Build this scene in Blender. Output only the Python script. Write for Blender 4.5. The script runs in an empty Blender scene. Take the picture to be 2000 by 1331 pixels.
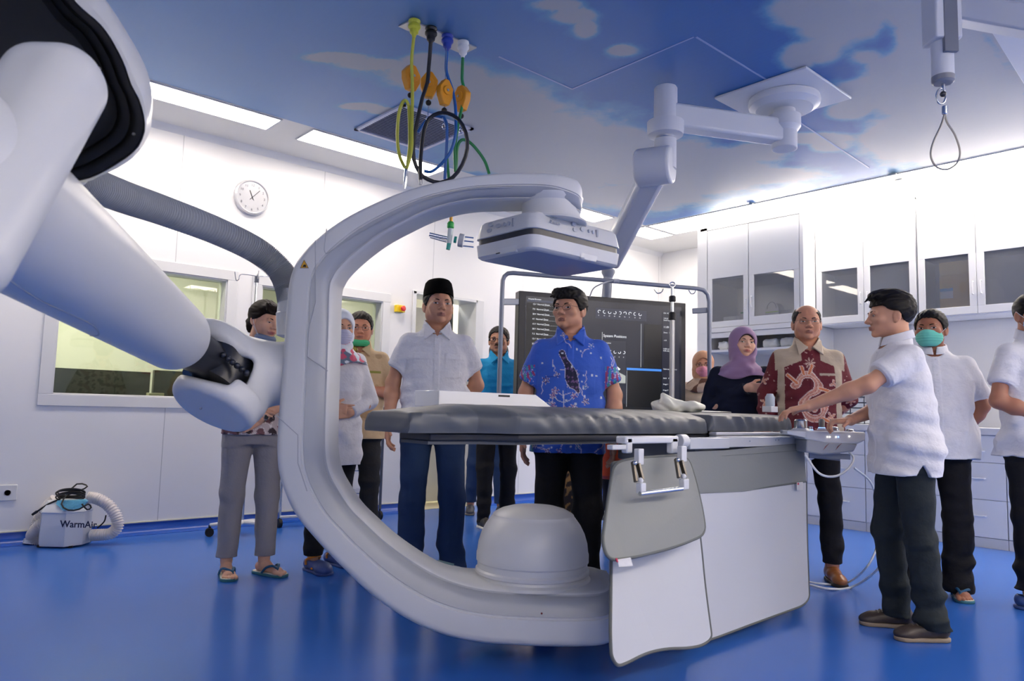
import bpy, math, random
import numpy as np
from mathutils import Vector, Matrix

PEOPLE = True
S = bpy.context.scene
COL = S.collection
rng = np.random.RandomState(7)

# ---------------------------------------------------------------- camera
FPX = 1447.6                       # focal length in pixels of the 2000 px wide frame
EYE = np.array([0.0, 0.0, 1.02])
YAW, PITCH, ROLL = 0.84313879, 0.09426872, 0.02585487
_F0 = np.array([math.cos(YAW), math.sin(YAW), 0.0])
_R0 = np.array([math.sin(YAW), -math.cos(YAW), 0.0])
_U0 = np.array([0, 0, 1.0])
FW = _F0 * math.cos(PITCH) + _U0 * math.sin(PITCH)
_U = -_F0 * math.sin(PITCH) + _U0 * math.cos(PITCH)
RT = _R0 * math.cos(ROLL) + _U * math.sin(ROLL)
UP = -_R0 * math.sin(ROLL) + _U * math.cos(ROLL)
cd = bpy.data.cameras.new('camera')
cd.sensor_width = 36.0
cd.lens = 36.0 * FPX / 2000.0
cd.clip_start = 0.05
cam = bpy.data.objects.new('camera', cd)
COL.objects.link(cam)
cam.matrix_world = Matrix(((RT[0], UP[0], -FW[0], EYE[0]), (RT[1], UP[1], -FW[1], EYE[1]),
                           (RT[2], UP[2], -FW[2], EYE[2]), (0, 0, 0, 1)))
cd.dof.use_dof = True
cd.dof.focus_distance = 4.2
cd.dof.aperture_fstop = 4.0
S.camera = cam

# ---------------------------------------------------------------- world, view
w = bpy.data.worlds.new('world'); S.world = w; w.use_nodes = True
w.node_tree.nodes['Background'].inputs[0].default_value = (0.8, 0.87, 1.0, 1)
w.node_tree.nodes['Background'].inputs[1].default_value = 0.05
S.view_settings.view_transform = 'Standard'
S.view_settings.look = 'None'
S.view_settings.gamma = 1.0
S.view_settings.exposure = 0.5
LAMP = 15.0                        # strength of the ceiling panels

# ---------------------------------------------------------------- picture geometry helpers
def ray(x, y): return FW + RT * (x - 1000) / FPX - UP * (y - 665.5) / FPX
def onz(x, y, z=0.0):
    d = ray(x, y); return EYE + d * (z - EYE[2]) / d[2]
def onx(x, y, X):
    d = ray(x, y); return EYE + d * X / d[0]
def ony(x, y, Y):
    d = ray(x, y); return EYE + d * Y / d[1]
def ond(x, y, D):                  # at horizontal distance D ahead of the viewpoint
    d = ray(x, y); return EYE + d * D / (d @ _F0)

# ---------------------------------------------------------------- materials
def lin(c):
    c = np.array(c, float) / 255.0
    return tuple(np.where(c <= 0.04045, c / 12.92, ((c + 0.055) / 1.055) ** 2.4)) + (1.0,)
MATS = {}
def mat(name, rgb=(200, 200, 200), rough=0.5, metal=0.0, bump=0.0, bscale=60.0, emis=None, es=0.0, alpha=None,
        coat=0.0, bdist=.004, vcol=False, spec=0.5, var=0.0, trans=0.0, stretch=None, sss=0.0, sheen=0.0):
    if name in MATS: return MATS[name]
    m = bpy.data.materials.new(name); m.use_nodes = True
    nt = m.node_tree; b = nt.nodes['Principled BSDF']
    col = lin(rgb)
    b.inputs['Base Color'].default_value = col
    b.inputs['Roughness'].default_value = rough
    b.inputs['Metallic'].default_value = metal
    b.inputs['Specular IOR Level'].default_value = spec
    b.inputs['Coat Weight'].default_value = coat
    b.inputs['Coat Roughness'].default_value = 0.15
    if trans: b.inputs['Transmission Weight'].default_value = trans
    if sheen: b.inputs['Sheen Weight'].default_value = sheen
    if sss:
        b.inputs['Subsurface Weight'].default_value = sss
        b.inputs['Subsurface Radius'].default_value = (0.012, 0.005, 0.003)
        b.inputs['Subsurface Scale'].default_value = 1.0
    if alpha is not None: b.inputs['Alpha'].default_value = alpha
    if emis:
        b.inputs['Emission Color'].default_value = lin(emis); b.inputs['Emission Strength'].default_value = es
    tc = nt.nodes.new('ShaderNodeTexCoord')
    src = tc.outputs['Object']
    if stretch:
        mp = nt.nodes.new('ShaderNodeMapping'); mp.inputs['Scale'].default_value = stretch
        nt.links.new(src, mp.inputs['Vector']); src = mp.outputs['Vector']
    base = None
    if vcol:
        a = nt.nodes.new('ShaderNodeVertexColor'); a.layer_name = 'Col'; base = a.outputs['Color']
        nt.links.new(base, b.inputs['Base Color'])
    if bump or var:
        n = nt.nodes.new('ShaderNodeTexNoise'); n.inputs['Scale'].default_value = bscale
        n.inputs['Detail'].default_value = 4
        nt.links.new(src, n.inputs['Vector'])
        if bump:
            bp = nt.nodes.new('ShaderNodeBump'); bp.inputs['Strength'].default_value = bump
            bp.inputs['Distance'].default_value = bdist
            nt.links.new(n.outputs['Fac'], bp.inputs['Height'])
            nt.links.new(bp.outputs['Normal'], b.inputs['Normal'])
        if var:
            mx = nt.nodes.new('ShaderNodeMixRGB'); mx.blend_type = 'MULTIPLY'
            mr = nt.nodes.new('ShaderNodeMapRange')
            mr.inputs['From Min'].default_value = 0.3; mr.inputs['From Max'].default_value = 0.7
            mr.inputs['To Min'].default_value = 1 - var; mr.inputs['To Max'].default_value = 1.0
            nt.links.new(n.outputs['Fac'], mr.inputs['Value'])
            mx.inputs['Fac'].default_value = 1.0
            if base is not None: nt.links.new(base, mx.inputs['Color1'])
            else: mx.inputs['Color1'].default_value = col
            nt.links.new(mr.outputs['Result'], mx.inputs['Color2'])
            nt.links.new(mx.outputs['Color'], b.inputs['Base Color'])
    MATS[name] = m
    return m

WHITE = mat('white_lacquer', (218, 220, 224), 0.32, bump=0.02, bscale=300, coat=0.15)
SHELL = mat('machine_shell', (208, 210, 214), 0.34, bump=0.015, bscale=200)
SHELL2 = mat('machine_silver', (168, 172, 180), 0.35, bump=0.015, bscale=200)
PANEL = mat('white_panel', (232, 233, 236), 0.35, bump=0.02, bscale=40)
CAB = mat('cabinet_white', (228, 230, 234), 0.4, bump=0.02, bscale=90)
DARK = mat('dark_plastic', (26, 29, 36), 0.35, bump=0.03, bscale=200)
BLACK = mat('black_rubber', (14, 14, 16), 0.6, bump=0.05, bscale=200)
CHROME = mat('chrome', (215, 218, 222), 0.18, metal=1.0, bump=0.01)
STEEL = mat('brushed_steel', (190, 192, 196), 0.35, metal=0.9, bump=0.03, stretch=(4, 40, 40))
GREYM = mat('grey_metal', (140, 147, 162), 0.38, metal=0.25, bump=0.01)
GREYP = mat('grey_pad', (84, 89, 96), 0.42, bump=0.12, bscale=35, stretch=(1, 1, .25))
GREYF = mat('grey_vinyl', (128, 132, 133), 0.5, bump=0.08, bscale=70)
GREYD = mat('grey_edge', (98, 102, 100), 0.6, bump=0.05)
WVINYL = mat('white_vinyl', (202, 205, 212), 0.42, bump=0.04, bscale=25)
GLASS = mat('window_glass', (235, 245, 240), 0.02, alpha=0.13, spec=0.8)
LIT = mat('lamp_panel', (255, 255, 255), 0.5, emis=(255, 241, 224), es=LAMP)

# ---------------------------------------------------------------- objects
def tag(o, label=None, cat=None, group=None, kind=None):
    if label: o['label'] = label
    if cat: o['category'] = cat
    if group: o['group'] = group
    if kind: o['kind'] = kind
    return o
def thing(name, label, cat, loc=(0, 0, 0), rz=0.0, group=None):
    o = bpy.data.objects.new(name, None); COL.objects.link(o)
    o.location = loc; o.rotation_euler = (0, 0, rz); o.empty_display_size = 0.1
    bpy.context.view_layer.update()
    return tag(o, label, cat, group)
def origin(o):                     # translation of a parent chain
    v = np.zeros(3)
    while o is not None:
        v += np.array(o.location); o = o.parent
    return v
def mesh_np(name, V, Fq, mats, parent=None, smooth=True, world=True, col=None, midx=None, bevel=0, bseg=2, sub=0, angle=None):
    """V (n,3), Fq list of faces or (m,4) array"""
    me = bpy.data.meshes.new(name)
    V = np.asarray(V, np.float32)
    off = np.zeros(3)
    if parent is None:
        if world and len(V):
            off = np.array([(V[:, 0].min() + V[:, 0].max()) / 2, (V[:, 1].min() + V[:, 1].max()) / 2, V[:, 2].min()])
    elif world: off = origin(parent)
    V = V - off.astype(np.float32) if (parent is None or world) else V
    if isinstance(Fq, np.ndarray):
        k = Fq.shape[1]
        me.vertices.add(len(V)); me.vertices.foreach_set('co', V.ravel())
        me.loops.add(Fq.size); me.loops.foreach_set('vertex_index', Fq.astype(np.int32).ravel())
        me.polygons.add(len(Fq)); me.polygons.foreach_set('loop_start', np.arange(0, Fq.size, k, dtype=np.int32))
        me.update(calc_edges=True)
    else:
        me.from_pydata([tuple(map(float, v)) for v in V], [], [tuple(f) for f in Fq])
    me.validate()
    if not isinstance(mats, (list, tuple)): mats = [mats]
    for m in mats: me.materials.append(m)
    n = len(me.polygons)
    if midx is not None and len(midx) == n: me.polygons.foreach_set('material_index', np.asarray(midx, np.int32))
    me.polygons.foreach_set('use_smooth', np.full(n, bool(smooth)))
    if col is not None:
        a = me.color_attributes.new('Col', 'FLOAT_COLOR', 'POINT')
        c = np.ones((len(V), 4), np.float32); c[:, :3] = col
        a.data.foreach_set('color', c.ravel())
    if smooth and angle: me.set_sharp_from_angle(angle=math.radians(angle))
    o = bpy.data.objects.new(name, me); COL.objects.link(o)
    if parent is None: o.location = off
    else: o.parent = parent
    if bevel:
        md = o.modifiers.new('bevel', 'BEVEL'); md.width = bevel; md.segments = bseg; md.limit_method = 'ANGLE'
        md.angle_limit = math.radians(35); md.harden_normals = False
    if sub:
        md = o.modifiers.new('sub', 'SUBSURF'); md.levels = sub; md.render_levels = sub
    return o

def frame(d, up=(0, 0, 1)):
    d = np.array(d, float); d /= np.linalg.norm(d)
    u = np.array(up, float)
    if abs(d @ u) > 0.97 * np.linalg.norm(u): u = np.array([1.0, 0, 0]) if abs(d[0]) < 0.9 else np.array([0, 1.0, 0])
    a = np.cross(u, d); a /= np.linalg.norm(a)
    b = np.cross(d, a)
    return a, b, d

class MB:
    """collects solids; .build() links them as ONE mesh object"""
    def __init__(s): s.V = []; s.F = []; s.M = []; s.n = 0
    def add(s, V, F, m=0):
        V = np.asarray(V, float); s.V.append(V); s.F += [tuple(i + s.n for i in f) for f in F]
        s.M += [m] * len(F); s.n += len(V); return s
    def box(s, lo, hi, m=0):
        x0, y0, z0 = lo; x1, y1, z1 = hi
        V = [(x0, y0, z0), (x1, y0, z0), (x1, y1, z0), (x0, y1, z0), (x0, y0, z1), (x1, y0, z1), (x1, y1, z1), (x0, y1, z1)]
        return s.add(V, [(0, 3, 2, 1), (4, 5, 6, 7), (0, 1, 5, 4), (1, 2, 6, 5), (2, 3, 7, 6), (3, 0, 4, 7)], m)
    def obox(s, c, ax, ay, az, m=0):       # centre and three half-axis vectors
        c, ax, ay, az = map(lambda q: np.array(q, float), (c, ax, ay, az))
        V = [c + i * ax + j * ay + k * az for k in (-1, 1) for (i, j) in ((-1, -1), (1, -1), (1, 1), (-1, 1))]
        F = [(0, 3, 2, 1), (4, 5, 6, 7), (0, 1, 5, 4), (1, 2, 6, 5), (2, 3, 7, 6), (3, 0, 4, 7)]
        if np.dot(np.cross(ax, ay), az) < 0: F = [f[::-1] for f in F]
        return s.add(V, F, m)
    def bar(s, p, q, w, h, up=(0, 0, 1), m=0):
        p = np.array(p, float); q = np.array(q, float); a, b, d = frame(q - p, up)
        return s.obox((p + q) / 2, a * w / 2, b * h / 2, (q - p) / 2, m)
    def tube(s, pts, r, seg=12, cap=True, m=0, closed=False, ribs=0):
        P = np.array(pts, float); n = len(P)
        R = np.full(n, r, float) if np.isscalar(r) else np.array(r, float)
        T = np.gradient(P, axis=0) if not closed else np.roll(P, -1, 0) - np.roll(P, 1, 0)
        T /= np.linalg.norm(T, axis=1)[:, None] + 1e-9
        a, b, _ = frame(T[0]); V = []
        for i in range(n):
            a = a - T[i] * (a @ T[i]); a /= np.linalg.norm(a) + 1e-9; b = np.cross(T[i], a)
            for k in range(seg):
                t = 2 * math.pi * k / seg
                V.append(P[i] + R[i] * (math.cos(t) * a + math.sin(t) * b))
        F = []
        for i in range(n if closed else n - 1):
            j = (i + 1) % n
            for k in range(seg):
                l = (k + 1) % seg; F.append((i * seg + k, i * seg + l, j * seg + l, j * seg + k))
        if cap and not closed:
            F.append(tuple(range(seg))[::-1]); F.append(tuple((n - 1) * seg + k for k in range(seg)))
        return s.add(V, F, m)
    def cyl(s, p, q, r0, r1=None, seg=28, m=0):
        return s.tube([p, q], [r0, r0 if r1 is None else r1], seg, m=m)
    def lathe(s, c, prof, axis=(0, 0, 1), seg=48, m=0):
        """prof: list of (radius, height along axis)"""
        a, b, d = frame(axis); c = np.array(c, float); V = []; n = len(prof)
        for r, h in prof:
            for k in range(seg):
                t = 2 * math.pi * k / seg
                V.append(c + d * h + max(r, 1e-4) * (math.cos(t) * a + math.sin(t) * b))
        F = []
        for i in range(n - 1):
            for k in range(seg):
                l = (k + 1) % seg; F.append((i * seg + k, i * seg + l, (i + 1) * seg + l, (i + 1) * seg + k))
        F.append(tuple(range(seg))[::-1]); F.append(tuple((n - 1) * seg + k for k in range(seg)))
        return s.add(V, F, m)
    def prism(s, pts, vec, m=0):
        """closed polygon (list of 3D points) extruded by vec"""
        P = np.array(pts, float); n = len(P); V = np.vstack([P, P + np.array(vec, float)])
        nn = np.zeros(3)
        for i in range(n): nn += np.cross(P[i], P[(i + 1) % n])
        F = [tuple(range(n))[::-1], tuple(range(n, 2 * n))] + [(i, (i + 1) % n, n + (i + 1) % n, n + i) for i in range(n)]
        if nn @ np.array(vec) < 0: F = [f[::-1] for f in F]
        return s.add(V, F, m)
    def sphere(s, c, r, seg=16, m=0):
        r = np.array([r] * 3 if np.isscalar(r) else r, float); V = []; F = []; h = seg // 2
        for i in range(h + 1):
            p = math.pi * i / h
            for k in range(seg):
                t = 2 * math.pi * k / seg
                V.append(np.array(c) + r * np.array([math.sin(p) * math.cos(t), math.sin(p) * math.sin(t), math.cos(p)]))
        for i in range(h):
            for k in range(seg):
                l = (k + 1) % seg; F.append((i * seg + k, (i + 1) * seg + k, (i + 1) * seg + l, i * seg + l))
        return s.add(V, F, m)
    def grid(s, G, thick=0.0, nrm=None, m=0):
        """G (a,b,3) points; thickness along the local normal"""
        G = np.asarray(G, float); a, b = G.shape[:2]
        if thick:
            du = np.gradient(G, axis=0); dv = np.gradient(G, axis=1); N = np.cross(du, dv)
            N /= np.linalg.norm(N, axis=2)[..., None] + 1e-12
            G2 = G - N * thick
            V = np.vstack([G.reshape(-1, 3), G2.reshape(-1, 3)]); o = a * b; F = []
            for i in range(a - 1):
                for j in range(b - 1):
                    q = (i * b + j, (i + 1) * b + j, (i + 1) * b + j + 1, i * b + j + 1)
                    F.append(q); F.append(tuple(k + o for k in q[::-1]))
            edge = [(i, 0) for i in range(a)] + [(a - 1, j) for j in range(1, b)] + [(i, b - 1) for i in range(a - 2, -1, -1)] + [(0, j) for j in range(b - 2, 0, -1)]
            ids = [i * b + j for i, j in edge]
            for k in range(len(ids)):
                p, q = ids[k], ids[(k + 1) % len(ids)]; F.append((q, p, p + o, q + o))
            return s.add(V, F, m)
        F = [(i * b + j, (i + 1) * b + j, (i + 1) * b + j + 1, i * b + j + 1) for i in range(a - 1) for j in range(b - 1)]
        return s.add(G.reshape(-1, 3), F, m)
    def build(s, name, mats, parent=None, smooth=False, bevel=0, bseg=2, angle=40, world=True, **k):
        V = np.vstack(s.V) if s.V else np.zeros((0, 3))
        return mesh_np(name, V, s.F, mats, parent, smooth or bevel > 0, world=world, midx=s.M, bevel=bevel, bseg=bseg, angle=angle if (smooth or bevel) else None, **k)

def spline(pts, n=40, closed=False):
    """Catmull-Rom through points"""
    P = np.array(pts, float); m = len(P); out = []
    segs = m if closed else m - 1
    for i in range(segs):
        if closed: p0, p1, p2, p3 = P[(i - 1) % m], P[i], P[(i + 1) % m], P[(i + 2) % m]
        else:
            p1, p2 = P[i], P[i + 1]; p0 = P[i - 1] if i > 0 else 2 * p1 - p2; p3 = P[i + 2] if i + 2 < m else 2 * p2 - p1
        k = max(2, n // segs)
        for t in np.linspace(0, 1, k, endpoint=False):
            out.append(0.5 * ((2 * p1) + (-p0 + p2) * t + (2 * p0 - 5 * p1 + 4 * p2 - p3) * t * t + (-p0 + 3 * p1 - 3 * p2 + p3) * t ** 3))
    if not closed: out.append(P[-1])
    return np.array(out)

# ---------------------------------------------------------------- distance fields
def _len(x, y, z): return np.sqrt(x * x + y * y + z * z)
class Field:
    def __init__(s, lo, hi, h):
        s.h = h; s.lo = np.array(lo, float) - 3 * h
        s.n = np.ceil((np.array(hi, float) + 3 * h - s.lo) / h).astype(int) + 1
        s.D = np.full(s.n, 9.0, np.float32)
    def win(s, lo, hi):
        a = np.clip(np.floor((np.array(lo) - s.lo) / s.h).astype(int), 0, s.n)
        b = np.clip(np.ceil((np.array(hi) - s.lo) / s.h).astype(int) + 1, 0, s.n)
        if (b <= a).any(): return None
        sl = tuple(slice(int(p), int(q)) for p, q in zip(a, b))
        ax = [s.lo[i] + s.h * np.arange(a[i], b[i], dtype=np.float32) for i in range(3)]
        return sl, ax[0][:, None, None], ax[1][None, :, None], ax[2][None, None, :]
    def put(s, fn, lo, hi, k=0.0, sub=False):
        mg = k + 2.5 * s.h
        w_ = s.win(np.array(lo) - mg, np.array(hi) + mg)
        if w_ is None: return s
        sl, x, y, z = w_
        d = fn(x, y, z).astype(np.float32); A = s.D[sl]
        if sub:
            d = -d
            if k > 0:
                t = np.clip(0.5 - 0.5 * (A - d) / k, 0, 1); s.D[sl] = A * (1 - t) + d * t + k * t * (1 - t)
            else: s.D[sl] = np.maximum(A, d)
        else:
            if k > 0:
                t = np.clip(0.5 + 0.5 * (A - d) / k, 0, 1); s.D[sl] = A * (1 - t) + d * t - k * t * (1 - t)
            else: s.D[sl] = np.minimum(A, d)
        return s
    def cap(s, p, q, r0, r1=None, k=0.0, sub=False, cut=None):
        p = np.array(p, float); q = np.array(q, float); r1 = r0 if r1 is None else r1
        v = q - p; L = float(v @ v) + 1e-12
        def fn(x, y, z):
            t = ((x - p[0]) * v[0] + (y - p[1]) * v[1] + (z - p[2]) * v[2]) / L
            tc = np.clip(t, 0, 1)
            d = _len(x - p[0] - tc * v[0], y - p[1] - tc * v[1], z - p[2] - tc * v[2]) - (r0 + (r1 - r0) * tc)
            if cut is not None: d = np.maximum(d, (t - cut) * math.sqrt(L))
            return d
        R = max(r0, r1)
        return s.put(fn, np.minimum(p, q) - R, np.maximum(p, q) + R, k, sub)
    def ell(s, c, r, k=0.0, sub=False, M=None):
        c = np.array(c, float); r = np.array(r, float); mn = r.min(); R = r.max() if M is not None else r
        def fn(x, y, z):
            X, Y, Z = x - c[0], y - c[1], z - c[2]
            if M is not None:
                X, Y, Z = (M[0][0] * X + M[0][1] * Y + M[0][2] * Z, M[1][0] * X + M[1][1] * Y + M[1][2] * Z, M[2][0] * X + M[2][1] * Y + M[2][2] * Z)
            k0 = _len(X / r[0], Y / r[1], Z / r[2]); k1 = _len(X / r[0] ** 2, Y / r[1] ** 2, Z / r[2] ** 2)
            return k0 * (k0 - 1) / (k1 + 1e-6)
        return s.put(fn, c - R, c + R, k, sub)
    def rbox(s, c, hs, rr, k=0.0, sub=False, M=None):
        c = np.array(c, float); hs = np.array(hs, float); R = np.linalg.norm(hs) if M is not None else hs
        def fn(x, y, z):
            X, Y, Z = x - c[0], y - c[1], z - c[2]
            if M is not None:
                X, Y, Z = (M[0][0] * X + M[0][1] * Y + M[0][2] * Z, M[1][0] * X + M[1][1] * Y + M[1][2] * Z, M[2][0] * X + M[2][1] * Y + M[2][2] * Z)
            a, b, e = np.abs(X) - hs[0] + rr, np.abs(Y) - hs[1] + rr, np.abs(Z) - hs[2] + rr
            return _len(np.maximum(a, 0), np.maximum(b, 0), np.maximum(e, 0)) + np.minimum(np.maximum(a, np.maximum(b, e)), 0) - rr
        return s.put(fn, c - R, c + R, k, sub)
    def disc(s, c, axis, r, half, rr, k=0.0, sub=False):
        """cylinder with rounded rim"""
        c = np.array(c, float); a = np.array(axis, float); a /= np.linalg.norm(a); R = math.hypot(r, half)
        def fn(x, y, z):
            X, Y, Z = x - c[0], y - c[1], z - c[2]; t = X * a[0] + Y * a[1] + Z * a[2]
            q = np.sqrt(np.maximum(X * X + Y * Y + Z * Z - t * t, 0)) - r + rr; e = np.abs(t) - half + rr
            return np.sqrt(np.maximum(q, 0) ** 2 + np.maximum(e, 0) ** 2) + np.minimum(np.maximum(q, e), 0) - rr
        return s.put(fn, c - R, c + R, k, sub)
    def loft(s, st, k=0.0, sub=False, zlo=None, zhi=None, p=2.0):
        """stations (z, cx, cy, rx, ry)"""
        st = np.array(st, float); st = st[np.argsort(st[:, 0])]
        zlo = st[0, 0] if zlo is None else zlo; zhi = st[-1, 0] if zhi is None else zhi
        def fn(x, y, z):
            g = [np.interp(z.ravel(), st[:, 0], st[:, i]).astype(np.float32)[None, None, :] for i in (1, 2, 3, 4)]
            X, Y = np.abs(x - g[0]) / g[2], np.abs(y - g[1]) / g[3]
            q = (X ** p + Y ** p) ** (1 / p)
            d = (q - 1) * np.minimum(g[2], g[3]) * 0.95
            return np.maximum(d, np.maximum(zlo - z, z - zhi))
        lo = [(st[:, 1] - st[:, 3]).min(), (st[:, 2] - st[:, 4]).min(), zlo]; hi = [(st[:, 1] + st[:, 3]).max(), (st[:, 2] + st[:, 4]).max(), zhi]
        return s.put(fn, lo, hi, k, sub)
    def each(s, fn):                   # D = fn(D,x,y,z) on the whole grid
        ax = [s.lo[i] + s.h * np.arange(s.n[i], dtype=np.float32) for i in range(3)]
        s.D = fn(s.D, ax[0][:, None, None], ax[1][None, :, None], ax[2][None, None, :]).astype(np.float32); return s
    def folds(s, amp, seed=0, freq=(18, 18, 9), zs=None):
        r = np.random.RandomState(seed); W = []
        for i in range(7):
            W.append((r.normal(0, freq[0]), r.normal(0, freq[1]), r.normal(0, freq[2]), r.uniform(0, 6.28)))
        def fn(D, x, y, z):
            n = 0
            for i, (a, b, c, p) in enumerate(W):
                n = n + np.sin(a * x + b * y + c * z + p + 1.3 * np.sin(0.6 * b * x + 0.7 * a * z + i))
            n = n / 3.0; n = np.sign(n) * np.abs(n) ** 1.3
            A = amp
            if zs is not None: A = amp * np.interp(z.ravel(), [q[0] for q in zs], [q[1] for q in zs]).astype(np.float32)[None, None, :]
            return D + n * A
        return s.each(fn)
    def mesh(s):
        D = s.D; sg = D < 0; nc = np.array(D.shape) - 1; N = int(nc.prod())
        acc = [np.zeros(N) for _ in range(3)]; cnt = np.zeros(N); Q = []
        st = (nc[1] * nc[2], nc[2], 1)
        for ax in range(3):
            A = [slice(None)] * 3; B = [slice(None)] * 3; A[ax] = slice(0, -1); B[ax] = slice(1, None)
            A = tuple(A); B = tuple(B)
            idx = np.argwhere(sg[A] != sg[B])
            if not len(idx): continue
            o1, o2 = [(1, 2), (2, 0), (0, 1)][ax]
            ok = (idx[:, o1] > 0) & (idx[:, o2] > 0) & (idx[:, o1] < nc[o1]) & (idx[:, o2] < nc[o2])
            idx = idx[ok]; i0 = tuple(idx.T); e = idx.copy(); e[:, ax] += 1
            a = D[i0]; b = D[tuple(e.T)]; t = a / (a - b)
            pos = idx.astype(float); pos[:, ax] += t
            cells = []
            for (p, q) in ((0, 0), (1, 0), (1, 1), (0, 1)):
                c = idx.copy(); c[:, o1] -= p; c[:, o2] -= q
                fl = c @ np.array(st); cells.append(fl)
                for j in range(3): acc[j] += np.bincount(fl, pos[:, j], N)
                cnt += np.bincount(fl, minlength=N)
            q4 = np.stack(cells, 1); fl = ~(sg[i0]); q4[fl] = q4[fl][:, ::-1]
            Q.append(q4)
        Q = np.vstack(Q); used = np.flatnonzero(cnt); rm = np.full(N, -1); rm[used] = np.arange(len(used))
        V = np.stack([acc[j][used] / cnt[used] for j in range(3)], 1) * s.h + s.lo
        return V, rm[Q].astype(np.int32)

def join_np(parts):
    Vs, Fs, n = [], [], 0
    for V, F_ in parts: Vs.append(V); Fs.append(F_ + n); n += len(V)
    return np.vstack(Vs), np.vstack(Fs)
# ================================================================ ROOM
YW, XC, XU, XB, HC = 6.24, 7.046, 7.28, 7.68, 3.252     # left wall, cabinet fronts, upper fronts, right wall, ceiling
X0, X1, Y0 = -3.0, 8.3, -2.6

def glassmat(name, fac, tint=(255, 255, 255), pane_lift=0.0):
    m = bpy.data.materials.new(name); m.use_nodes = True; nt = m.node_tree; nt.nodes.clear()
    o = nt.nodes.new('ShaderNodeOutputMaterial'); mx = nt.nodes.new('ShaderNodeMixShader')
    t = nt.nodes.new('ShaderNodeBsdfTransparent'); g = nt.nodes.new('ShaderNodeBsdfGlossy')
    t.inputs[0].default_value = lin(tint); g.inputs['Roughness'].default_value = 0.015
    fr = nt.nodes.new('ShaderNodeFresnel'); fr.inputs['IOR'].default_value = fac
    nt.links.new(fr.outputs[0], mx.inputs[0]); nt.links.new(t.outputs[0], mx.inputs[1]); nt.links.new(g.outputs[0], mx.inputs[2])
    out = mx.outputs[0]
    if pane_lift:                           # pale diffuse mixed into the glass to brighten dark cabinet interiors
        df = nt.nodes.new('ShaderNodeBsdfDiffuse'); df.inputs[0].default_value = lin((196, 202, 214)); m2 = nt.nodes.new('ShaderNodeMixShader'); m2.inputs[0].default_value = pane_lift
        nt.links.new(out, m2.inputs[1]); nt.links.new(df.outputs[0], m2.inputs[2]); out = m2.outputs[0]
    nt.links.new(out, o.inputs[0]); return m
PANE = glassmat('cabinet_glass', 1.5, (248, 250, 252), .16); WPANE = glassmat('window_pane', 1.5, (236, 240, 226))

def floor_mat():
    m = mat('blue_epoxy', (48, 104, 194), 0.22, spec=0.5, var=.06, bscale=1.5)
    return m
fl = MB(); fl.box((X0, Y0, -0.12), (X1 + .1, 9.6, 0)); tag(fl.build('floor', floor_mat()), kind='structure')

def wall_mat():
    """white steel panels with fine vertical joints"""
    m = mat('wall_panel', (232, 233, 237), 0.38, bump=0.02, bscale=30)
    nt = m.node_tree; b = nt.nodes['Principled BSDF']
    tc = nt.nodes.new('ShaderNodeNewGeometry'); sp = nt.nodes.new('ShaderNodeSeparateXYZ'); nt.links.new(tc.outputs['Position'], sp.inputs[0])
    a = nt.nodes.new('ShaderNodeMath'); a.operation = 'ADD'; a.inputs[1].default_value = 3.2; nt.links.new(sp.outputs['X'], a.inputs[0])
    md = nt.nodes.new('ShaderNodeMath'); md.operation = 'MODULO'; md.inputs[1].default_value = 1.272; nt.links.new(a.outputs[0], md.inputs[0])
    lt = nt.nodes.new('ShaderNodeMath'); lt.operation = 'LESS_THAN'; lt.inputs[1].default_value = 0.005; nt.links.new(md.outputs[0], lt.inputs[0])
    mx = nt.nodes.new('ShaderNodeMixRGB'); mx.inputs['Color1'].default_value = lin((232, 233, 237)); mx.inputs['Color2'].default_value = lin((176, 180, 188))
    nt.links.new(lt.outputs[0], mx.inputs['Fac']); nt.links.new(mx.outputs[0], b.inputs['Base Color'])
    return m
WM = wall_mat()
def wall_y(name, y0, y1, xa, xb, za, zb, holes):
    """wall slab between y0,y1 with rectangular holes (x0,x1,z0,z1)"""
    xs = sorted({xa, xb} | {h[0] for h in holes} | {h[1] for h in holes}); zs = sorted({za, zb} | {h[2] for h in holes} | {h[3] for h in holes})
    m = MB()
    for i in range(len(xs) - 1):
        j = 0
        while j < len(zs) - 1:
            cx = (xs[i] + xs[i + 1]) / 2
            inh = lambda k: any(h[0] < cx < h[1] and h[2] < (zs[k] + zs[k + 1]) / 2 < h[3] for h in holes)
            if inh(j): j += 1; continue
            k = j
            while k + 1 < len(zs) - 1 and not inh(k + 1): k += 1
            m.box((xs[i], y0, zs[j]), (xs[i + 1], y1, zs[k + 1])); j = k + 1
    return tag(m.build(name, WM), kind='structure')
W1 = (1.101, 2.32, 1.054, 2.058); W2 = (2.62, 3.845, 1.054, 2.052); DR = (4.19, 5.03, 0.0, 2.207)
wall_y('wall_left', YW, YW + .12, X0, X1 + .1, 0, HC + .1, [W1, W2, DR])
m = MB(); m.box((XB, Y0, 0), (X1 + .1, 4.78, HC + .1)); m.box((X1, 4.78, 0), (X1 + .1, YW, HC + .1)); tag(m.build('wall_right', PANEL), kind='structure')
m = MB(); m.box((X0 - .1, Y0, 0), (X0, YW + .12, HC + .1)); tag(m.build('wall_near', PANEL), kind='structure')
m = MB(); m.box((X0 - .1, Y0 - .1, 0), (X1 + .1, Y0, HC + .1)); tag(m.build('wall_back', PANEL), kind='structure')

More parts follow.
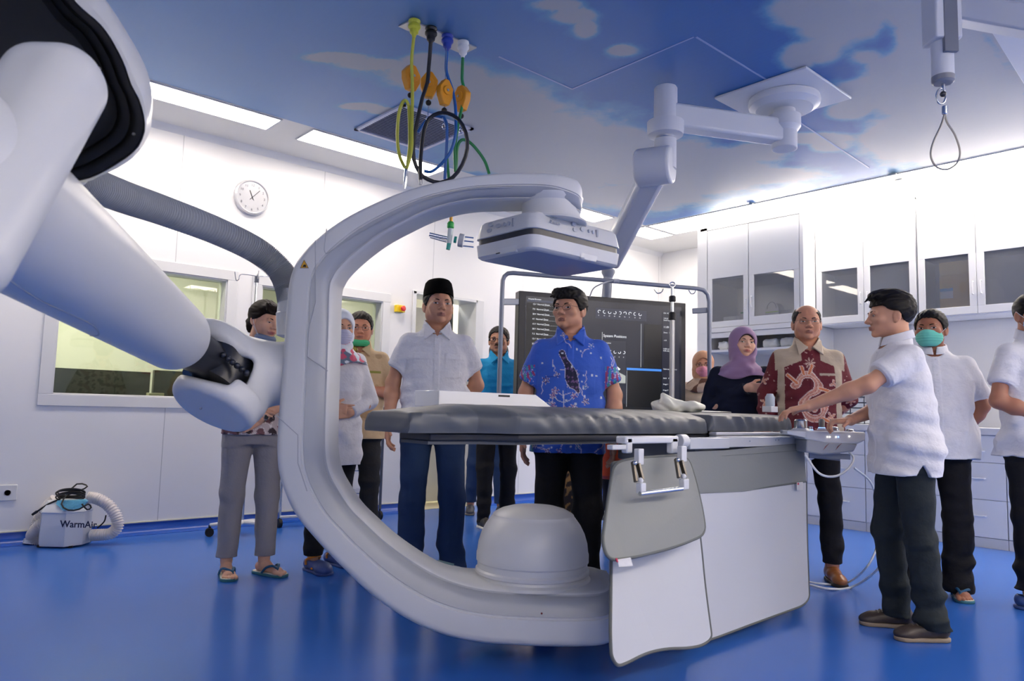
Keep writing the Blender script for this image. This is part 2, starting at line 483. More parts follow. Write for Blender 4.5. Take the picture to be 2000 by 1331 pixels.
# control room and corridor beyond the windows
YEL = mat('control_room_wall', (216, 214, 205), 0.6, bump=0.03, emis=None)
m = MB(); m.box((X0, 8.6, 0), (4.05, 8.7, 2.9)); m.box((3.98, YW + .12, 0), (4.06, 8.6, 2.9)); m.box((X0, YW + .12, 2.75), (4.05, 8.6, 2.85))
m.box((-3, YW + .12, 0), (-2.9, 8.6, 2.9))
tag(m.build('wall_far', YEL), kind='structure')
m = MB(); m.box((4.06, 9.5, 0), (X1, 9.6, 2.9)); m.box((4.06, YW + .12, 2.75), (X1, 9.5, 2.85)); m.box((5.6, YW + .12, 0), (5.7, 9.5, 2.9))
tag(m.build('wall_corridor', mat('corridor_wall', (200, 198, 186), 0.6, bump=.03)), kind='structure')
tag(MB().box((4.06, YW + .0, 0.0), (5.6, 9.4, 0.006)).build('trim_4', mat('beige_vinyl', (206, 196, 168), 0.4, bump=.02)), kind='structure')
for (a, b, c) in ((0.0, 2.6, 'control'), (4.3, 5.4, 'corridor')):
    o = thing('ceiling_light', 'white %s room ceiling panel beyond the %s' % (c, 'windows' if c == 'control' else 'doorway'), 'ceiling light', (a, 7.4, 2.72))
    MB().box((a, 7.1, 2.73), (b, 7.6, 2.749)).build('lamp_panel', mat('lamp_panel_far', (255, 255, 255), emis=(255, 252, 240), es=16.0), o)

SKY_E = None
def window(n, W, name):
    x0, x1, z0, z1 = W
    o = thing(name, None, None, ((x0 + x1) / 2, YW, z0)); o['kind'] = 'structure'; del_ = 0
    f = MB(); w = .085; y0, y1 = YW - .012, YW + .14
    f.box((x0 - w, y0, z0 - w), (x1 + w, YW - .001, z0)); f.box((x0 - w, y0, z1), (x1 + w, YW - .001, z1 + w))
    f.box((x0 - w, y0, z0), (x0, YW - .001, z1)); f.box((x1, y0, z0), (x1 + w, YW - .001, z1))
    f.box((x0 - .001, YW, z0), (x0 + .012, YW + .16, z1)); f.box((x1 - .012, YW, z0), (x1 + .001, YW + .16, z1))
    f.box((x0, YW, z0 - .001), (x1, YW + .16, z0 + .01)); f.box((x0, YW, z1 - .012), (x1, YW + .16, z1 + .001))
    f.build('window_frame', WHITE, o, bevel=.003)
    MB().box((x0 + .01, YW + .10, z0 + .01), (x1 - .01, YW + .106, z1 - .01)).build('window_pane', WPANE, o)
    return o
window(1, W1, 'window_1'); window(2, W2, 'window_2')
# desk partition behind window one
o = thing('desk_partition', 'dark green low desk screen behind the big window', 'partition', (1.2, 6.9, 0))
DG = mat('dark_green_screen', (58, 70, 66), 0.3, var=.3, bscale=6, bump=.03)
MB().box((-.4, 6.9, 0), (1.95, 6.95, 1.27)).build('screen_panel', DG, o); MB().box((1.97, 6.86, 0), (3.9, 6.91, 1.29)).build('screen_panel', DG, o)
MB().box((-.4, 6.96, .72), (3.9, 7.6, .75)).build('desk_top', mat('desk_grey', (150, 150, 140), .5), o)
o = MB().box((1.87, 6.62, 0.985), (1.99, 6.70, 1.09)).build('small_box', mat('cream_card', (206, 204, 176), .6, bump=.05), bevel=.003)
tag(o, 'small cream box on the sill behind the big window', 'box')
MB().box((-.4, 6.40, .95), (3.9, 6.84, .985)).build('trim_5', mat('sill_dark', (70, 76, 72), .35))['kind'] = 'structure'
# air vent of the control room seen in window
# door
o = thing('door_1', None, None, (4.6, YW, 0)); o['kind'] = 'structure'
f = MB(); x0, x1, z0, z1 = DR
f.box((x0 - .001, YW - .02, 0), (x0 + .04, YW + .3, z1)); f.box((x1 - .02, YW - .02, 0), (x1 + .09, YW + .3, z1)); f.box((x0, YW - .02, z1 - .03), (x1, YW + .3, z1 + .002))
f.build('door_frame', WHITE, o, bevel=.003)
lf = MB(); lf.box((x0 + .05, YW + .34, .03), (4.93, YW + .39, 2.1)); l = lf.build('door_leaf', mat('door_cream', (205, 202, 184), .4, bump=.02), o, bevel=.004)
g = MB(); g.box((4.935, YW + .33, .03), (4.965, YW + .4, 2.15)); g.cyl((4.95, YW + .31, .28), (4.95, YW + .31, .4), .014); g.cyl((4.95, YW + .31, 1.5), (4.95, YW + .31, 1.62), .014)
g.build('hinge', mat('hinge_grey', (92, 96, 94), .4, metal=.5), o)

# skirting with cove
BL = mat('blue_cove', (30, 82, 180), 0.28, bump=.02)
def skirt(name, x0, x1):
    pr = [(0, .085), (.004, .085), (.006, .05), (.016, .022), (.045, .006), (.085, .002), (.085, 0), (0, 0)]
    MB().prism([(x0, YW - a, b) for a, b in pr], (x1 - x0, 0, 0)).build(name, BL, smooth=True, angle=50)['kind'] = 'structure'
    MB().box((x0, YW - .009, .085), (x1, YW, .093)).build(name + '_cap', mat('cream_bead', (214, 214, 196), .5))['kind'] = 'structure'
skirt('baseboard_left', X0, DR[0] - .001); skirt('baseboard_right', DR[1] + .1, X1)
MB().box((X1 - .02, 4.79, 0), (X1, YW, .085)).build('baseboard_far', BL)['kind'] = 'structure'

# ------------------------------------------------ ceiling with printed sky
XL, YL = 6.9, 5.42
def sky_ceiling():
    st = .035; nx = int((XL - X0) / st); ny = int((YL - Y0) / st)
    gx = np.linspace(X0, XL, nx); gy = np.linspace(Y0, YL, ny)
    GX, GY = np.meshgrid(gx, gy, indexing='ij')
    V = np.stack([GX.ravel(), GY.ravel(), np.full(GX.size, HC)], 1)
    R_ = V - EYE; zc = R_ @ FW; px = 1000 + FPX * (R_ @ RT) / np.maximum(zc, .05); py = 665.5 - FPX * (R_ @ UP) / np.maximum(zc, .05)
    ok = (zc > .3) & (px > -900) & (px < 3200) & (py > -1500)
    B = [(860, 150, 90, 26), (930, 185, 85, 38), (1000, 240, 100, 55), (1090, 275, 110, 60), (1190, 300, 110, 55), (980, 300, 90, 40), (1290, 320, 120, 42),
         (1400, 320, 90, 30), (1090, 340, 120, 34), (830, 120, 40, 14), (1350, 360, 120, 22), (1250, 385, 120, 22), (1480, 300, 50, 16),
         (660, 112, 60, 8), (730, 125, 55, 9), (700, 208, 40, 7), (745, 216, 30, 6), (1090, 8, 40, 10), (1125, 30, 34, 12), (1145, 55, 18, 16), (1215, 98, 22, 8),
         (1600, 20, 90, 40), (1660, 55, 90, 40), (1740, 20, 80, 34), (1560, 110, 30, 26), (1600, 100, 40, 22), (1700, 110, 40, 20), (1740, 130, 60, 50), (1690, 175, 60, 40), (1800, 90, 60, 60), (1880, 120, 70, 70),
         (1800, 200, 90, 60), (1930, 200, 80, 70), (1760, 270, 60, 50), (1860, 290, 100, 40), (1960, 270, 60, 40), (1660, 215, 40, 14), (1930, 30, 60, 40), (1990, 60, 60, 60), (1590, 270, 60, 10), (1480, 345, 120, 14), (1620, 285, 30, 10)]
    d = np.zeros(len(V))
    for (cx, cy, rx, ry) in B: d = np.maximum(d, np.exp(-(((px - cx) / rx) ** 2 + ((py - cy) / ry) ** 2) * .7))
    for (cx, cy, rx, ry) in [(1690, 85, 46, 20), (1600, 150, 25, 16), (1730, 70, 20, 40), (1650, 145, 40, 18)]: d = d * (1 - .8 * np.exp(-(((px - cx) / rx) ** 2 + ((py - cy) / ry) ** 2) * .8))
    r = np.random.RandomState(5); n = 0
    for i in range(6):
        a = r.normal(0, 1.1, 4); n = n + np.sin(a[0] * V[:, 0] + a[1] * V[:, 1] * 1.4 + a[2] * 4)
    d = np.where(ok, d, np.clip(.35 + .2 * n, 0, 1))
    c = np.stack([d, np.clip((px - 300) / 1500, 0, 1) * ok + .5 * ~ok, np.zeros(len(V))], 1)
    F = (np.arange(nx - 1)[:, None] * ny + np.arange(ny - 1)[None, :]).ravel()
    F = np.stack([F, F + 1, F + ny + 1, F + ny], 1)
    m = bpy.data.materials.new('printed_sky'); m.use_nodes = True; nt = m.node_tree; b = nt.nodes['Principled BSDF']
    b.inputs['Roughness'].default_value = 0.42; b.inputs['Specular IOR Level'].default_value = .5
    N = nt.nodes.new; L = nt.links.new
    at = N('ShaderNodeVertexColor'); at.layer_name = 'Col'; se = N('ShaderNodeSeparateColor'); L(at.outputs[0], se.inputs[0])
    tc = N('ShaderNodeNewGeometry')
    n1 = N('ShaderNodeTexNoise'); n1.inputs['Scale'].default_value = 2.2; n1.inputs['Detail'].default_value = 7; n1.inputs['Roughness'].default_value = .6; L(tc.outputs['Position'], n1.inputs['Vector'])
    ad = N('ShaderNodeMath'); ad.operation = 'MULTIPLY_ADD'; ad.inputs[1].default_value = 1.0; L(n1.outputs['Fac'], ad.inputs[0]); L(se.outputs[0], ad.inputs[2])
    cr = N('ShaderNodeValToRGB'); e = cr.color_ramp.elements
    e[0].position = .80; e[0].color = (0, 0, 0, 1); e[1].position = 1.0; e[1].color = (1, 1, 1, 1); L(ad.outputs[0], cr.inputs[0])
    blue = N('ShaderNodeValToRGB'); q = blue.color_ramp.elements; q[0].color = lin((122, 166, 214)); q[1].color = lin((50, 110, 180)); q[0].position = .0; q[1].position = .75; L(se.outputs[1], blue.inputs[0])  # lighter left end: lamp gloss painted into the blue
    mid = N('ShaderNodeMixRGB'); mid.inputs[2].default_value = lin((104, 168, 204)); L(blue.outputs[0], mid.inputs[1])
    c2 = N('ShaderNodeValToRGB'); e = c2.color_ramp.elements; e[0].position = .64; e[0].color = (0, 0, 0, 1); e[1].position = .92; e[1].color = (1, 1, 1, 1); L(ad.outputs[0], c2.inputs[0]); L(c2.outputs[0], mid.inputs[0])
    mx = N('ShaderNodeMixRGB'); mx.inputs[2].default_value = lin((172, 178, 188)); L(cr.outputs[0], mx.inputs[0]); L(mid.outputs[0], mx.inputs[1]); L(mx.outputs[0], b.inputs['Base Color'])
    # creases of the printed film
    mp = N('ShaderNodeMapping'); mp.inputs['Scale'].default_value = (9, .9, 1); L(tc.outputs['Position'], mp.inputs['Vector'])
    n2 = N('ShaderNodeTexNoise'); n2.inputs['Scale'].default_value = 4; n2.inputs['Detail'].default_value = 3; L(mp.outputs[0], n2.inputs['Vector'])
    bp = N('ShaderNodeBump'); bp.inputs['Strength'].default_value = .22; bp.inputs['Distance'].default_value = .003; L(n2.outputs['Fac'], bp.inputs['Height']); L(bp.outputs[0], b.inputs['Normal'])
    o = mesh_np('ceiling', V, F, m, None, False, col=c); o['kind'] = 'structure'
    tag(MB().box((X0, Y0, HC + .004), (XL, YL, HC + .1)).build('ceiling_slab', PANEL), kind='structure')
sky_ceiling()
m = MB(); m.box((X0, YL, HC), (X1, YW, HC + .1)); m.box((XL, Y0, HC), (X1, YL, HC + .1)); tag(m.build('trim_1', mat('ceiling_white', (226, 226, 224), .5, bump=.02)), kind='structure')
m = MB(); m.prism([(X0, YW - .05, HC), (X0, YW, HC), (X0, YW, HC - .05)], (X1 - X0, 0, 0)); tag(m.build('trim_2', PANEL), kind='structure')
# seams proud of the print (access panels)
m = MB()
for a, b in (((3.56, 2.45), (3.57, 3.45)), ((2.9, 3.45), (3.57, 3.45)), ((4.95, 2.62), (6.6, 2.7)), ((3.57, 2.44), (4.6, 2.44))):
    m.bar((a[0], a[1], HC - .001), (b[0], b[1], HC - .001), .012, .004)
tag(m.build('trim_3', mat('film_seam', (150, 172, 214), .3)), kind='structure')

def lamp(x0, x1, y0, y1, label, group=None, parts=1):
    o = thing('ceiling_light', label, 'ceiling light', ((x0 + x1) / 2, (y0 + y1) / 2, HC - .012), group=group)
    f = MB(); w = .012; z0, z1 = HC - .010, HC - .0005
    f.box((x0, y0, z0), (x1, y0 + w, z1)); f.box((x0, y1 - w, z0), (x1, y1, z1)); f.box((x0, y0 + w, z0), (x0 + w, y1 - w, z1)); f.box((x1 - w, y0 + w, z0), (x1, y1 - w, z1))
    f.build('frame', mat('lamp_frame', (205, 207, 212), .4), o)
    MB().box((x0 + w, y0 + w, HC - .007), (x1 - w, y1 - w, HC - .001)).build('diffuser', LIT, o)
lamp(-.2, 2.37, 5.435, 5.735, 'long lit ceiling panel above the big window, by the clock')
lamp(2.63, 4.0, 5.435, 5.76, 'lit ceiling panel behind the hanging hoses and the air grille')
lamp(5.75, 6.36, 5.44, 5.76, 'short lit ceiling panel behind the top of the white scanner arm')
lamp(6.92, 7.5, 5.44, 5.8, 'small lit ceiling panel in the far corner above the monitor')
lamp(6.92, 7.47, .6, 5.4, 'long lit strip along the ceiling in front of the tall cabinets')
lamp(6.92, 7.47, -2.4, .55, 'lit strip at the near end of the cabinet wall')
for i, x in enumerate((-2.4, .0, 2.4, 4.7)):  # unseen panels added as frontal fill light
    lamp(x, x + 1.9, -2.3, -1.82, 'added fill light panel behind the viewpoint', 'added fill panels on the near side')
for (y, lb) in ((4.03, 'small white clip on the lit strip, above the tall cabinet doors'), (2.61, 'small white clip on the lit strip, nearer the hanging cable')):
    m = MB(); m.box((6.86, y - .035, HC - .028), (7.08, y + .035, HC - .012)); m.box((7.02, y - .05, HC - .035), (7.10, y + .05, HC - .012))
    tag(m.build('lamp_clip', mat('clip_cream', (208, 210, 200), .4), bevel=.003), lb, 'clip')

# ceiling air grille
o = thing('air_grille', 'square white slatted air grille in the printed sky ceiling', 'air grille', (3.2, 4.85, HC - .02))
x0, x1, y0, y1 = 2.87, 3.54, 4.5, 5.2; m = MB(); z0, z1 = HC - .016, HC - .001
m.box((x0, y0, z0), (x1, y0 + .03, z1)); m.box((x0, y1 - .03, z0), (x1, y1, z1)); m.box((x0, y0, z0), (x0 + .03, y1, z1)); m.box((x1 - .03, y0, z0), (x1, y1, z1))
m.build('grille_frame', mat('grille_white', (198, 204, 226), .4), o)
MB().box((x0 + .03, y0 + .03, HC - .003), (x1 - .03, y1 - .03, HC - .001)).build('duct', mat('duct_dark', (88, 94, 112), .7), o)
m = MB()
for i in range(22):
    y = y0 + .04 + i * .0285; m.obox(((x0 + x1) / 2, y, HC - .010), (.31, 0, 0), (0, .008, .0035), (0, -.0006, .0012))
m.build('slats', mat('grille_white', (198, 204, 226), .4), o)

# ------------------------------------------------ cabinets
def handle(p, o, L=.11):
    m = MB(); m.tube([(p[0], p[1], p[2] - L / 2), (p[0] - .022, p[1], p[2] - L / 2), (p[0] - .026, p[1], p[2]), (p[0] - .022, p[1], p[2] + L / 2), (p[0], p[1], p[2] + L / 2)], .007, 8)
    return m.build('handle', mat('handle_white', (222, 224, 228), .3), o, smooth=True)
def glass_door(root, X, ya, yb, z0, z1, pz0, pz1, hs):
    """door with one pane; ya<yb, hs=+1 handle on the far (large y) side"""
    m = MB(); t = .02; e = .058; ya += .002; yb -= .002
    m.box((X, ya, z0), (X + t, yb, pz0)); m.box((X, ya, pz1), (X + t, yb, z1)); m.box((X, ya, pz0), (X + t, ya + e, pz1)); m.box((X, yb - e, pz0), (X + t, yb, pz1))
    d = m.build('door', CAB, root, bevel=.0015, bseg=1)
    g = MB().box((X + .008, ya + e, pz0), (X + .012, yb - e, pz1)).build('glass_pane', PANE, d)
    handle((X, (yb - .03) if hs > 0 else (ya + .03), pz0 + .16), d)
    return d
INSIDE = mat('cabinet_inside', (240, 242, 248), .5, bump=.02)
def carcass(root, X, ya, yb, z0, z1, back, shelves=()):
    m = MB(); t = .018
    m.box((X + .021, ya, z0), (back, ya + t, z1)); m.box((X + .021, yb - t, z0), (back, yb, z1)); m.box((X + .021, ya, z0), (back, yb, z0 + t)); m.box((X + .021, ya, z1 - t), (back, yb, z1))
    m.box((back - .01, ya, z0), (back, yb, z1))
    for z in shelves: m.box((X + .03, ya + t, z), (back - .01, yb - t, z + t))
    return m.build('carcass', INSIDE, root)
BK = XB - .002
t = thing('tall_cabinet', 'tall white built-in cabinet with two glazed doors beside the monitor', 'cabinet', (7.3, 4.17, 0))
m = MB(); m.box((XC, 3.54, 0), (BK, 3.58, 3.12)); m.box((XC, 4.665, 0), (BK, 4.79, 3.12)); m.box((XC, 3.58, 3.09), (BK, 4.75, 3.12)); m.build('side_panels', CAB, t)
carcass(t, XC, 3.58, 4.75, 1.985, 3.09, BK, (2.51,))
glass_door(t, XC, 4.155, 4.66, 1.985, 3.08, 2.05, 2.53, -1); glass_door(t, XC, 3.585, 4.15, 1.985, 3.08, 2.075, 2.52, 1)
m = MB(); m.box((XC - .005, 3.58, 1.93), (XC + .3, 4.75, 1.98)); m.box((XC + .005, 3.58, 1.87), (XC + .03, 4.75, 1.925)); m.box((XC + .02, 3.58, 1.715), (BK, 4.75, 1.74)); m.build('shelf', CAB, t)
m = MB(); m.box((BK - .02, 3.58, .95), (BK, 4.75, 1.93)); m.build('back_panel', INSIDE, t)
m = MB(); m.box((XC + .03, 3.6, 0.08), (BK, 4.74, .9)); m.box((XC, 3.58, .9), (BK, 4.75, .95)); m.build('base', CAB, t)
# contents of the tall cabinet shelf and glass doors
for i, (y, c, w_) in enumerate(((4.5, (228, 230, 232), .13), (4.36, (222, 226, 228), .13), (4.22, (216, 220, 222), .12), (3.95, (196, 202, 208), .17), (3.76, (186, 192, 198), .15))):
    f = Field((-.12, -w_ / 2, 0), (.12, w_ / 2, .1), .008); f.rbox((0, 0, .045), (.1, w_ / 2, .045), .025); f.folds(.006, i + 3, (60, 60, 60)); V, Q = f.mesh()
    o = mesh_np('sterile_pack', V + np.array([XC + .16, y, 1.742]), Q, mat('pack_%d' % i, c, .4, bump=.1, bscale=60))
    tag(o, ['crumpled white sterile pack at the far end of the shelf above the woman', 'white sterile pack, second from the far end of the cabinet shelf', 'white sterile pack in the middle of the cabinet shelf, behind the purple hijab', 'grey wrapped pack on the cabinet shelf beside the bald man', 'darker grey wrapped pack, nearest the bald man'][i], 'pack')
LG = mat('pale_box', (206, 212, 224), .5, bump=.03)
tag(MB().box((XC + .1, 4.35, 2.005), (XC + .3, 4.52, 2.11)).build('box', LG, bevel=.004), 'low pale box behind the left glazed door of the tall cabinet', 'box')
o = thing('spray_pack', 'white and green carton standing behind the left glazed door', 'carton', (XC + .12, 4.26, 2.005))
MB().obox((XC + .12, 4.25, 2.09), (.03, 0, 0), (0, .05, 0), (0, .012, .085)).build('carton', mat('carton_white', (232, 234, 236), .4), o, bevel=.004)
MB().box((XC + .086, 4.22, 2.13), (XC + .09, 4.3, 2.142)).build('stripe', mat('green_mark', (70, 170, 110), .5), o)
o = thing('gauze_drum', 'white round-topped dispenser with a green band in the tall cabinet', 'dispenser', (XC + .15, 3.93, 2.005))
m = MB(); m.prism([(XC + .08, 3.93 + .075 * math.cos(a), 2.005 + .13 + .085 * math.sin(a)) for a in np.linspace(0, math.pi, 14)] + [(XC + .08, 3.855, 2.005), (XC + .08, 4.005, 2.005)], (.12, 0, 0)); m.build('shell', mat('dispenser_white', (218, 221, 228), .35), o)
MB().box((XC + .077, 3.857, 2.11), (XC + .079, 4.003, 2.122)).build('green_band', mat('lime', (170, 214, 110), .5), o)
MB().tube([(XC + .075, 3.93 + .05 * math.cos(a), 2.15 + .07 * math.sin(a)) for a in np.linspace(0, math.pi, 12)], .004).build('rim', mat('rim_grey', (150, 156, 168), .4), o)
tag(MB().box((XC + .1, 3.63, 2.005), (XC + .32, 3.84, 2.13)).build('box', mat('lilac_box', (184, 190, 208), .5, bump=.03), bevel=.004), 'grey lilac box beside the round dispenser behind the right glazed door', 'box')

# upper cabinets
UZ0, UZ1 = 1.96, 3.11
names = ('white wall cabinet next to the tall unit, bright lamps mirrored in its glass', 'white wall cabinet with the cardboard box behind its glass', 'white wall cabinet at the near end, beyond the cardboard box')
for k, yb in enumerate((3.53, 2.56, 1.59)):
    ya = yb - .955
    t = thing('wall_cabinet', names[k], 'cabinet', (7.5, (ya + yb) / 2, UZ0))
    carcass(t, XU, ya, yb, UZ0, UZ1, BK, (2.52,))
    mid = ya + .477
    glass_door(t, XU, mid, yb, UZ0 + .01, UZ1, 2.038, 2.506, -1); glass_door(t, XU, ya, mid, UZ0 + .01, UZ1, 2.038, 2.506, 1)
m = MB(); m.box((XU + .05, -1, UZ1), (BK, 3.53, HC)); tag(m.build('trim_6', PANEL), kind='structure')
tag(MB().box((XU + .1, 3.2, 1.98), (XU + .28, 3.42, 2.055)).build('box', mat('pale_flat_box', (214, 218, 228), .5, bump=.03), bevel=.004), 'flat pale box behind the first wall cabinet glass', 'box')
o = thing('cardboard_box', 'brown cardboard box with a blue and white label behind cabinet glass', 'box', (XU + .2, 2.28, 1.98))
CBD = mat('cardboard', (226, 190, 124), .7, bump=.06, bscale=90)
MB().box((XU + .06, 2.14, 1.98), (XU + .34, 2.40, 2.34)).build('carton', CBD, o, bevel=.003)
for q_, e_ in ((.07, -.012), (.33, .012)): MB().obox((XU + q_, 2.27, 2.40), (.003, 0, .0), (0, .13, 0), (e_, 0, .062)).build('flap', mat('cardboard_light', (238, 208, 146), .7, bump=.06), o)
l = MB().box((XU + .056, 2.29, 2.13), (XU + .059, 2.395, 2.22)).build('label', mat('label_white', (236, 238, 240), .5), o); MB().box((XU + .054, 2.29, 2.195), (XU + .0555, 2.395, 2.222)).build('stripe', mat('label_blue', (34, 140, 214), .5), l)

# base drawers
m = None; ys = 3.53; k = 0
lab = ['white drawer unit beside the tall cabinet, behind the man in the dragon shirt', 'white drawer unit behind the console operator', 'white drawer unit behind the man in the green mask', 'white drawer unit behind the blue-masked man on the right', 'white drawer unit just beyond the right edge men']
while k < 5:
    yb = ys - k * .56; ya = yb - .556
    t = thing('drawer_unit', lab[k], 'drawers', (7.3, (ya + yb) / 2, 0))
    MB().box((XC + .021, ya, .0), (BK, yb, .918)).build('carcass', CAB, t)
    MB().box((XC + .005, ya, .0), (XC + .02, yb, .08)).build('plinth', mat('plinth_grey', (204, 208, 216), .5), t)
    for (za, zb) in ((.085, .386), (.39, .69), (.694, .914)):
        d = MB().box((XC, ya + .002, za), (XC + .02, yb - .002, zb)).build('drawer', CAB, t, bevel=.0015, bseg=1)
        hm = MB(); c = (ya + yb) / 2 + .0; hz = zb - .13
        hm.tube([(XC, c - .13, hz), (XC - .022, c - .125, hz), (XC - .022, c + .125, hz), (XC, c + .13, hz)], .006, 8); hm.build('handle', mat('handle_white', (222, 224, 228), .3), d)
        lk = MB(); lk.cyl((XC - .008, c, zb - .06), (XC + .001, c, zb - .06), .011, seg=14); lk.box((XC - .016, c - .003, zb - .066), (XC - .008, c + .003, zb - .054)); lk.build('lock', mat('lock_dark', (70, 72, 78), .3, metal=.8), d)
    k += 1
o = MB().box((XC - .02, .7, .918), (BK, 3.535, .978)).build('worktop', WHITE, bevel=.004); tag(o, 'long white worktop over the row of drawer units', 'worktop')
# small drawer organiser on the worktop
o = thing('drawer_organiser', 'grey rack of tiny labelled drawers on the worktop behind the operator', 'organiser', (7.4, 3.0, .978))
MB().box((7.18, 2.62, .978), (7.5, 3.42, 1.24)).build('housing', mat('organiser_dark', (74, 84, 104), .5), o)
for i in range(6):
    for j in range(5):
        y = 2.64 + i * .13; z = .985 + j * .05
        MB().box((7.165, y, z), (7.179, y + .115, z + .038)).build('drawer', mat('organiser_clear', (206, 212, 220), .35), o)
# ================================================================ ANGIOGRAPHY ROBOT
F0, R0 = _F0, _R0
def loc3(u, D, z): return EYE * [1, 1, 0] + R0 * u + F0 * D + np.array([0, 0, z])
def cz(x, y, D):
    p = ond(x, y, D) ; return np.array([p @ R0, D, p[2]])
def toW(V): V = np.asarray(V); return V[:, :1] * R0 + V[:, 1:2] * F0 + V[:, 2:3] * np.array([0, 0, 1.0])
BX, BY = 2.262, 2.337                       # beam axis = middle of the table
robot = thing('angiography_robot', 'huge white C-shaped x-ray scanner arm on a robot arm, in front of the table', 'x-ray scanner', (.02, 2.66, 0))

OI = [((1142, 376), (1141, 398)), ((1138, 356), (1137, 405)), ((1122, 343), (1122, 402)), ((1085, 337), (1085, 390)), ((1040, 335), (1045, 384)), ((975, 336), (975, 384)),
      ((895, 345), (912, 387)), ((800, 367), (845, 403)), ((720, 399), (788, 429)), ((660, 431), (739, 456)), ((620, 461), (695, 489)), ((590, 491), (664, 518)),
      ((570, 522), (650, 538)), ((560, 560), (643, 562)), ((553, 640), (641, 640)), ((546, 740), (638, 740)), ((539, 830), (635, 840)), ((537, 885), (636, 890)),
      ((541, 925), (643, 924)), ((553, 965), (658, 954)), ((574, 1008), (685, 995)), ((613, 1056), (716, 1026)), ((655, 1101), (751, 1058)), ((720, 1163), (796, 1091)),
      ((790, 1212), (845, 1120)), ((860, 1243), (890, 1139)), ((930, 1259), (945, 1152)), ((1000, 1265), (1005, 1158)), ((1070, 1268), (1070, 1161)), ((1140, 1268), (1140, 1162)),
      ((1180, 1266), (1178, 1160)), ((1200, 1262), (1197, 1156)), ((1210, 1254), (1206, 1152))]
A = np.array(OI, float).reshape(len(OI), 4)
Wd = np.array([.10, .20, .26, .29, .30, .30] + [.30] * 19 + [.36, .46, .56, .60, .60, .56, .42, .24])
Fo = np.array([.10, .05, .02, 0, 0, 0] + [0] * 19 + [0, 0, 0, 0, 0, .01, .05, .16])
PR = [(0, .045), (.004, .018), (.018, .003), (.035, 0), (.108, 0), (.112, .007), (.118, .007), (.122, .002), (.165, .014), (.188, .030), (.195, .046), (.203, .046), (.210, .054), (.215, .066)]
def carm():
    n = 6; AA = spline(np.hstack([A, Wd[:, None], Fo[:, None]]), n * (len(A) - 1))
    V = []; k = len(PR) * 2
    for row in AA:
        O = ond(row[0], row[1], 3.0); I = ond(row[2], row[3], 3.0); W = row[4]; fo = row[5]
        T = (I - O); sc = 1 / .215; ks = min(1.0, W / .3)
        for a, d in PR: V.append(O + T * a * sc + F0 * (fo + d * ks))
        for a, d in PR[::-1]: V.append(O + T * a * sc + F0 * (fo + W - d * ks))
    m = len(AA); F = []; M = []
    for i in range(m - 1):
        for j in range(k):
            l = (j + 1) % k; F.append((i * k + j, i * k + l, (i + 1) * k + l, (i + 1) * k + j)); jj = j if j < len(PR) else k - 2 - j
            M.append(1 if 7 <= jj <= 10 else 0)
    F.append(tuple(range(k))[::-1]); F.append(tuple((m - 1) * k + j for j in range(k))); M += [0, 0]
    return mesh_np('c_arm', V, F, [SHELL, SHELL2], robot, True, midx=M, angle=50)
ca = carm()
# panel joints, label and triangle on the C
def onface(x, y, e=.0): return ond(x, y, 3.0 - e)
JT = mat('joint_grey', (168, 172, 182), .5)
for nm, pts in (('panel_joint', [(616, 470), (617, 590), (604, 640), (601, 697), (640, 725)]), ('panel_joint', [(638, 447), (634, 480), (634, 490), (642, 494), (690, 462), (800, 404), (900, 372), (1000, 366)]),
                ('panel_joint', [(540, 812), (582, 850), (582, 905), (600, 960)])):
    p = [onface(x, y, -.001) for x, y in (spline(pts, 24) if len(pts) > 6 else pts)]
    MB().tube(p, .0022, 6).build(nm, JT, ca)
MB().prism([onface(594, 509, .003), onface(587, 523, .003), onface(602, 523, .003)], F0 * .004).build('warning_triangle', mat('warning_yellow', (214, 160, 44), .5), ca)
m = MB(); tri = [onface(594, 508, .0035), onface(586.5, 524, .0035), onface(602.5, 524, .0035)]; m.tube(tri, .0011, 6, closed=True); m.prism([onface(590.5, 521.5, .0045), onface(598, 521.5, .0045), onface(597, 517, .0045), onface(593, 517.5, .0045)], F0 * .002)
m.build('warning_mark', BLACK, ca)
LZ = onz(0, 0)[2]
def onC(x, y): return onz(x, y, .305)
MB().prism([onC(855, 1095), onC(859, 1103), onC(885, 1110), onC(887, 1103)][::-1], (0, 0, .003)).build('label_plate', mat('label_teal', (96, 138, 150), .5, var=.5, bscale=260), ca)
for q in ([(885, 1106), (883, 1114), (896, 1117), (899, 1109)], [(884, 1117), (881, 1124), (895, 1128), (898, 1120)], [(903, 1112), (902, 1117), (909, 1119), (911, 1114)], [(914, 1117), (912, 1121), (918, 1124), (920, 1119)]):
    MB().prism([onC(*a) for a in q], (0, 0, .003)).build('type_plate', mat('label_pale', (196, 200, 204), .5, var=.4, bscale=240), ca)
MB().sphere(ond(1058, 1199, 2.996), .004, 10).build('indicator', mat('indicator_red', (120, 40, 50), .4), ca)
# tube dome
dc = loc3(.113, 3.29, .295)
m = MB(); m.lathe(dc, [(.262, 0), (.255, .012), (.242, .02), (.238, .03), (.246, .036), (.246, .048), (.238, .055), (.238, .078), (.243, .084), (.243, .115), (.240, .125), (.236, .16), (.224, .20), (.206, .235), (.186, .262), (.178, .272), (.176, .278), (.170, .284), (.14, .300), (.10, .311), (.05, .317), (0, .319)], seg=72)
m.build('tube_housing', SHELL, robot, smooth=True, angle=25)
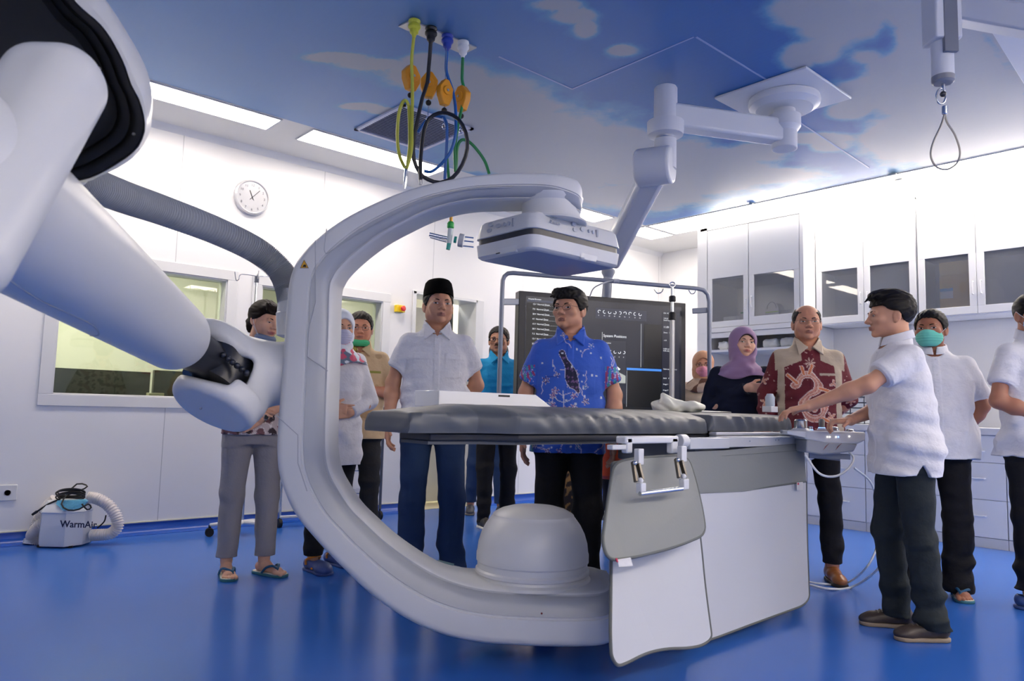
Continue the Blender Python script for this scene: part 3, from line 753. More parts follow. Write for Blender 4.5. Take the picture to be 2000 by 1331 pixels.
# rim of the platform
# detector
ZB = 1.677
cn = onz(1045, 484, ZB); cl = onz(916, 507, ZB); crr = onz(1218, 523, ZB)
dx0, dy0 = (cn[0] + cl[0]) / 2, (cn[1] + crr[1]) / 2; dx1, dy1 = crr[0], cl[1]
def rrect(x0, x1, y0, y1, r, n=7):
    P = []
    for (cx, cy, a0) in ((x1 - r, y1 - r, 0), (x0 + r, y1 - r, 90), (x0 + r, y0 + r, 180), (x1 - r, y0 + r, 270)):
        for i in range(n + 1):
            a = math.radians(a0 + 90 * i / n); P.append((cx + r * math.cos(a), cy + r * math.sin(a)))
    return P
def stack(levels, r, mats, name, parent, mi=None):
    """levels: (z, inset)"""
    V = []; F = []; M = []; n = None
    for z, s in levels:
        P = rrect(dx0 + s, dx1 - s, dy0 + s, dy1 - s, max(.01, r - s * .5)); n = len(P); V += [(x, y, z) for x, y in P]
    for i in range(len(levels) - 1):
        for j in range(n):
            l = (j + 1) % n; F.append((i * n + j, i * n + l, (i + 1) * n + l, (i + 1) * n + j)); M.append(0 if mi is None else mi[i])
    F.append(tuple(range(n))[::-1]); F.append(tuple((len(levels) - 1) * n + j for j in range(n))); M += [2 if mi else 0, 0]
    return mesh_np(name, V, F, mats, parent, True, midx=M, angle=35)
UND = mat('detector_underside', (150, 160, 188), .4, bump=.02)  # bluish reflection of the floor put into the base colour
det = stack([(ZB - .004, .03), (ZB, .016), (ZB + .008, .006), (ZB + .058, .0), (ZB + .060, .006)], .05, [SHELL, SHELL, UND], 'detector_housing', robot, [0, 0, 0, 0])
stack([(ZB + .060, .008), (ZB + .085, .008)], .05, mat('detector_band', (52, 54, 62), .3, var=.3, bscale=18), 'bumper_band', det)
stack([(ZB + .085, .004), (ZB + .087, .0), (ZB + .150, .014), (ZB + .160, .024), (ZB + .163, .05)], .05, SHELL, 'detector_cover', det)
for i, (a, c) in enumerate((((962, 492), (1012, 487)), ((1130, 508), (1172, 517)))):
    if i == 0: p = onx(a[0], a[1], dx0); q = onx(c[0], c[1], dx0); m = MB(); m.prism([(dx0 + .004, p[1], ZB + .045), (dx0 + .004, p[1] - .02, ZB - .003), (dx0 + .004, q[1] + .02, ZB - .003), (dx0 + .004, q[1], ZB + .045)], (.06, 0, 0))
    else: p = ony(a[0], a[1], dy0); q = ony(c[0], c[1], dy0); m = MB(); m.prism([(p[0], dy0 + .004, ZB + .045), (p[0] + .02, dy0 + .004, ZB - .003), (q[0] - .02, dy0 + .004, ZB - .003), (q[0], dy0 + .004, ZB + .045)], (0, .06, 0))
    m.build('grip_tab', SHELL, det, bevel=.004)
def dpx(x, y): return 880 + x / 5.263, 380 + y / 5.263
BT = mat('button_grey', (168, 174, 186), .5); BTR = mat('button_rim', (128, 134, 148), .5)
def button(cx, cy, w, h, face, ang=0):
    X, Y = dpx(cx, cy); n = 20; pts = []
    P = onx(X, Y, dx0 + .003) if face == 0 else ony(X, Y, dy0 + .003)
    ax = np.array([0, -1, 0.]) if face == 0 else np.array([1., 0, 0]); nn = np.array([-1, 0, 0.]) if face == 0 else np.array([0, -1., 0]); up = np.array([0, 0, 1.])
    r = min(w, h) / 2
    for k in range(n):
        t = 2 * math.pi * k / n; a = math.cos(t) * r + math.copysign(max(0, w / 2 - r), math.cos(t)); b = math.sin(t) * r + math.copysign(max(0, h / 2 - r), math.sin(t))
        pts.append(P - nn * .012 + ax * a + up * b)
    m = MB().prism(pts, nn * .014)
    return m.build('button', BT, det)
for c in ((410, 310, .028, .017), (398, 372, .028, .017), (488, 322, .030, .017), (553, 306, .013, .017), (596, 297, .013, .017), (641, 287, .010, .036)): button(*c, 0)
for c in ((1272, 302, .026, .018), (1282, 363, .026, .018), (1360, 358, .026, .018), (1427, 377, .011, .015), (1467, 387, .011, .015), (1508, 400, .009, .034)): button(*c, 1)
def mark(pts, face, mt, nm='mark'):
    P = [(onx if face == 0 else ony)(*dpx(x, y), (dx0 if face == 0 else dy0) - .0015) for x, y in pts]
    MB().prism(P, (.003, 0, 0) if face == 0 else (0, .003, 0)).build(nm, mt, det)
mark([(465, 606), (503, 596), (503, 604), (465, 614)], 0, BLACK); mark([(1330, 640), (1378, 652), (1378, 658), (1330, 646)], 1, BT)
mark([(1028, 262), (1046, 266), (1046, 292), (1028, 288)], 1, BTR)
for k in range(6): mark([(1060 + k * 12, 272 + k * 3), (1067 + k * 12, 274 + k * 3), (1067 + k * 12, 300 + k * 3), (1060 + k * 12, 298 + k * 3)], 1, BT)
for k, (a, b) in enumerate(((1022, 1112), (1030, 1100), (1048, 1090))): mark([(a, 205 + 14 * k), (b, 226 + 14 * k), (b, 228 + 14 * k), (a, 207 + 14 * k)], 1, BT)
cc = loc3(.155, 3.14, ZB + .16)
m = MB(); m.lathe(cc, [(.155, -.012), (.150, 0), (.132, .006), (.128, .02), (.126, .07), (.135, .085), (.138, .10)], seg=64); m.build('detector_collar', SHELL, robot, smooth=True, angle=30)

# wrist (fork) -------------------------------------------------------------
n_ = np.array([-.25, -.5, -.83]); n_ /= np.linalg.norm(n_)
fc = cz(411, 803, 2.88); lc = fc - n_ * .055; uc = fc - n_ * .335
uc = cz(432, 674, 3.04)
f = Field((-1.55, 2.55, .75), (-.82, 3.45, 1.5), .0085)
f.disc(lc, n_, .168, .055, .035)
f.disc(uc, n_, .138, .045, .035, k=.02)
col = cz(488, 738, 3.08); f.rbox(col, (.07, .13, .125), .05, k=.08)
f.cap(cz(474, 780, 3.02), cz(480, 712, 3.08), .095, .095, k=.06)
f.cap(cz(500, 728, 3.12), cz(572, 730, 3.165), .122, .140, k=.06)
a_, b_, d_ = frame(n_)
mc = cz(425, 722, 2.98) ; f.rbox(cz(420, 716, 2.9), (.12, .26, .058), .025, k=.02, sub=True, M=[[math.cos(.2), 0, -math.sin(.2)], [0, 1, 0], [math.sin(.2), 0, math.cos(.2)]])
V, Q = f.mesh(); fork = mesh_np('wrist_fork', toW(V), Q, SHELL, robot)
m = MB(); c0 = toW([cz(432, 716, 3.0)])[0]; nw = toW([n_])[0]
m.cyl(c0 - nw * .10, c0 + nw * .09, .115, seg=48)
DK = mat('joint_dark', (34, 38, 48), .28, bump=.03)
m.build('wrist_pivot', DK, robot, smooth=True)
m = MB()
for i in range(6):
    p = toW([cz(436 + i * 9, 694 + i * 7, 2.87 + i * .006)])[0]; m.sphere(p, .013, 10)
m.build('pivot_bolts', mat('bolt_dark', (48, 52, 62), .3, metal=.5), robot, smooth=True)
MB().prism([toW([cz(x, y, 2.845)])[0] for x, y in ((470, 742), (487, 700), (480, 684), (420, 671), (380, 668), (384, 690), (360, 715), (430, 735))], F0 * .12) if 0 else None
MB().sphere(toW([cz(392, 798, 2.845)])[0], .006, 10).build('screw', GREYM, fork)
# forearm ---------------------------------------------------------------------
e1 = cz(338, 655, 2.72); e0 = cz(82, 468, 1.74); dirf = (e0 - e1); e00 = e0 + dirf * .42
f = Field(np.minimum(e1, e00) - .26, np.maximum(e1, e00) + .26, .010)
f.cap(e1, e00, .128, .165)
V, Q = f.mesh(); fa = mesh_np('forearm', toW(V), Q, SHELL, robot)
q0, q1 = cz(352, 668, 2.76), cz(425, 712, 2.97)
m = MB(); m.cyl(toW([q0])[0], toW([q1])[0], .088, .07, seg=40); m.build('forearm_joint', DK, robot, smooth=True)
# lower cover line of the forearm
a, b, d = frame(dirf / np.linalg.norm(dirf)); dn = dirf / np.linalg.norm(dirf); Lf = np.linalg.norm(dirf)
def onarm(x, y):                            # point of the picture ray on the forearm surface
    best = None
    for D in np.linspace(1.2, 3.2, 400):
        p = cz(x, y, D); t = np.clip((p - e1) @ (e00 - e1) / ((e00 - e1) @ (e00 - e1)), 0, 1)
        if np.linalg.norm(p - e1 - t * (e00 - e1)) < .128 + .037 * t + .001: return toW([p])[0]
    return None
P = [onarm(x, y) for x, y in spline([(0, 534), (70, 582), (140, 615), (175, 632), (190, 645), (192, 655), (172, 656)], 30)]; P = [p for p in P if p is not None]
if len(P) > 3: MB().tube(P, .0022, 6).build('cover_joint', JT, fa)
# upper link and shoulder -----------------------------------------------------
f = Field((-1.55, .95, 1.0), (-1.0, 1.75, 2.0), .009)
l0, l1 = cz(98, 178, 1.50), cz(-90, 480, 1.28)
f = Field(np.minimum(l0, l1) - .2, np.maximum(l0, l1) + .2, .008)
ax = (l1 - l0); ax /= np.linalg.norm(ax); sd = np.cross(ax, [0, 1, 0]); sd /= np.linalg.norm(sd); nn_ = np.cross(sd, ax)
f.rbox((l0 + l1) / 2 + ax * 0, (.100, .085, np.linalg.norm(l1 - l0) / 2 + .10), .078, M=[sd, nn_, ax])
V, Q = f.mesh(); mesh_np('upper_link', toW(V), Q, SHELL, robot)
el = cz(-185, 420, 1.33)
MB().sphere(toW([el])[0], .16, 28).build('elbow_joint', SHELL, robot, smooth=True)
WO = [(-330, 40), (-250, -150), (-60, -250), (90, -160), (205, -2), (252, 70), (284, 130), (297, 180), (297, 225), (291, 262), (268, 300), (235, 325), (200, 342), (163, 357), (60, 372), (-120, 380), (-280, 260)]
BO = [(-300, 40), (-220, -120), (-60, -190), (50, -120), (144, 0), (200, 52), (238, 115), (256, 165), (272, 195), (281, 228), (282, 258), (266, 292), (232, 318), (198, 338), (160, 352), (60, 366), (-110, 372), (-260, 250)]
WO = spline(WO, 17 * 6, closed=True); BO = spline(BO, 18 * 6, closed=True)
def resamp(P, n=110):
    P = np.vstack([P, P[:1]]); s_ = np.r_[0, np.cumsum(np.linalg.norm(np.diff(P, axis=0), axis=1))]; t = np.linspace(0, s_[-1], n, endpoint=False)
    return np.stack([np.interp(t, s_, P[:, i]) for i in (0, 1)], 1)
WO, BO = resamp(WO), resamp(BO); WO = np.roll(WO, -int(np.argmin(np.linalg.norm(WO - BO[0], axis=1))), 0)
def ring(P, D, sc=1.0, c=(30, 130)): return [ond(c[0] + (x - c[0]) * sc, c[1] + (y - c[1]) * sc, D) for x, y in P]
def loftrings(name, rings, mt, parent, capl=True):
    n = len(rings[0]); V = [p for r in rings for p in r]; F = []
    for i in range(len(rings) - 1):
        for j in range(n): l = (j + 1) % n; F.append((i * n + j, (i + 1) * n + j, (i + 1) * n + l, i * n + l))
    if capl: F.append(tuple((len(rings) - 1) * n + j for j in range(n)))
    return mesh_np(name, V, F, mt, parent, True, angle=40)
sh = loftrings('shoulder_shell', [ring(BO, 1.745), ring(BO, 1.74, 1.004), ring(BO + (WO - BO) * .25, 1.742), ring(BO + (WO - BO) * .6, 1.765), ring(BO + (WO - BO) * .9, 1.81), ring(WO, 1.87), ring(WO, 2.0, .97), ring(WO, 2.15, .85), ring(WO, 2.2, .6)], SHELL, robot)
BKR = mat('shoulder_black', (24, 26, 31), .4, bump=.03)
loftrings('shoulder_recess', [ring(BO, 1.744, .999), ring(BO, 1.85, .985), ring(BO, 1.86, .90), ring(BO, 1.85, .885), ring(BO, 1.87, .80), ring(BO, 1.86, .785), ring(BO, 1.9, .7), ring(BO, 1.9, .2)], BKR, robot)
MB().sphere(ond(194, 134, 1.83), .005, 10).build('screw', STEEL, sh); MB().sphere(ond(261, 262, 1.83), .0045, 10).build('screw', STEEL, sh)
# stub of the forearm bearing seen under the link
MB().sphere(ond(140, 335, 1.98), .045, 20).build('bearing_cap', SHELL, robot, smooth=True)
# column standing on the floor, left of the picture
m = MB(); m.lathe(loc3(-1.95, 2.2, 0), [(.42, 0), (.42, .04), (.30, .10), (.27, .3), (.27, 1.75), (.30, 1.9), (.28, 2.15), (.1, 2.25)], seg=40); m.build('base_column', SHELL, robot, smooth=True, angle=35)
MB().cyl(loc3(-1.9, 2.3, 1.85), loc3(-1.5, 2.25, 1.82), .19, seg=40).build('shoulder_shaft', SHELL, robot, smooth=True)
# corrugated hose
HP = spline([toW([cz(*q)])[0] for q in ((120, 345, 2.3), (180, 362, 2.45), (250, 388, 2.65), (320, 412, 2.85), (420, 450, 3.1), (500, 489, 3.27), (545, 526, 3.33), (562, 560, 3.34), (568, 590, 3.34))], 560)
rr_ = .057 + .0024 * np.sign(np.sin(np.arange(len(HP)) * math.pi / 2 + .3))
MB().tube(HP, rr_, 20).build('corrugated_hose', mat('hose_grey', (158, 163, 171), .5), robot, smooth=True, angle=30)
m = MB(); m.lathe(ond(569, 588, 3.34), [(.030, -.17), (.056, -.16), (.064, -.06), (.060, -.055), (.058, .0), (.058, .05), (.05, .055)], axis=(0, 0, 1)); m.build('hose_coupler', SHELL, robot, smooth=True, angle=30)

# ================================================================ PATIENT TABLE
def tw(t, w_, z): return np.array([BX + t, BY - w_, z])
def tz(x, y, w_): return ony(x, y, BY - w_)
table = thing('patient_table', 'long patient table with a dark top, white side rails and white base', 'table', (3.3, BY, 0))
HWs = [(-.80, .02), (-.795, .10), (-.785, .14), (-.76, .153), (-.48, .155), (-.36, .253), (.9, .253)]
def padmesh(name, prof, z0, z1, crown, label, seed, wr=.002):
    ts = []; T = np.array(prof); tt = np.unique(np.concatenate([T[:, 0], np.linspace(T[0, 0], T[-1, 0], 150)]))
    hw = np.interp(tt, T[:, 0], T[:, 1]); V = []; na = 30; rc = .022
    sec = []
    for k in range(9): a = math.pi / 2 * k / 8; sec.append((-1, rc * (1 - math.sin(a)) if 0 else 0, 0)) if 0 else None
    # section: bottom -> near side -> top -> far side
    S_ = [(-.97, 0.0, 'b'), (-.99, .006, 's'), (-1, .02, 's'), (-1, .5, 's'), (-1, .97, 's')]
    r = np.random.RandomState(seed); ph = r.uniform(0, 6, 12); fq = r.uniform(20, 90, 12)
    H = z1 - z0; n = 0
    us = list(np.linspace(-1, 1, 25))
    for i, t in enumerate(tt):
        h_ = hw[i]; e = min(1, (t - tt[0]) / .03 + .15, (tt[-1] - t) / .03 + .15); row = []
        for v in (0, .06, .25, .5, .75, .94): 
            q = 0 if .1 < v < .9 else .006
            wrn = wr * sum(math.sin(fq[k] * t + ph[k] + v * 4) for k in range(5)) * (.4 + v)
            row.append((-(h_ - q) - wrn, z0 + H * v * e))
        for u in us[1:-1] if 1 else us:
            row.append((u * (h_ - .012), z0 + H * e + crown * (1 - abs(u) ** 2.5) * min(1, e) * min(1, (t - tt[0]) / .3) + .0012 * math.sin(fq[6] * t + u * 5)))
        for v in (.94, .75, .5, .25, .06, 0): row.append((h_ - (0 if .1 < v < .9 else .006), z0 + H * v * e))
        n = len(row); V += [tw(t, -w_, z) for w_, z in row]
    F = []
    for i in range(len(tt) - 1):
        for j in range(n): l = (j + 1) % n; F.append((i * n + j, i * n + l, (i + 1) * n + l, (i + 1) * n + j))
    F.append(tuple(range(n))[::-1]); F.append(tuple((len(tt) - 1) * n + j for j in range(n)))
    o = mesh_np(name, V, F, GREYP, None, True, angle=50); return tag(o, label, 'mattress')
padmesh('table_pad', [(-.80, .12), (-.795, .135), (-.785, .15), (-.48, .155), (-.37, .25), (-.355, .255), (.87, .255), (.9, .245)], .932, 1.005, .035, 'long grey padded mattress section at the head end of the table', 3)
padmesh('table_pad', [(.91, .245), (.935, .262), (1.66, .262), (1.72, .25), (1.74, .235)], .944, 1.024, .012, 'shorter grey mattress section nearest the control console', 8, .003)
ol = [(-.66, -.10), (-.66, .10), (-.45, .13), (-.33, .225), (1.75, .225), (1.75, -.225), (-.33, -.225), (-.45, -.13)]
m = MB(); m.prism([tw(t, w_, .900) for t, w_ in ol], (0, 0, .031)); m.build('table_top', mat('carbon_top', (36, 39, 46), .35, bump=.03), table, bevel=.006)
m = MB(); m.prism([tw(t * 1.0, w_ * .9, .888) for t, w_ in ol], (0, 0, .012)); m.build('top_underside', mat('carbon_under', (84, 88, 94), .45), table)
ME = mat('table_metal', (205, 208, 213), .35, metal=.2)
m = MB(); m.box(tuple(tw(.95, .30, .915)), tuple(tw(1.72, .24, .937))); m.build('side_rail', ME, table, bevel=.003) if 0 else None
def tb(t0, t1, w0, w1, z0, z1): return (BX + t0, BY - max(w0, w1), z0), (BX + t1, BY - min(w0, w1), z1)
m = MB(); m.box(*tb(.92, 1.72, .24, .285, .925, .941)); m.box(*tb(.95, 1.76, .285, .33, .868, .918)); m.box(*tb(.92, 1.74, .24, .285, .88, .922)); m.build('side_rail', ME, table, bevel=.004)
m = MB(); m.box(*tb(.92, 1.74, -.30, -.25, .87, .93)); m.build('far_rail', ME, table, bevel=.004)
m = MB(); m.box(*tb(.80, 1.72, -.24, .24, .78, .888)); m.build('top_carriage', mat('carriage_grey', (120, 126, 136), .4), table, bevel=.01)
m = MB(); m.box(*tb(.75, 1.45, -.20, .20, .08, .78)); m.build('column', SHELL, table, bevel=.05, bseg=4)
m = MB(); m.box(*tb(.35, 1.75, -.26, .24, .0, .08)); m.build('floor_plate', SHELL, table, bevel=.03, bseg=3)
for (x, y) in ((1465, 862), (1515, 860), (1521, 860), (1558, 858)): MB().sphere(tz(x, y, .332), .004, 8).build('screw', BT, table)
# end housing of the carriage
f = Field((1.48, -.24, .42), (2.02, .28, .90), .011); f.rbox((1.72, .02, .70), (.26, .22, .155), .08); f.rbox((1.74, 0.02, .81), (.28, .24, .035), .03, k=.02); V, Q = f.mesh()
V = V.copy(); V = np.stack([BX + V[:, 0], BY - V[:, 1], V[:, 2]], 1); mesh_np('end_housing', V, Q[:, ::-1], SHELL, table)
# clamps along the rail
m = MB()
for q in (((1341, 858), (1418, 876)),):
    a = tz(*q[0], .34); b = tz(*q[1], .34); m.box((a[0], BY - .36, b[2]), (b[0], BY - .30, a[2] + .006))
m.build('rail_clamp', ME, table, bevel=.004)
m = MB(); a = tz(1325, 862, .345); m.cyl(a, a + np.array([.05, 0, 0]), .03, seg=20); m.build('clamp_joint', WHITE, table, bevel=.003)

# lead curtains ------------------------------------------------------------------
def rounded(P, r, n=8):
    """closed outline with every corner rounded by its own radius (pixels of the picture)"""
    P = [np.array(p[:2], float) for p in P]; out = []; m_ = len(P)
    for i in range(m_):
        a, p, b = P[i - 1], P[i], P[(i + 1) % m_]; rr = r[i] if not np.isscalar(r) else r
        u, v = a - p, b - p; lu, lv = np.linalg.norm(u), np.linalg.norm(v); q = min(rr, lu * .48, lv * .48)
        if q < .5: out.append(p); continue
        s0_, s1_ = p + u / lu * q, p + v / lv * q
        for t in np.linspace(0, 1, n): out.append((1 - t) ** 2 * s0_ + 2 * t * (1 - t) * p + t * t * s1_)
    return np.array(out)
def panel(P, r, w0, w1, y0_, y1_, root, nm, mt, th=.007, pipe=True):
    Q = rounded(P, r); W3 = [tz(x, y, w0 + (w1 - w0) * (y - y0_) / (y1_ - y0_)) for x, y in Q]
    MB().prism(W3, (0, th, 0)).build(nm, mt, root)
    if pipe: MB().tube(np.array(W3) + np.array([0, th * .4, 0]), .0065, 8, closed=True).build('piping', GREYD, root, smooth=True)
root = thing('lead_curtain', 'wide white lead apron with a grey top band hanging from the table rail', 'lead curtain', tuple(tz(1480, 1180, .4) * [1, 1, 0]))
panel([(1325, 964), (1450, 959), (1575, 941), (1577, 1060), (1581, 1170), (1568, 1184), (1480, 1216), (1390, 1250), (1340, 1262)], [1, 1, 2, 20, 14, 20, 30, 20, 8], .372, .42, 950, 1250, root, 'white_panel', WVINYL)
panel([(1325, 884), (1420, 880), (1570, 866), (1575, 943), (1450, 961), (1325, 966)], 1, .345, .378, 880, 960, root, 'grey_band', GREYF, .012, False)
for y in (895, 922): panel([(1352, y), (1572, y - 16), (1572, y - 15), (1352, y + 1)], 0, .350, .350, 0, 1, root, 'seam', mat('seam_grey', (112, 116, 117), .6), .002, False)
m = MB(); a, b = tz(1556, 943, .39), tz(1567, 957, .39); m.box((a[0], a[1] - .004, b[2]), (b[0], a[1], a[2])); m.build('care_tag', mat('tag_white', (230, 230, 232), .5, var=.1, bscale=300), root)
MB().box((a[0] + .002, a[1] - .006, a[2] - .012), (a[0] + .014, a[1] - .004, a[2] - .002)).build('tag_mark', mat('tag_red', (206, 60, 80), .5), root)
root = thing('lead_curtain', 'white lead apron flap nearest the scanner with a curved grey hem', 'lead curtain', tuple(tz(1290, 1270, .55) * [1, 1, 0]))
Q = [(1196, 905), (1325, 890), (1362, 1000), (1370, 1066), (1378, 1150), (1388, 1225), (1391, 1248), (1372, 1262), (1345, 1267), (1300, 1268), (1262, 1277), (1225, 1296), (1207, 1303), (1195, 1284), (1193, 1240), (1195, 1090)]
panel(Q, [6, 6, 20, 20, 40, 12, 12, 14, 20, 22, 22, 14, 9, 18, 20, 30], .42, .57, 900, 1300, root, 'white_panel', WVINYL)
root = thing('grey_apron', 'grey rounded lead apron panel clipped over the white flap by a metal bracket', 'lead apron', tuple(tz(1280, 1060, .6) * [1, 1, .9]))
panel([(1200, 905), (1240, 896), (1300, 892), (1345, 890), (1362, 945), (1375, 1005), (1380, 1045), (1320, 1070), (1240, 1090), (1190, 1096), (1178, 1060), (1188, 985)], [26, 20, 20, 22, 40, 40, 22, 40, 40, 26, 20, 40], .46, .62, 890, 1095, root, 'apron_panel', GREYF, .012)
m = MB(); P = [tz(1206, 1094, .635), tz(1232, 1090, .635), tz(1236, 1106, .64), tz(1209, 1108, .64)]; m.prism(P, (0, .004, 0)); m.build('care_tag', mat('tag_white', (230, 230, 232), .5), root)
MB().prism([tz(1203, 1092, .637), tz(1206, 1091, .637), tz(1208, 1100, .637), tz(1205, 1098, .637)], (0, .004, 0)).build('tag_mark', mat('tag_red', (206, 60, 80), .5), root)
# bracket
root = thing('apron_bracket', 'white and steel hinge bracket holding the grey apron on the rail', 'bracket', tuple(tz(1275, 900, .5)))
WM_ = .50
def pt(x, y, w_=None): return tz(x, y, WM_ if w_ is None else w_)
m = MB(); a = pt(1222, 853); b = pt(1326, 866); m.box((a[0], BY - WM_, b[2]), (b[0], BY - WM_ + .05, a[2])); 
for x0_, x1_ in ((1225, 1236), (1313, 1325)):
    a = pt(x0_, 855); b = pt(x1_, 886); m.box((a[0], BY - WM_, b[2]), (b[0], BY - WM_ + .03, a[2]))
m.build('bracket_bar', WHITE, root, bevel=.006)
m = MB(); a = pt(1199, 870); b = pt(1226, 879); m.box((a[0], BY - WM_ + .005, b[2]), (b[0], BY - WM_ + .035, a[2])); m.build('side_pin', WHITE, root, bevel=.003)
for (x, ya, yb, yc, yd) in ((1248, 877, 908, 938, 950), (1332, 872, 902, 930, 942)):
    w1 = .53; g = MB(); a = pt(x - 5, ya, w1); b = pt(x + 5, yb, w1); g.box((a[0], BY - w1 - .012, b[2]), (b[0], BY - w1 + .012, a[2])); g.build('hinge_block', WHITE, root, bevel=.003)
    g = MB(); g.bar(pt(x - 2, yb - 2, .55), pt(x + 6, yc, .57), .012, .018); g.bar(pt(x - 12, yb - 6, .54), pt(x - 6, yc + 4, .565), .010, .02); g.build('steel_strap', mat('strap_steel', (110, 104, 96), .3, metal=.8), root, bevel=.002)
    g = MB(); a = pt(x - 2, yc + 6, .575); b = pt(x + 8, yc + 26, .575); g.box((a[0], BY - .59, b[2]), (b[0], BY - .565, a[2])); g.sphere(pt(x + 3, yc + 1, .575), .011, 12); g.build('foot_block', WHITE, root, bevel=.003)
    MB().sphere(pt(x - 8, yb - 3, .56), .0085, 12).build('bolt', CHROME, root, smooth=True)
MB().cyl(pt(1250, 965, .585), pt(1332, 955, .585), .0085, seg=14).build('steel_rod', CHROME, root, smooth=True)

# control console at the foot end ---------------------------------------------------
con = thing('control_console', 'white table-side control console with silver joysticks and small lights', 'control panel', tuple(onz(1625, 870, .84)))
DC = 3.92
def cp(x, y, D=DC): return ond(x, y, D)
m = MB(); top = [cp(1538, 842, 3.95), cp(1690, 846, 3.75), cp(1684, 848, 3.75)]
pts = [cp(1572, 842), cp(1692, 845), cp(1690, 862), cp(1676, 868), cp(1612, 868), cp(1572, 858)]
m.prism(pts, F0 * .26); m.build('console_body', WHITE, con, bevel=.012, bseg=3)
m = MB(); m.prism([cp(1576, 859), cp(1676, 868), cp(1668, 883), cp(1640, 886), cp(1606, 889), cp(1574, 884)], F0 * .2); m.build('lower_shell', SHELL2, con, bevel=.008)
m = MB(); m.prism([cp(1537, 841, 3.86), cp(1574, 843, 3.86), cp(1574, 856, 3.86), cp(1537, 848, 3.86)], F0 * .1); m.build('side_mount', WHITE, con, bevel=.004)
for x in (1612, 1636): MB().prism([cp(x + 8, 866, DC - .002), cp(x, 873, DC - .002), cp(x - 4, 880, DC - .002), cp(x + 2, 873, DC - .002)], F0 * .004).build('red_mark', mat('mark_dark_red', (130, 50, 50), .5), con)
LEDM = mat('led_white', (255, 255, 255), emis=(255, 240, 225), es=2.5); LEDB = mat('led_blue', (150, 180, 255), emis=(120, 160, 255), es=2.5)
for x, y, b in ((1616, 854, 0), (1621, 854, 0), (1633, 854, 0), (1637.5, 854, 1), (1659, 853, 0)): MB().sphere(cp(x, y, DC - .003), .0036, 8).build('indicator_light', LEDB if b else LEDM, con)
KN = mat('knob_steel', (176, 180, 186), .22, metal=1.0)
def knob(x, y, r, h, D, blue=False, mt=KN):
    c = cp(x, y, D); k = MB().lathe(c, [(r * 1.05, 0), (r, .003), (r, h * .8), (r * .8, h * .95), (0, h)], seg=32).build('knob', mt, con, smooth=True, angle=35)
    b_ = MB().lathe(c - [0, 0, .012], [(r * 1.6, 0), (r * 1.25, .008), (r * 1.1, .013)], seg=32).build('knob_base', WHITE, con, smooth=True)
    if blue: MB().lathe(c - [0, 0, .001], [(r * 1.15, 0), (r * 1.12, .003)], seg=32).build('knob_ring', LEDB, con)
knob(1564, 837, .034, .05, 4.0); knob(1605, 836, .016, .05, 4.08, True, mat('stick_dark', (120, 122, 124), .3, metal=.8)); knob(1628, 841, .026, .02, 4.05); knob(1583, 840, .012, .02, 4.06, True); knob(1661, 843, .02, .012, 4.05)
# underside bracket and cable loop
m = MB(); m.bar(cp(1580, 888, 3.98), cp(1660, 893, 3.98), .012, .03); m.bar(cp(1580, 893, 4.05), cp(1640, 899, 4.05), .014, .01); m.build('mount_arm', GREYM, con)
WC = mat('cable_white', (226, 228, 230), .4)
def cable(name, pts, r, mt, label, cat='cable', par=None, n=80, **k):
    o = MB().tube(spline(pts, n), r, 10).build(name, mt, par, smooth=True)
    if par is None: tag(o, label, cat, **k)
    return o
cable('console_cable', [cp(1573, 890, 3.8), cp(1600, 925, 3.78), cp(1630, 931, 3.8), cp(1655, 918, 3.9), cp(1667, 897, 4.0), cp(1655, 880, 4.05)], .006, WC, 'white cable looping under the control console')
cable('floor_cable', [onz(1576, 1137, .012), onz(1605, 1141, .012), onz(1650, 1141, .012), cp(1690, 1112, 4.35), cp(1713, 1065, 4.35), cp(1714, 1000, 4.3), cp(1702, 945, 4.2), cp(1668, 914, 4.1)], .006, WC, 'thin white cable hanging to the floor, inner of the two loops')
cable('floor_cable', [onz(1576, 1142, .012), onz(1620, 1151, .012), onz(1665, 1147, .012), cp(1712, 1115, 4.3), cp(1734, 1070, 4.3), cp(1728, 1020, 4.3)], .007, WC, 'white cable sweeping over the floor behind the operator, outer loop')

# things lying on the table ---------------------------------------------------------
yb = 2.42; a = ony(858, 763, yb); b = ony(1047, 772, yb); c = ony(1082, 796, yb); z0 = 1.028
o = thing('arm_board', 'glossy white wedge-ended board with a slot lying on the mattress', 'board', ((a[0] + c[0]) / 2, yb, z0))
GW = mat('gloss_white', (240, 241, 244), .08, coat=.3)
m = MB(); m.prism([(a[0], yb, z0), (a[0], yb, a[2]), (b[0], yb, a[2]), (c[0], yb, z0 + .004), (c[0], yb, z0)], (0, .17, 0)); m.build('board', GW, o, bevel=.004)
p = ony(986, 774, yb - .002); MB().box((p[0] - .035, yb - .0015, p[2] - .004), (p[0] + .03, yb + .004, p[2] + .004)).build('slot', BLACK, o)
f = Field((-.17, -.1, 0), (.16, .1, .12), .006); f.ell((-.06, 0, .03), (.09, .08, .06)); f.ell((.07, 0, .03), (.08, .07, .035), k=.03); f.cap((-.07, 0, .06), (-.09, 0, .10), .02, .012, k=.03); f.folds(.007, 4, (50, 50, 50)); f.each(lambda D, x, y, z: np.maximum(D, .002 - z)); V, Q = f.mesh()
p = tw(1.23, -.16, 1.034); o = mesh_np('plastic_bag', V @ np.array([[R0[0], R0[1], 0], [F0[0], F0[1], 0], [0, 0, 1]]) + p, Q, mat('milky_bag', (226, 226, 214), .35, bump=.1, bscale=50)); tag(o, 'crumpled milky plastic bag lying behind the mattress by the pole', 'bag')
o = thing('steel_tray', 'grey steel tray edge beside the mattress foot under the dragon shirt', 'tray', tuple(tw(1.85, -.22, .98)))
MB().box(*tb(1.55, 2.02, -.50, -.31, .985, 1.05)).build('tray_body', STEEL, o, bevel=.006)
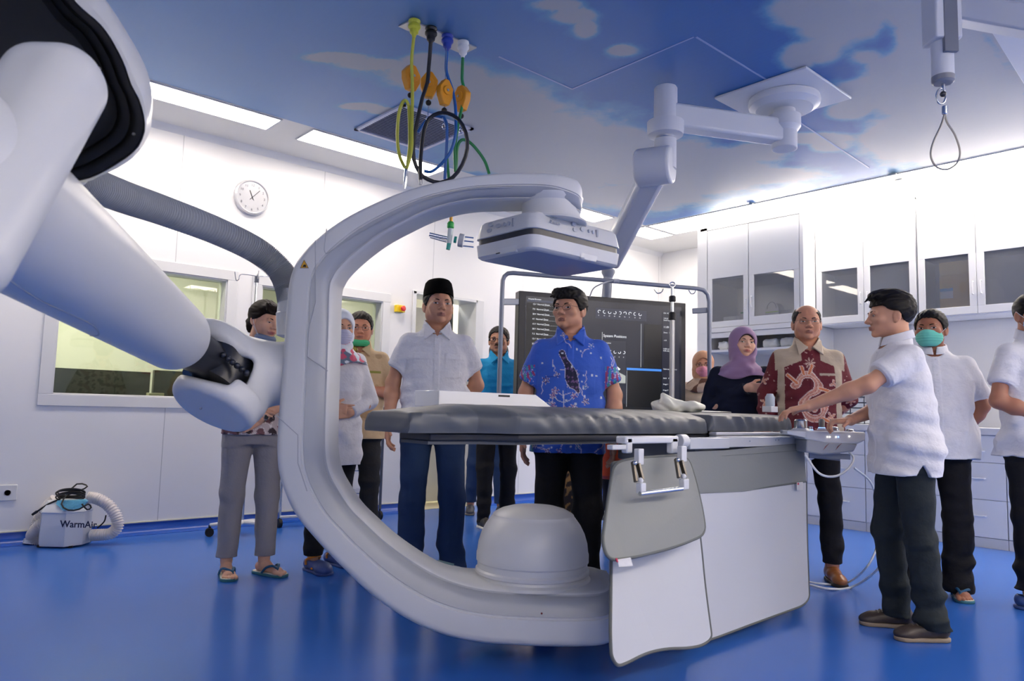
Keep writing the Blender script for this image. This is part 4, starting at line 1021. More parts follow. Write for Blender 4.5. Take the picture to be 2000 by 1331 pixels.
MB().box(*tb(1.6, 1.98, -.46, -.34, .90, .985)).build('tray_support', ME, o)
o = thing('pump_bottle', 'small white bottle with a grey cap on a white box by the tray', 'bottle', tuple(tw(1.70, -.40, 1.05)))
p = ond(1504, 795, 4.45); p[2] = 1.05; MB().box((p[0] - .04, p[1] - .03, 1.05), (p[0] + .04, p[1] + .03, 1.085)).build('box_base', WHITE, o, bevel=.003)
MB().lathe((p[0], p[1], 1.085), [(.026, 0), (.028, .01), (.028, .055), (.022, .065), (.018, .075), (0, .076)], seg=24).build('bottle', mat('bottle_pale', (188, 200, 212), .3), o, smooth=True, angle=40)
o = MB().lathe(onz(1196, 880, .80) * [1, 1, 0] + [0, .9, .62], [(.04, 0), (.05, .01), (.05, .22), (.03, .24)], seg=24).build('orange_bottle', mat('orange', (222, 88, 40), .4), smooth=True, angle=40) if 0 else None

# ================================================================ MONITOR ON CEILING ARM
mo = thing('ceiling_monitor', 'large dark operating display hung in a grey pipe frame, showing menus', 'monitor', tuple(ond(1180, 700, 5.5) * [1, 1, 0] + [0, 0, 1.03]))
dm = R0 * .956 + F0 * .292; nm_ = -F0 * .956 + R0 * .292; Zv = np.array([0, 0, 1.0])
PL = ond(1014, 565, 5.30)
Lw = 1.36; Hh = .84; zt = 1.885
P0 = np.array([PL[0], PL[1], 0]);
def mp_(s_, z, e=0.0): return P0 + dm * s_ + Zv * z + nm_ * e
def onmon(x, y, e=0.0):
    d = ray(x, y); q = P0 + nm_ * e; t = ((q - EYE) @ nm_) / (d @ nm_); return EYE + d * t
m = MB(); m.obox(mp_(Lw / 2, zt - Hh / 2, -.045), dm * Lw / 2, nm_ * .045, Zv * Hh / 2); m.build('monitor_case', mat('bezel', (40, 42, 46), .35), mo, bevel=.006)
SCR = mat('screen_dark', (30, 33, 44), .12, emis=(38, 42, 54), es=.35)
scr = MB(); scr.obox(mp_(Lw / 2 + .005, zt - Hh / 2 + .005, .001), dm * (Lw / 2 - .045), nm_ * .001, Zv * (Hh / 2 - .04)); scr = scr.build('screen', SCR, mo)
def patch(x0, y0, x1, y1, mt, nm='screen_area', e=.003, skew=True):
    a, b = onmon(x0, y0, e), onmon(x1, y1, e); sa, sb = (a - P0) @ dm, (b - P0) @ dm
    return MB().obox(mp_((sa + sb) / 2, (a[2] + b[2]) / 2, e), dm * abs(sb - sa) / 2, nm_ * .0006, Zv * abs(a[2] - b[2]) / 2).build(nm, mt, scr)
E = lambda n, c, s=1.0: mat(n, tuple(int(v * .3) for v in c), .3, emis=c, es=s)
s0, s1 = .05, Lw - .05
def sbox(sa, sb, za, zb, mt, nm='screen_area', e=.003): return MB().obox(mp_((sa + sb) / 2, (za + zb) / 2, e), dm * abs(sb - sa) / 2, nm_ * .0006, Zv * abs(zb - za) / 2).build(nm, mt, scr)
bk, gr, ln, bl_, wt = E('scr_black', (20, 22, 24), .6), E('scr_header', (74, 80, 98), .6), E('scr_line', (196, 200, 206), .7), E('scr_blue', (66, 130, 214), .9), E('scr_white', (225, 228, 235), .9)
sbox(.06, .44, 1.39, 1.80, bk); sbox(.06, .44, 1.81, 1.825, gr); sbox(.06, .44, 1.345, 1.372, bl_)
for k in range(11):
    z = 1.785 - k * .036; sbox(.19, .43, z, z + .0018, ln); 
sbox(.60, 1.02, 1.72, 1.80, E('scr_bar', (52, 56, 74), .6)); sbox(.66, .85, 1.24, 1.56, E('scr_win', (44, 48, 62), .6)); sbox(1.155, 1.30, 1.07, 1.80, E('scr_side', (34, 38, 54), .6))
sbox(.86, 1.15, 1.345, 1.362, bl_); sbox(.86, 1.15, 1.07, 1.34, bk); sbox(1.0, 1.15, 1.37, 1.70, bk); sbox(.975, .978, 1.37, 1.70, ln); sbox(.86, .863, 1.07, 1.34, ln); sbox(.655, .658, 1.24, 1.62, ln)
m = MB(); G_ = [mp_(.70, 1.245, .004), mp_(.85, 1.245, .004), mp_(.85, 1.30, .004), mp_(.76, 1.34, .004)]; m.prism(G_, nm_ * .001); m.build('preview_floor', E('scr_floor', (170, 175, 170), .8), scr)
m = MB(); m.tube([mp_(.72, 1.40, .005), mp_(.745, 1.38, .005), mp_(.755, 1.35, .005), mp_(.78, 1.36, .005), mp_(.80, 1.345, .005)], .008, 8); m.build('preview_robot', E('scr_robot', (235, 238, 240), .9), scr)
m = MB(); m.tube([mp_(.775 + .02 * math.cos(a), 1.30 + .02 * math.sin(a), .005) for a in np.linspace(-1, 3, 10)], .005, 8); m.build('preview_robot', wt, scr)
def text(s_, z, body, size, mt, e=.0035, par=None, dirx=None, nrm=None, pos=None, nm='text', bold=False):
    cu = bpy.data.curves.new(nm, 'FONT'); cu.body = body; cu.size = size; cu.extrude = .0004
    if bold: cu.offset = size * .02
    tmp = bpy.data.objects.new(nm, cu); COL.objects.link(tmp); dg = bpy.context.evaluated_depsgraph_get()
    me = bpy.data.meshes.new_from_object(tmp.evaluated_get(dg)); bpy.data.objects.remove(tmp)
    me.materials.clear(); me.materials.append(mt)
    o = bpy.data.objects.new(nm, me); COL.objects.link(o); o.parent = par if par is not None else scr
    dx_ = np.array(dm if dirx is None else dirx); nz = np.array(nm_ if nrm is None else nrm); uz = np.cross(nz, dx_)
    P = mp_(s_, z, e) if pos is None else np.array(pos)
    P = P - origin(o.parent)
    o.matrix_local = Matrix(((dx_[0], uz[0], nz[0], P[0]), (dx_[1], uz[1], nz[1], P[1]), (dx_[2], uz[2], nz[2], P[2]), (0, 0, 0, 1)))
    return o
text(.07, 1.826, 'Hospital Browser', .014, wt)
for k, r_ in enumerate(('15 f', '7.5', '30 f', '4 f', '15 f', '30 f', '7.5', '15 f', '30 f', '4 f', '15 f')):
    text(.105, 1.788 - k * .036, r_ + '  Normal Dose', .017, wt)
text(.665, 1.585, 'System Positions', .028, wt); text(.67, 1.535, 'Preview', .018, wt)
for k in range(9):
    s_ = .63 + k * .042; m = MB(); m.tube([mp_(s_ + .011 * math.cos(a), 1.772 + .011 * math.sin(a), .004) for a in np.linspace(.6 + k, 4.4 + k, 9)], .0022, 6); m.build('icon', wt, scr); text(s_ - .008, 1.74, ('%d' % (k * 15 % 90)), .012, wt)
for k in range(5):
    s_ = .69 + k * .036; m = MB(); m.tube([mp_(s_ + .010 * math.cos(a), 1.475 + .010 * math.sin(a), .005) for a in np.linspace(.2 + k, 3.8 + k, 9)], .0022, 6); m.build('icon', wt, scr); text(s_ - .005, 1.435, '0', .012, wt)
for z, s in ((1.79, 'OR  HOSPITAL'), (1.75, '120 kV  Fluoro 15'), (1.735, 'Small Focus'), (1.68, '11:09 AM'), (1.64, 'Zoom   Store  R'), (1.58, '- 5 R'), (1.515, '0.000 mGy'), (1.50, '0.00 uGym2'), (1.36, 'Table not in Neutral'), (1.29, 'RAO    Patient'), (1.245, 'Image 1'), (1.20, 'Image 2'), (1.12, 'Patient Name'), (1.105, 'No Images')):
    text(1.165, z, s, .021 if 'AM' in s else .014, wt)
# pipe frame around
def fr(x, y, D): return ond(x, y, D)
cor = [fr(972, 860, 5.2), fr(974, 780, 5.2), fr(981, 565, 5.2), fr(982, 548, 5.2), fr(985, 540, 5.2), fr(992, 534.5, 5.2), fr(1002, 533.5, 5.2), fr(1180, 548, 5.38), fr(1362, 564, 5.56), fr(1374, 567, 5.57), fr(1382, 575, 5.58), fr(1385, 590, 5.58), fr(1386, 780, 5.58), fr(1386, 860, 5.58)]
MB().tube(cor, .016, 14).build('pipe_frame', GREYM, mo, smooth=True)
m = MB(); m.bar(fr(978, 590, 5.22), fr(1016, 590, 5.33), .03, .045); m.bar(fr(1352, 608, 5.62), fr(1388, 606, 5.6), .03, .04); m.build('frame_arm', GREYM, mo, bevel=.004)
MB().tube(spline([fr(1152, 580, 5.3), fr(1160, 563, 5.3), fr(1180, 553, 5.3), fr(1203, 547, 5.34)], 20), .0055, 8).build('monitor_cable', mat('cable_pale', (190, 194, 200), .4), mo, smooth=True)
MB().cyl(fr(1199, 548, 5.33), fr(1210, 549, 5.33), .014, seg=14).build('cable_plug', WHITE, mo)
MB().tube(spline([fr(1278, 566, 5.45), fr(1284, 573, 5.42), fr(1292, 571, 5.42), fr(1295, 565, 5.45)], 20), .004, 8).build('frame_hook', CHROME, mo, smooth=True)
MB().tube(spline([fr(1345, 567, 5.5), fr(1350, 574, 5.5), fr(1356, 573, 5.5), fr(1359, 567, 5.5)], 20), .004, 8).build('frame_hook', CHROME, mo, smooth=True)
# suspension
D1 = 5.66
m = MB(); m.cyl(fr(1188, 533, D1), fr(1183, 600, D1), .034, .040, seg=28); m.lathe(fr(1188, 531, D1), [(.034, -.05), (.042, -.03), (.052, -.01), (.052, .01), (.04, .02)], seg=28); m.build('post', mat('post_grey', (150, 157, 172), .35), mo, smooth=True, angle=30)
mc = onz(1531, 186, HC); MS = mat('arm_white', (212, 216, 226), .3)
m = MB(); m.box((4.362, 2.16, HC - .02), (5.02, 2.83, HC - .001)); m.build('mount_plate', MS, mo, bevel=.006)
mc = np.array([4.70, 2.49, HC])
m = MB(); m.lathe(mc - [0, 0, .10], [(.0, 0), (.19, .001), (.235, .03), (.24, .05), (.235, .078)][0:5], seg=56); m.build('mount_ring', MS, mo, smooth=True, angle=30)
e = ond(1300, 210, 4.75); e = np.array([e[0], e[1], e[2]])
sh_ = ond(1530, 236, 4.9); sh_[0], sh_[1] = 4.70, 2.49
zb_ = ond(1540, 268, 4.9)[2]
m = MB(); m.lathe((4.70, 2.49, zb_ + .02), [(.0, 0), (.06, .001), (.066, .01), (.075, .03), (.11, .08), (.11, .16), (.075, .17), (.072, .30)], seg=40); m.build('swivel', MS, mo, smooth=True, angle=30)
ez = np.array([e[0], e[1], 0]); s2 = np.array([4.70, 2.49, 0])
zA = ond(1300, 218, (ez @ F0))[2]; zA2 = ond(1530, 268, s2 @ F0)[2]
zz = (zA + zA2) / 2
m = MB(); m.bar((ez[0], ez[1], zz), (s2[0], s2[1], zz), .13, .16); m.build('boom', MS, mo, bevel=.02, bseg=3)
m = MB(); m.cyl((s2[0], s2[1], zz - .12), (s2[0], s2[1], zz + .1), .085, seg=32); m.build('boom_end', MS, mo, bevel=.006)
De = ez @ F0
zt_ = ond(1298, 174, De)[2]; zk = ond(1298, 262, De)[2]
m = MB(); m.lathe((ez[0], ez[1], zk), [(.06, -.02), (.115, -.01), (.12, .03), (.12, .08), (.078, .09), (.076, zt_ - zk), (.07, zt_ - zk + .01), (0, zt_ - zk + .012)], seg=40); m.build('elbow_post', MS, mo, smooth=True, angle=30)
MB().cyl((ez[0], ez[1], zk - .05), (ez[0], ez[1], zk), .062, seg=30).build('swivel_ring', CHROME, mo, smooth=True)
k1 = ond(1283, 330, De); m = MB(); m.cyl((ez[0], ez[1], zk - .04), (ez[0], ez[1], k1[2] + .0), .072, seg=32); m.build('drop_post', MS, mo, smooth=True)
kd = ond(1284, 325, De - .02)
m = MB(); ax_ = R0 * .9 - F0 * .43; m.cyl(kd - ax_ * .14, kd + ax_ * .10, .125, seg=44); 
m.build('knuckle', MS, mo, bevel=.02, bseg=3)
k2 = ond(1190, 510, D1); m = MB(); m.bar(kd, k2, .15, .17, up=tuple(ax_)); m.build('spring_arm', MS, mo, bevel=.035, bseg=3)
MB().prism([ond(1296, 327, De - .17), ond(1303, 332, De - .17), ond(1293, 343, De - .17)], F0 * .005).build('arm_mark', BLACK, mo) if 0 else None
# ================================================================ SMALLER THINGS
# ---- gas hoses hanging from the ceiling plate
def g2(x, y): return 650 + x / 2.856, y / 2.856
o = MB(); o.prism([(2.227, 3.572, HC - .012), (2.243, 3.463, HC - .012), (2.718, 3.447, HC - .012), (2.709, 3.574, HC - .012)], (0, 0, .011)); o = o.build('ceiling_gas_plate', STEEL, bevel=.002)
tag(o, 'steel gas outlet plate on the sky ceiling, four coloured hoses below it', 'gas plate')
GC = dict(y=((196, 200, 60), (188, 190, 72)), k=((24, 24, 28), (34, 36, 44)), b=((40, 66, 170), (30, 96, 176)), g=((226, 230, 234), (34, 132, 74)))
HOSE = {
 'y': [[(452, 190), (440, 330), (443, 430), (444, 560), (441, 700), (440, 820), (428, 890), (412, 940)], [(424, 590), (428, 700), (428, 820), (416, 920)], [(424, 590), (408, 562), (388, 575), (368, 640), (360, 760), (370, 860), (396, 925), (410, 940)]],
 'k': [[(546, 235), (541, 310), (534, 385), (528, 460), (500, 545), (470, 680), (450, 790), (452, 890), (485, 965), (530, 1002), (600, 1020), (670, 990), (722, 920), (750, 830), (742, 740), (700, 665), (640, 632), (590, 632), (540, 660), (510, 720), (495, 820), (488, 920), (490, 1000)]],
 'b': [[(637, 270), (632, 380), (642, 430), (666, 500), (682, 580), (686, 660), (683, 760), (655, 850), (600, 920), (550, 958), (510, 955)], [(618, 655), (560, 648), (515, 680), (475, 740)], [(618, 655), (634, 690), (637, 760), (632, 860), (628, 920), (625, 1000)]],
 'g': [[(727, 305), (722, 400), (722, 450), (733, 510), (722, 590), (700, 690), (686, 780), (680, 860), (684, 960)], [(684, 960), (690, 900), (693, 840), (705, 795), (730, 780), (770, 800), (815, 850), (850, 905), (872, 970)]]}
HN = dict(y='yellow', k='black', b='blue', g='green')
OUT = dict(y=(456, 150), k=(549, 190), b=(640, 232), g=(728, 268))
for k, q in (('y', 4.24), ('k', 4.27), ('b', 4.31), ('g', 4.35)):
    c1, c2 = GC[k]; ox, oy = g2(*OUT[k]); top = onz(ox, oy - 12, HC - .013)
    Dq = top @ F0
    root = thing('gas_hose', '%s medical gas hose hanging looped from the ceiling plate' % HN[k], 'hose', tuple(top))
    m = MB(); m.lathe(top, [(.034, 0), (.036, -.008), (.030, -.02), (.036, -.03), (.036, -.042), (.026, -.055), (.024, -.075), (.014, -.085), (.010, -.10)][::-1], seg=28); m.build('outlet', mat('outlet_' + HN[k], c1, .35), root, smooth=True, angle=30)
    hm_ = mat('hose_' + HN[k], c2, .4)
    for i, P in enumerate(HOSE[k]):
        pts = [ond(*g2(x, y), Dq + .02 * math.sin(i * 2 + j * .8)) for j, (x, y) in enumerate(P)]
        if i == 0: pts[0] = top - [0, 0, .09]
        MB().tube(spline(pts, 60), .0115 if k in 'k' else .0095, 8).build('hose_strand', hm_, root, smooth=True)
    if k == 'y': MB().tube([ond(*g2(412, 925), Dq), ond(*g2(405, 1000), Dq), ond(*g2(399, 1055), Dq)], [.008, .013, .006], 10).build('hose_fitting', CHROME, root, smooth=True)
    if k == 'k': MB().tube([ond(*g2(488, 990), Dq), ond(*g2(490, 1030), Dq)], [.012, .009], 10).build('hose_fitting', STEEL, root, smooth=True)
YB = mat('balancer_yellow', (224, 152, 28), .4, bump=.03)
for i, (x, y, w_, h_, ang, lb) in enumerate(((436, 436, 74, 150, .9, 'leftmost, behind the yellow hose'), (537, 476, 100, 152, .15, 'second from the left, turned to the front'), (625, 518, 70, 152, .75, 'third from the left, beside the blue hose'), (719, 552, 82, 148, -.8, 'rightmost, behind the green hose'))):
    Dq = 4.33 if i in (0, 3) else 4.22; c = ond(*g2(x, y), Dq); sx = w_ / 2.856 * Dq / FPX / 2 / max(.55, math.cos(ang)); sz = h_ / 2.856 * Dq / FPX / 2
    root = thing('hose_balancer', 'orange-yellow hexagonal hose balancer, ' + lb, 'hose balancer', tuple(c))
    ux = R0 * math.cos(ang) + F0 * math.sin(ang); uy = np.cross(ux, [0, 0, 1])
    hx = [(-.30, 1), (.30, 1), (1, .35), (.95, -.25), (.45, -1), (-.45, -1), (-.95, -.25), (-1, .35)]
    MB().prism([c + ux * sx * a + np.array([0, 0, sz * b]) - uy * .022 for a, b in hx], uy * .044).build('case', YB, root, bevel=.006)
    MB().cyl(c - uy * .03 + [0, 0, sz * .1], c + uy * .03 + [0, 0, sz * .1], sx * .55, seg=28).build('drum_cover', YB, root, bevel=.003)
    MB().cyl(c - uy * .033 + [0, 0, sz * .1], c + uy * .033 + [0, 0, sz * .1], .008, seg=12).build('screw', STEEL, root)
    MB().sphere(c - [0, 0, sz + .030], .017, 14).build('ball_stop', BLACK, root, smooth=True)
    m = MB(); m.tube([c - [0, 0, sz], c - [0, 0, sz + .11]], .003, 6); m.tube([c - [0, 0, sz + .11] + np.array([.012 * math.cos(a), 0, -.016 + .016 * math.sin(a)]) for a in np.linspace(0, 6.2, 12)], .0028, 6); m.build('cable_hook', CHROME, root)
    m = MB(); m.tube([c + [0, 0, sz], c + [0, 0, sz + .02], [c[0], c[1], HC - .013]], .0022, 6); m.build('hanger', CHROME, root)
# gas fitting seen under the scanner arm
root = thing('gas_fitting', 'clear and green gas fitting with a chrome tap hanging left of the x-ray detector', 'gas fitting', tuple(ond(880, 460, 4.3)))
Df = 4.3; TEAL = mat('teal_plastic', (40, 170, 150), .3); CLR = mat('clear_plastic', (200, 214, 216), .15)
m = MB(); m.tube([ond(872, 300, Df), ond(881, 400, Df), ond(881, 424, Df)], .009, 8); m.build('supply_tube', mat('hose_green', (34, 132, 74), .4), root, smooth=True)
MB().cyl(ond(881, 424, Df), ond(881, 434, Df), .010, seg=16).build('brass_tip', mat('brass', (180, 140, 70), .3, metal=.9), root)
MB().lathe(ond(880, 447, Df), [(.016, 0), (.021, .008), (.021, .032), (.015, .042)], seg=24).build('green_nut', mat('green_nut', (30, 170, 70), .35), root, smooth=True, angle=30)
MB().tube([ond(880, 447, Df), ond(877, 476, Df)], [.017, .014], 18).build('clear_body', CLR, root, smooth=True)
MB().tube([ond(877, 476, Df), ond(875, 488, Df)], [.013, .012], 18).build('teal_end', TEAL, root, smooth=True)
m = MB(); m.tube([ond(838, 458, Df - .03), ond(876, 466, Df)], [.012, .010], 12); m.tube([ond(840, 463, Df - .03), ond(872, 472, Df)], [.007, .007], 10); m.build('tap_lever', CHROME, root, smooth=True)
MB().cyl(ond(887, 468, Df), ond(892, 469, Df), .020, seg=20).build('teal_valve', TEAL, root)
MB().cyl(ond(896, 469, Df), ond(906, 471, Df), .040, seg=30).build('gauge', mat('gauge_grey', (196, 200, 206), .3), root, bevel=.003)
m = MB(); 
for yy in (462, 470, 480): m.tube([ond(900, yy, Df), ond(925, yy + 3, Df)], .004, 8)
m.build('outlet_pins', CHROME, root, smooth=True)
MB().tube([ond(811, 440, 4.4), ond(811, 448, 4.4)], .009, 10).build('hose_tip', BLACK, root)

# ---- ceiling arm with cable loop, top right
Ds = 3.0; root = thing('ceiling_support_arm', 'white ceiling column at the top right with a hanging steel cable loop', 'ceiling arm', tuple(ond(1845, 80, Ds)))
def sp(x, y, D=Ds): return ond(x, y, D)
a = sp(1842, 155); t = sp(1846, -20)
MB().cyl(a, [a[0], a[1], t[2]], .043, seg=36).build('column', MS, root, smooth=True)
c0 = np.array([a[0], a[1], 0]); z1, z0 = sp(1842, 85)[2], sp(1842, -40)[2]
m = MB(); m.obox(c0 + [0, 0, (z0 + z1) / 2 + .05], R0 * .056, F0 * .056, np.array([0, 0, (z0 - z1) / 2 + .05])); m.build('column_sleeve', MS, root, bevel=.008)
m = MB(); zi0, zi1 = sp(1842, 112)[2], sp(1842, -40)[2]; m.obox(c0 - F0 * .050 + [0, 0, (zi0 + zi1) / 2] + R0 * .006, R0 * .028, F0 * .009, np.array([0, 0, (zi1 - zi0) / 2])); m.build('grey_inlay', mat('inlay_grey', (112, 118, 134), .4), root)
z_ = sp(1842, 158)[2]; m = MB(); m.lathe([a[0], a[1], z_ - .012], [(.0, 0), (.036, .001), (.044, .008), (.044, .03)], seg=36); m.build('end_cap', mat('cap_grey', (140, 142, 150), .4), root, smooth=True, angle=30)
zc_ = z_ - .012; m = MB(); m.cyl([a[0], a[1], zc_ - .03], [a[0], a[1], zc_], .008, seg=12); m.tube([sp(1838 + 9 * math.cos(t_), 188 + 15 * math.sin(t_)) for t_ in np.linspace(0, 6.28, 20, endpoint=False)], .004, 8, closed=True); m.build('carabiner', CHROME, root, smooth=True)
MB().sphere(sp(1842, 184), .013, 12).build('thimble', mat('thimble_dark', (74, 74, 78), .3, metal=.8), root, smooth=True)
MB().cyl(sp(1845, 207), sp(1845, 224), .011, seg=18).build('ferrule', CHROME, root, bevel=.003)
MB().tube(spline([sp(*q) for q in ((1845, 222), (1838, 245), (1824, 275), (1818, 298), (1821, 315), (1832, 328), (1850, 331), (1866, 322), (1874, 308), (1874, 290), (1864, 262), (1850, 240), (1845, 222))], 60), .0042, 8).build('cable_loop', mat('steel_cable', (150, 148, 146), .4, metal=.5), root, smooth=True)
m = MB(); p, q = sp(1872, 42, 3.02), sp(2150, 92, 2.7); m.bar(p + [0, 0, .05], q + [0, 0, .05], .12, .10); m.build('boom', MS, root, bevel=.01)
tag(MB().prism([onz(1925, 45, HC - .02), onz(2000, 165, HC - .02), onz(2120, 170, HC - .02), onz(2060, 40, HC - .02)], (0, 0, .019)).build('ceiling_plate', MS, bevel=.003), 'grey white ceiling plate in the top right corner behind the boom', 'ceiling plate')

# ---- clock
cc = ony(490, 387, YW); root = thing('wall_clock', 'round white wall clock with a silver rim between window and ceiling lamps', 'clock', tuple(cc)); r_ = .152
m = MB(); m.lathe(cc, [(r_, .0), (r_ + .004, .012), (r_, .035), (r_ - .012, .042), (r_ - .018, .032)], axis=(0, -1, 0), seg=72); m.build('rim', mat('clock_rim', (206, 208, 214), .25, metal=.3), root, smooth=True, angle=30)
MB().lathe(cc, [(r_ - .015, .031), (0.0001, .0312)], axis=(0, -1, 0), seg=60).build('face', mat('clock_face', (244, 245, 246), .4), root)
def ck(r, a): t = math.radians(90 - a); return cc + np.array([-0, 0, 0]) + np.array([r * math.cos(t), -.034, r * math.sin(t)])
INK = mat('clock_ink', (96, 98, 108), .5); INKD = mat('clock_hand', (40, 42, 48), .4)
for k in range(1, 13):
    p = ck(.108, k * 30); text(0, 0, str(k), .030, INK, par=root, pos=p + np.array([-.008 * len(str(k)), 0, -.010]), dirx=(1, 0, 0), nrm=(0, -1, 0), nm='numeral')
MB().bar(ck(.02, -20 + 180), ck(.062, -24), .007, .002, up=(0, 1, 0)).build('hour_hand', INKD, root); MB().bar(ck(.03, 42 + 180), ck(.095, 42), .005, .002, up=(0, 1, 0)).build('minute_hand', INKD, root); MB().bar(ck(.03, 330), ck(.03, 150), .002, .002, up=(0, 1, 0)).build('second_hand', INKD, root)
# ---- emergency stop
p = ony(778, 604, YW); root = thing('emergency_stop', 'yellow box with a red emergency push button on the wall', 'emergency button', tuple(p))
MB().box((p[0] - .05, YW - .05, p[2] - .035), (p[0] + .05, YW - .001, p[2] + .035)).build('housing', mat('stop_yellow', (240, 208, 20), .4), root, bevel=.004)
MB().lathe([p[0] + .01, YW - .05, p[2]], [(.014, 0), (.014, .018), (.026, .020), (.027, .032), (.018, .040), (0, .041)], axis=(0, -1, 0), seg=28).build('push_button', mat('stop_red', (226, 44, 50), .35), root, smooth=True, angle=35)
# ---- socket
p = ony(14, 963, YW); root = thing('wall_socket', 'white wall socket at the left edge above the blue skirting', 'socket', tuple(p))
MB().box((p[0] - .058, YW - .012, p[2] - .055), (p[0] + .058, YW - .001, p[2] + .055)).build('cover_plate', WHITE, root, bevel=.005)
MB().lathe([p[0], YW - .012, p[2]], [(.024, .001), (.024, .003), (.020, .0035), (.019, .001)], axis=(0, -1, 0), seg=30).build('socket_well', mat('socket_grey', (196, 198, 202), .5), root)
for dx in (-.009, .009): MB().cyl([p[0] + dx, YW - .0165, p[2]], [p[0] + dx, YW - .012, p[2]], .0028, seg=10).build('socket_hole', BLACK, root)
cable('floor_cable', [onz(-20, 1052, .012), onz(6, 1058, .012), onz(14, 1057, .012)], .008, WC, 'short end of a white cable on the floor at the left edge')

# ---- warm air unit
b0 = onz(132, 1070, 0); root = thing('warm_air_unit', 'white warm air blower on the floor with corrugated hoses and coiled black cable', 'warming unit', (b0[0], b0[1], 0), 0)
Dw = b0 @ F0 + .10; k_ = Dw / FPX
def wu(x, y, D=0.0): return ond(x, y, Dw + D)
cw = np.array([*(ond(131, 1000, Dw)[:2]), 0]); hw_ = 42 * k_; hz = wu(131, 998)[2]; htp = wu(131, 978)[2]
WB = mat('blower_white', (226, 228, 232), .35, bump=.02)
def octa(w_, d_, z, ch=.35): return [cw + R0 * a * w_ + F0 * b * d_ + [0, 0, z] for a, b in ((-1, -ch), (-ch - .2, -1), (ch + .2, -1), (1, -ch), (1, ch), (ch + .2, 1), (-ch - .2, 1), (-1, ch))]
def loftp(rings, nm, mt, par, **k):
    n = len(rings[0]); V = [p for r in rings for p in r]; F = [(i * n + j, i * n + (j + 1) % n, (i + 1) * n + (j + 1) % n, (i + 1) * n + j) for i in range(len(rings) - 1) for j in range(n)]
    F += [tuple(range(n))[::-1], tuple((len(rings) - 1) * n + j for j in range(n))]; return mesh_np(nm, V, F, mt, par, True, angle=20, **k)
ub = loftp([octa(hw_ * .97, .15, .012), octa(hw_, .155, .03), octa(hw_ * .97, .15, hz - .01), octa(hw_ * .97, .15, hz), octa(hw_ * 1.02, .155, hz + .006), octa(hw_ * .98, .15, hz + .02), octa(hw_ * .80, .11, htp), octa(hw_ * .6, .08, htp + .006)], 'body', WB, root)
for a in ((-1, -1), (1, -1), (1, 1), (-1, 1)): MB().cyl(cw + R0 * a[0] * hw_ * .7 + F0 * a[1] * .11, cw + R0 * a[0] * hw_ * .7 + F0 * a[1] * .11 + [0, 0, .014], .014, seg=12).build('foot', BLACK, root)
m = MB(); q0 = wu(110, 985, -.165); m.prism([wu(109, 985, -.145), wu(123, 998, -.158), wu(158, 994, -.158), wu(170, 980, -.14), wu(165, 976, -.11), wu(112, 978, -.11)], F0 * .02); m.build('control_panel', mat('panel_blue', (96, 174, 214), .35, var=.25, bscale=90), root)
text(0, 0, 'WarmAir', .064, mat('ink_navy', (30, 34, 70), .5), par=root, pos=ond(117, 1030, Dw - .1575), dirx=tuple(R0), nrm=tuple(-F0), nm='lettering', bold=True)
HW_ = mat('hose_cream', (226, 220, 220), .5)
def corr(pts, r, nm='air_hose'):
    P = spline(pts, 150); rr = r + .004 * np.sign(np.sin(np.arange(len(P)) * math.pi / 2 + .3)); MB().tube(P, rr, 16).build(nm, HW_, root, smooth=True, angle=30)
corr([wu(172, 972, .02), wu(190, 975, .03), wu(212, 988, .04), wu(227, 1010, .04), wu(229, 1030, .04), wu(215, 1043, .03), wu(196, 1045, .02), wu(178, 1046, .02)], .037)
corr([wu(108, 975, .03), wu(92, 990, .03), wu(76, 1015, .03), wu(66, 1040, .02), wu(62, 1052, .02)], .034)
corr([wu(98, 1020, -.04), wu(84, 1022, -.06), wu(70, 1034, -.06), wu(62, 1048, -.04), wu(74, 1056, -.02), wu(92, 1052, -.0)], .034)
MB().lathe(wu(60, 1063, -.02), [(.050, 0), (.050, .03), (.044, .035)], seg=28, axis=(.2, .1, 1)).build('hose_end', WB, root, smooth=True, angle=30)
r2 = np.random.RandomState(4); P = []
for i in range(150):
    t = i * .27; P.append(wu(138 + 27 * math.cos(t) + 2 * math.sin(i * .13), 967 + 7 * math.sin(t) + 5 * math.sin(i * .045), -.03 + .09 * math.sin(t)))
P += [wu(165, 955, 0), wu(168, 948, 0), wu(150, 946, 0), wu(132, 965, -.05), wu(120, 985, -.17), wu(133, 997, -.18), wu(155, 995, -.18), wu(172, 985, -.15), wu(178, 992, -.14), wu(170, 996, -.15), wu(160, 985, -.15)]
MB().tube(spline(P, 420), .0055, 7).build('power_cable', BLACK, root, smooth=True)
MB().tube(spline([wu(118, 975, -.1), wu(95, 985, -.12), wu(75, 998, -.1), wu(64, 1005, -.1)], 24), .006, 8).build('power_cable', BLACK, root, smooth=True)
MB().tube([wu(72, 1000, -.1), wu(63, 1006, -.1)], [.010, .008], 10).build('plug', BLACK, root)
MB().tube(spline([wu(207, 1007, .1), wu(203, 1020, .1), wu(190, 1032, .1)], 12), .005, 7).build('power_cable', BLACK, root, smooth=True)

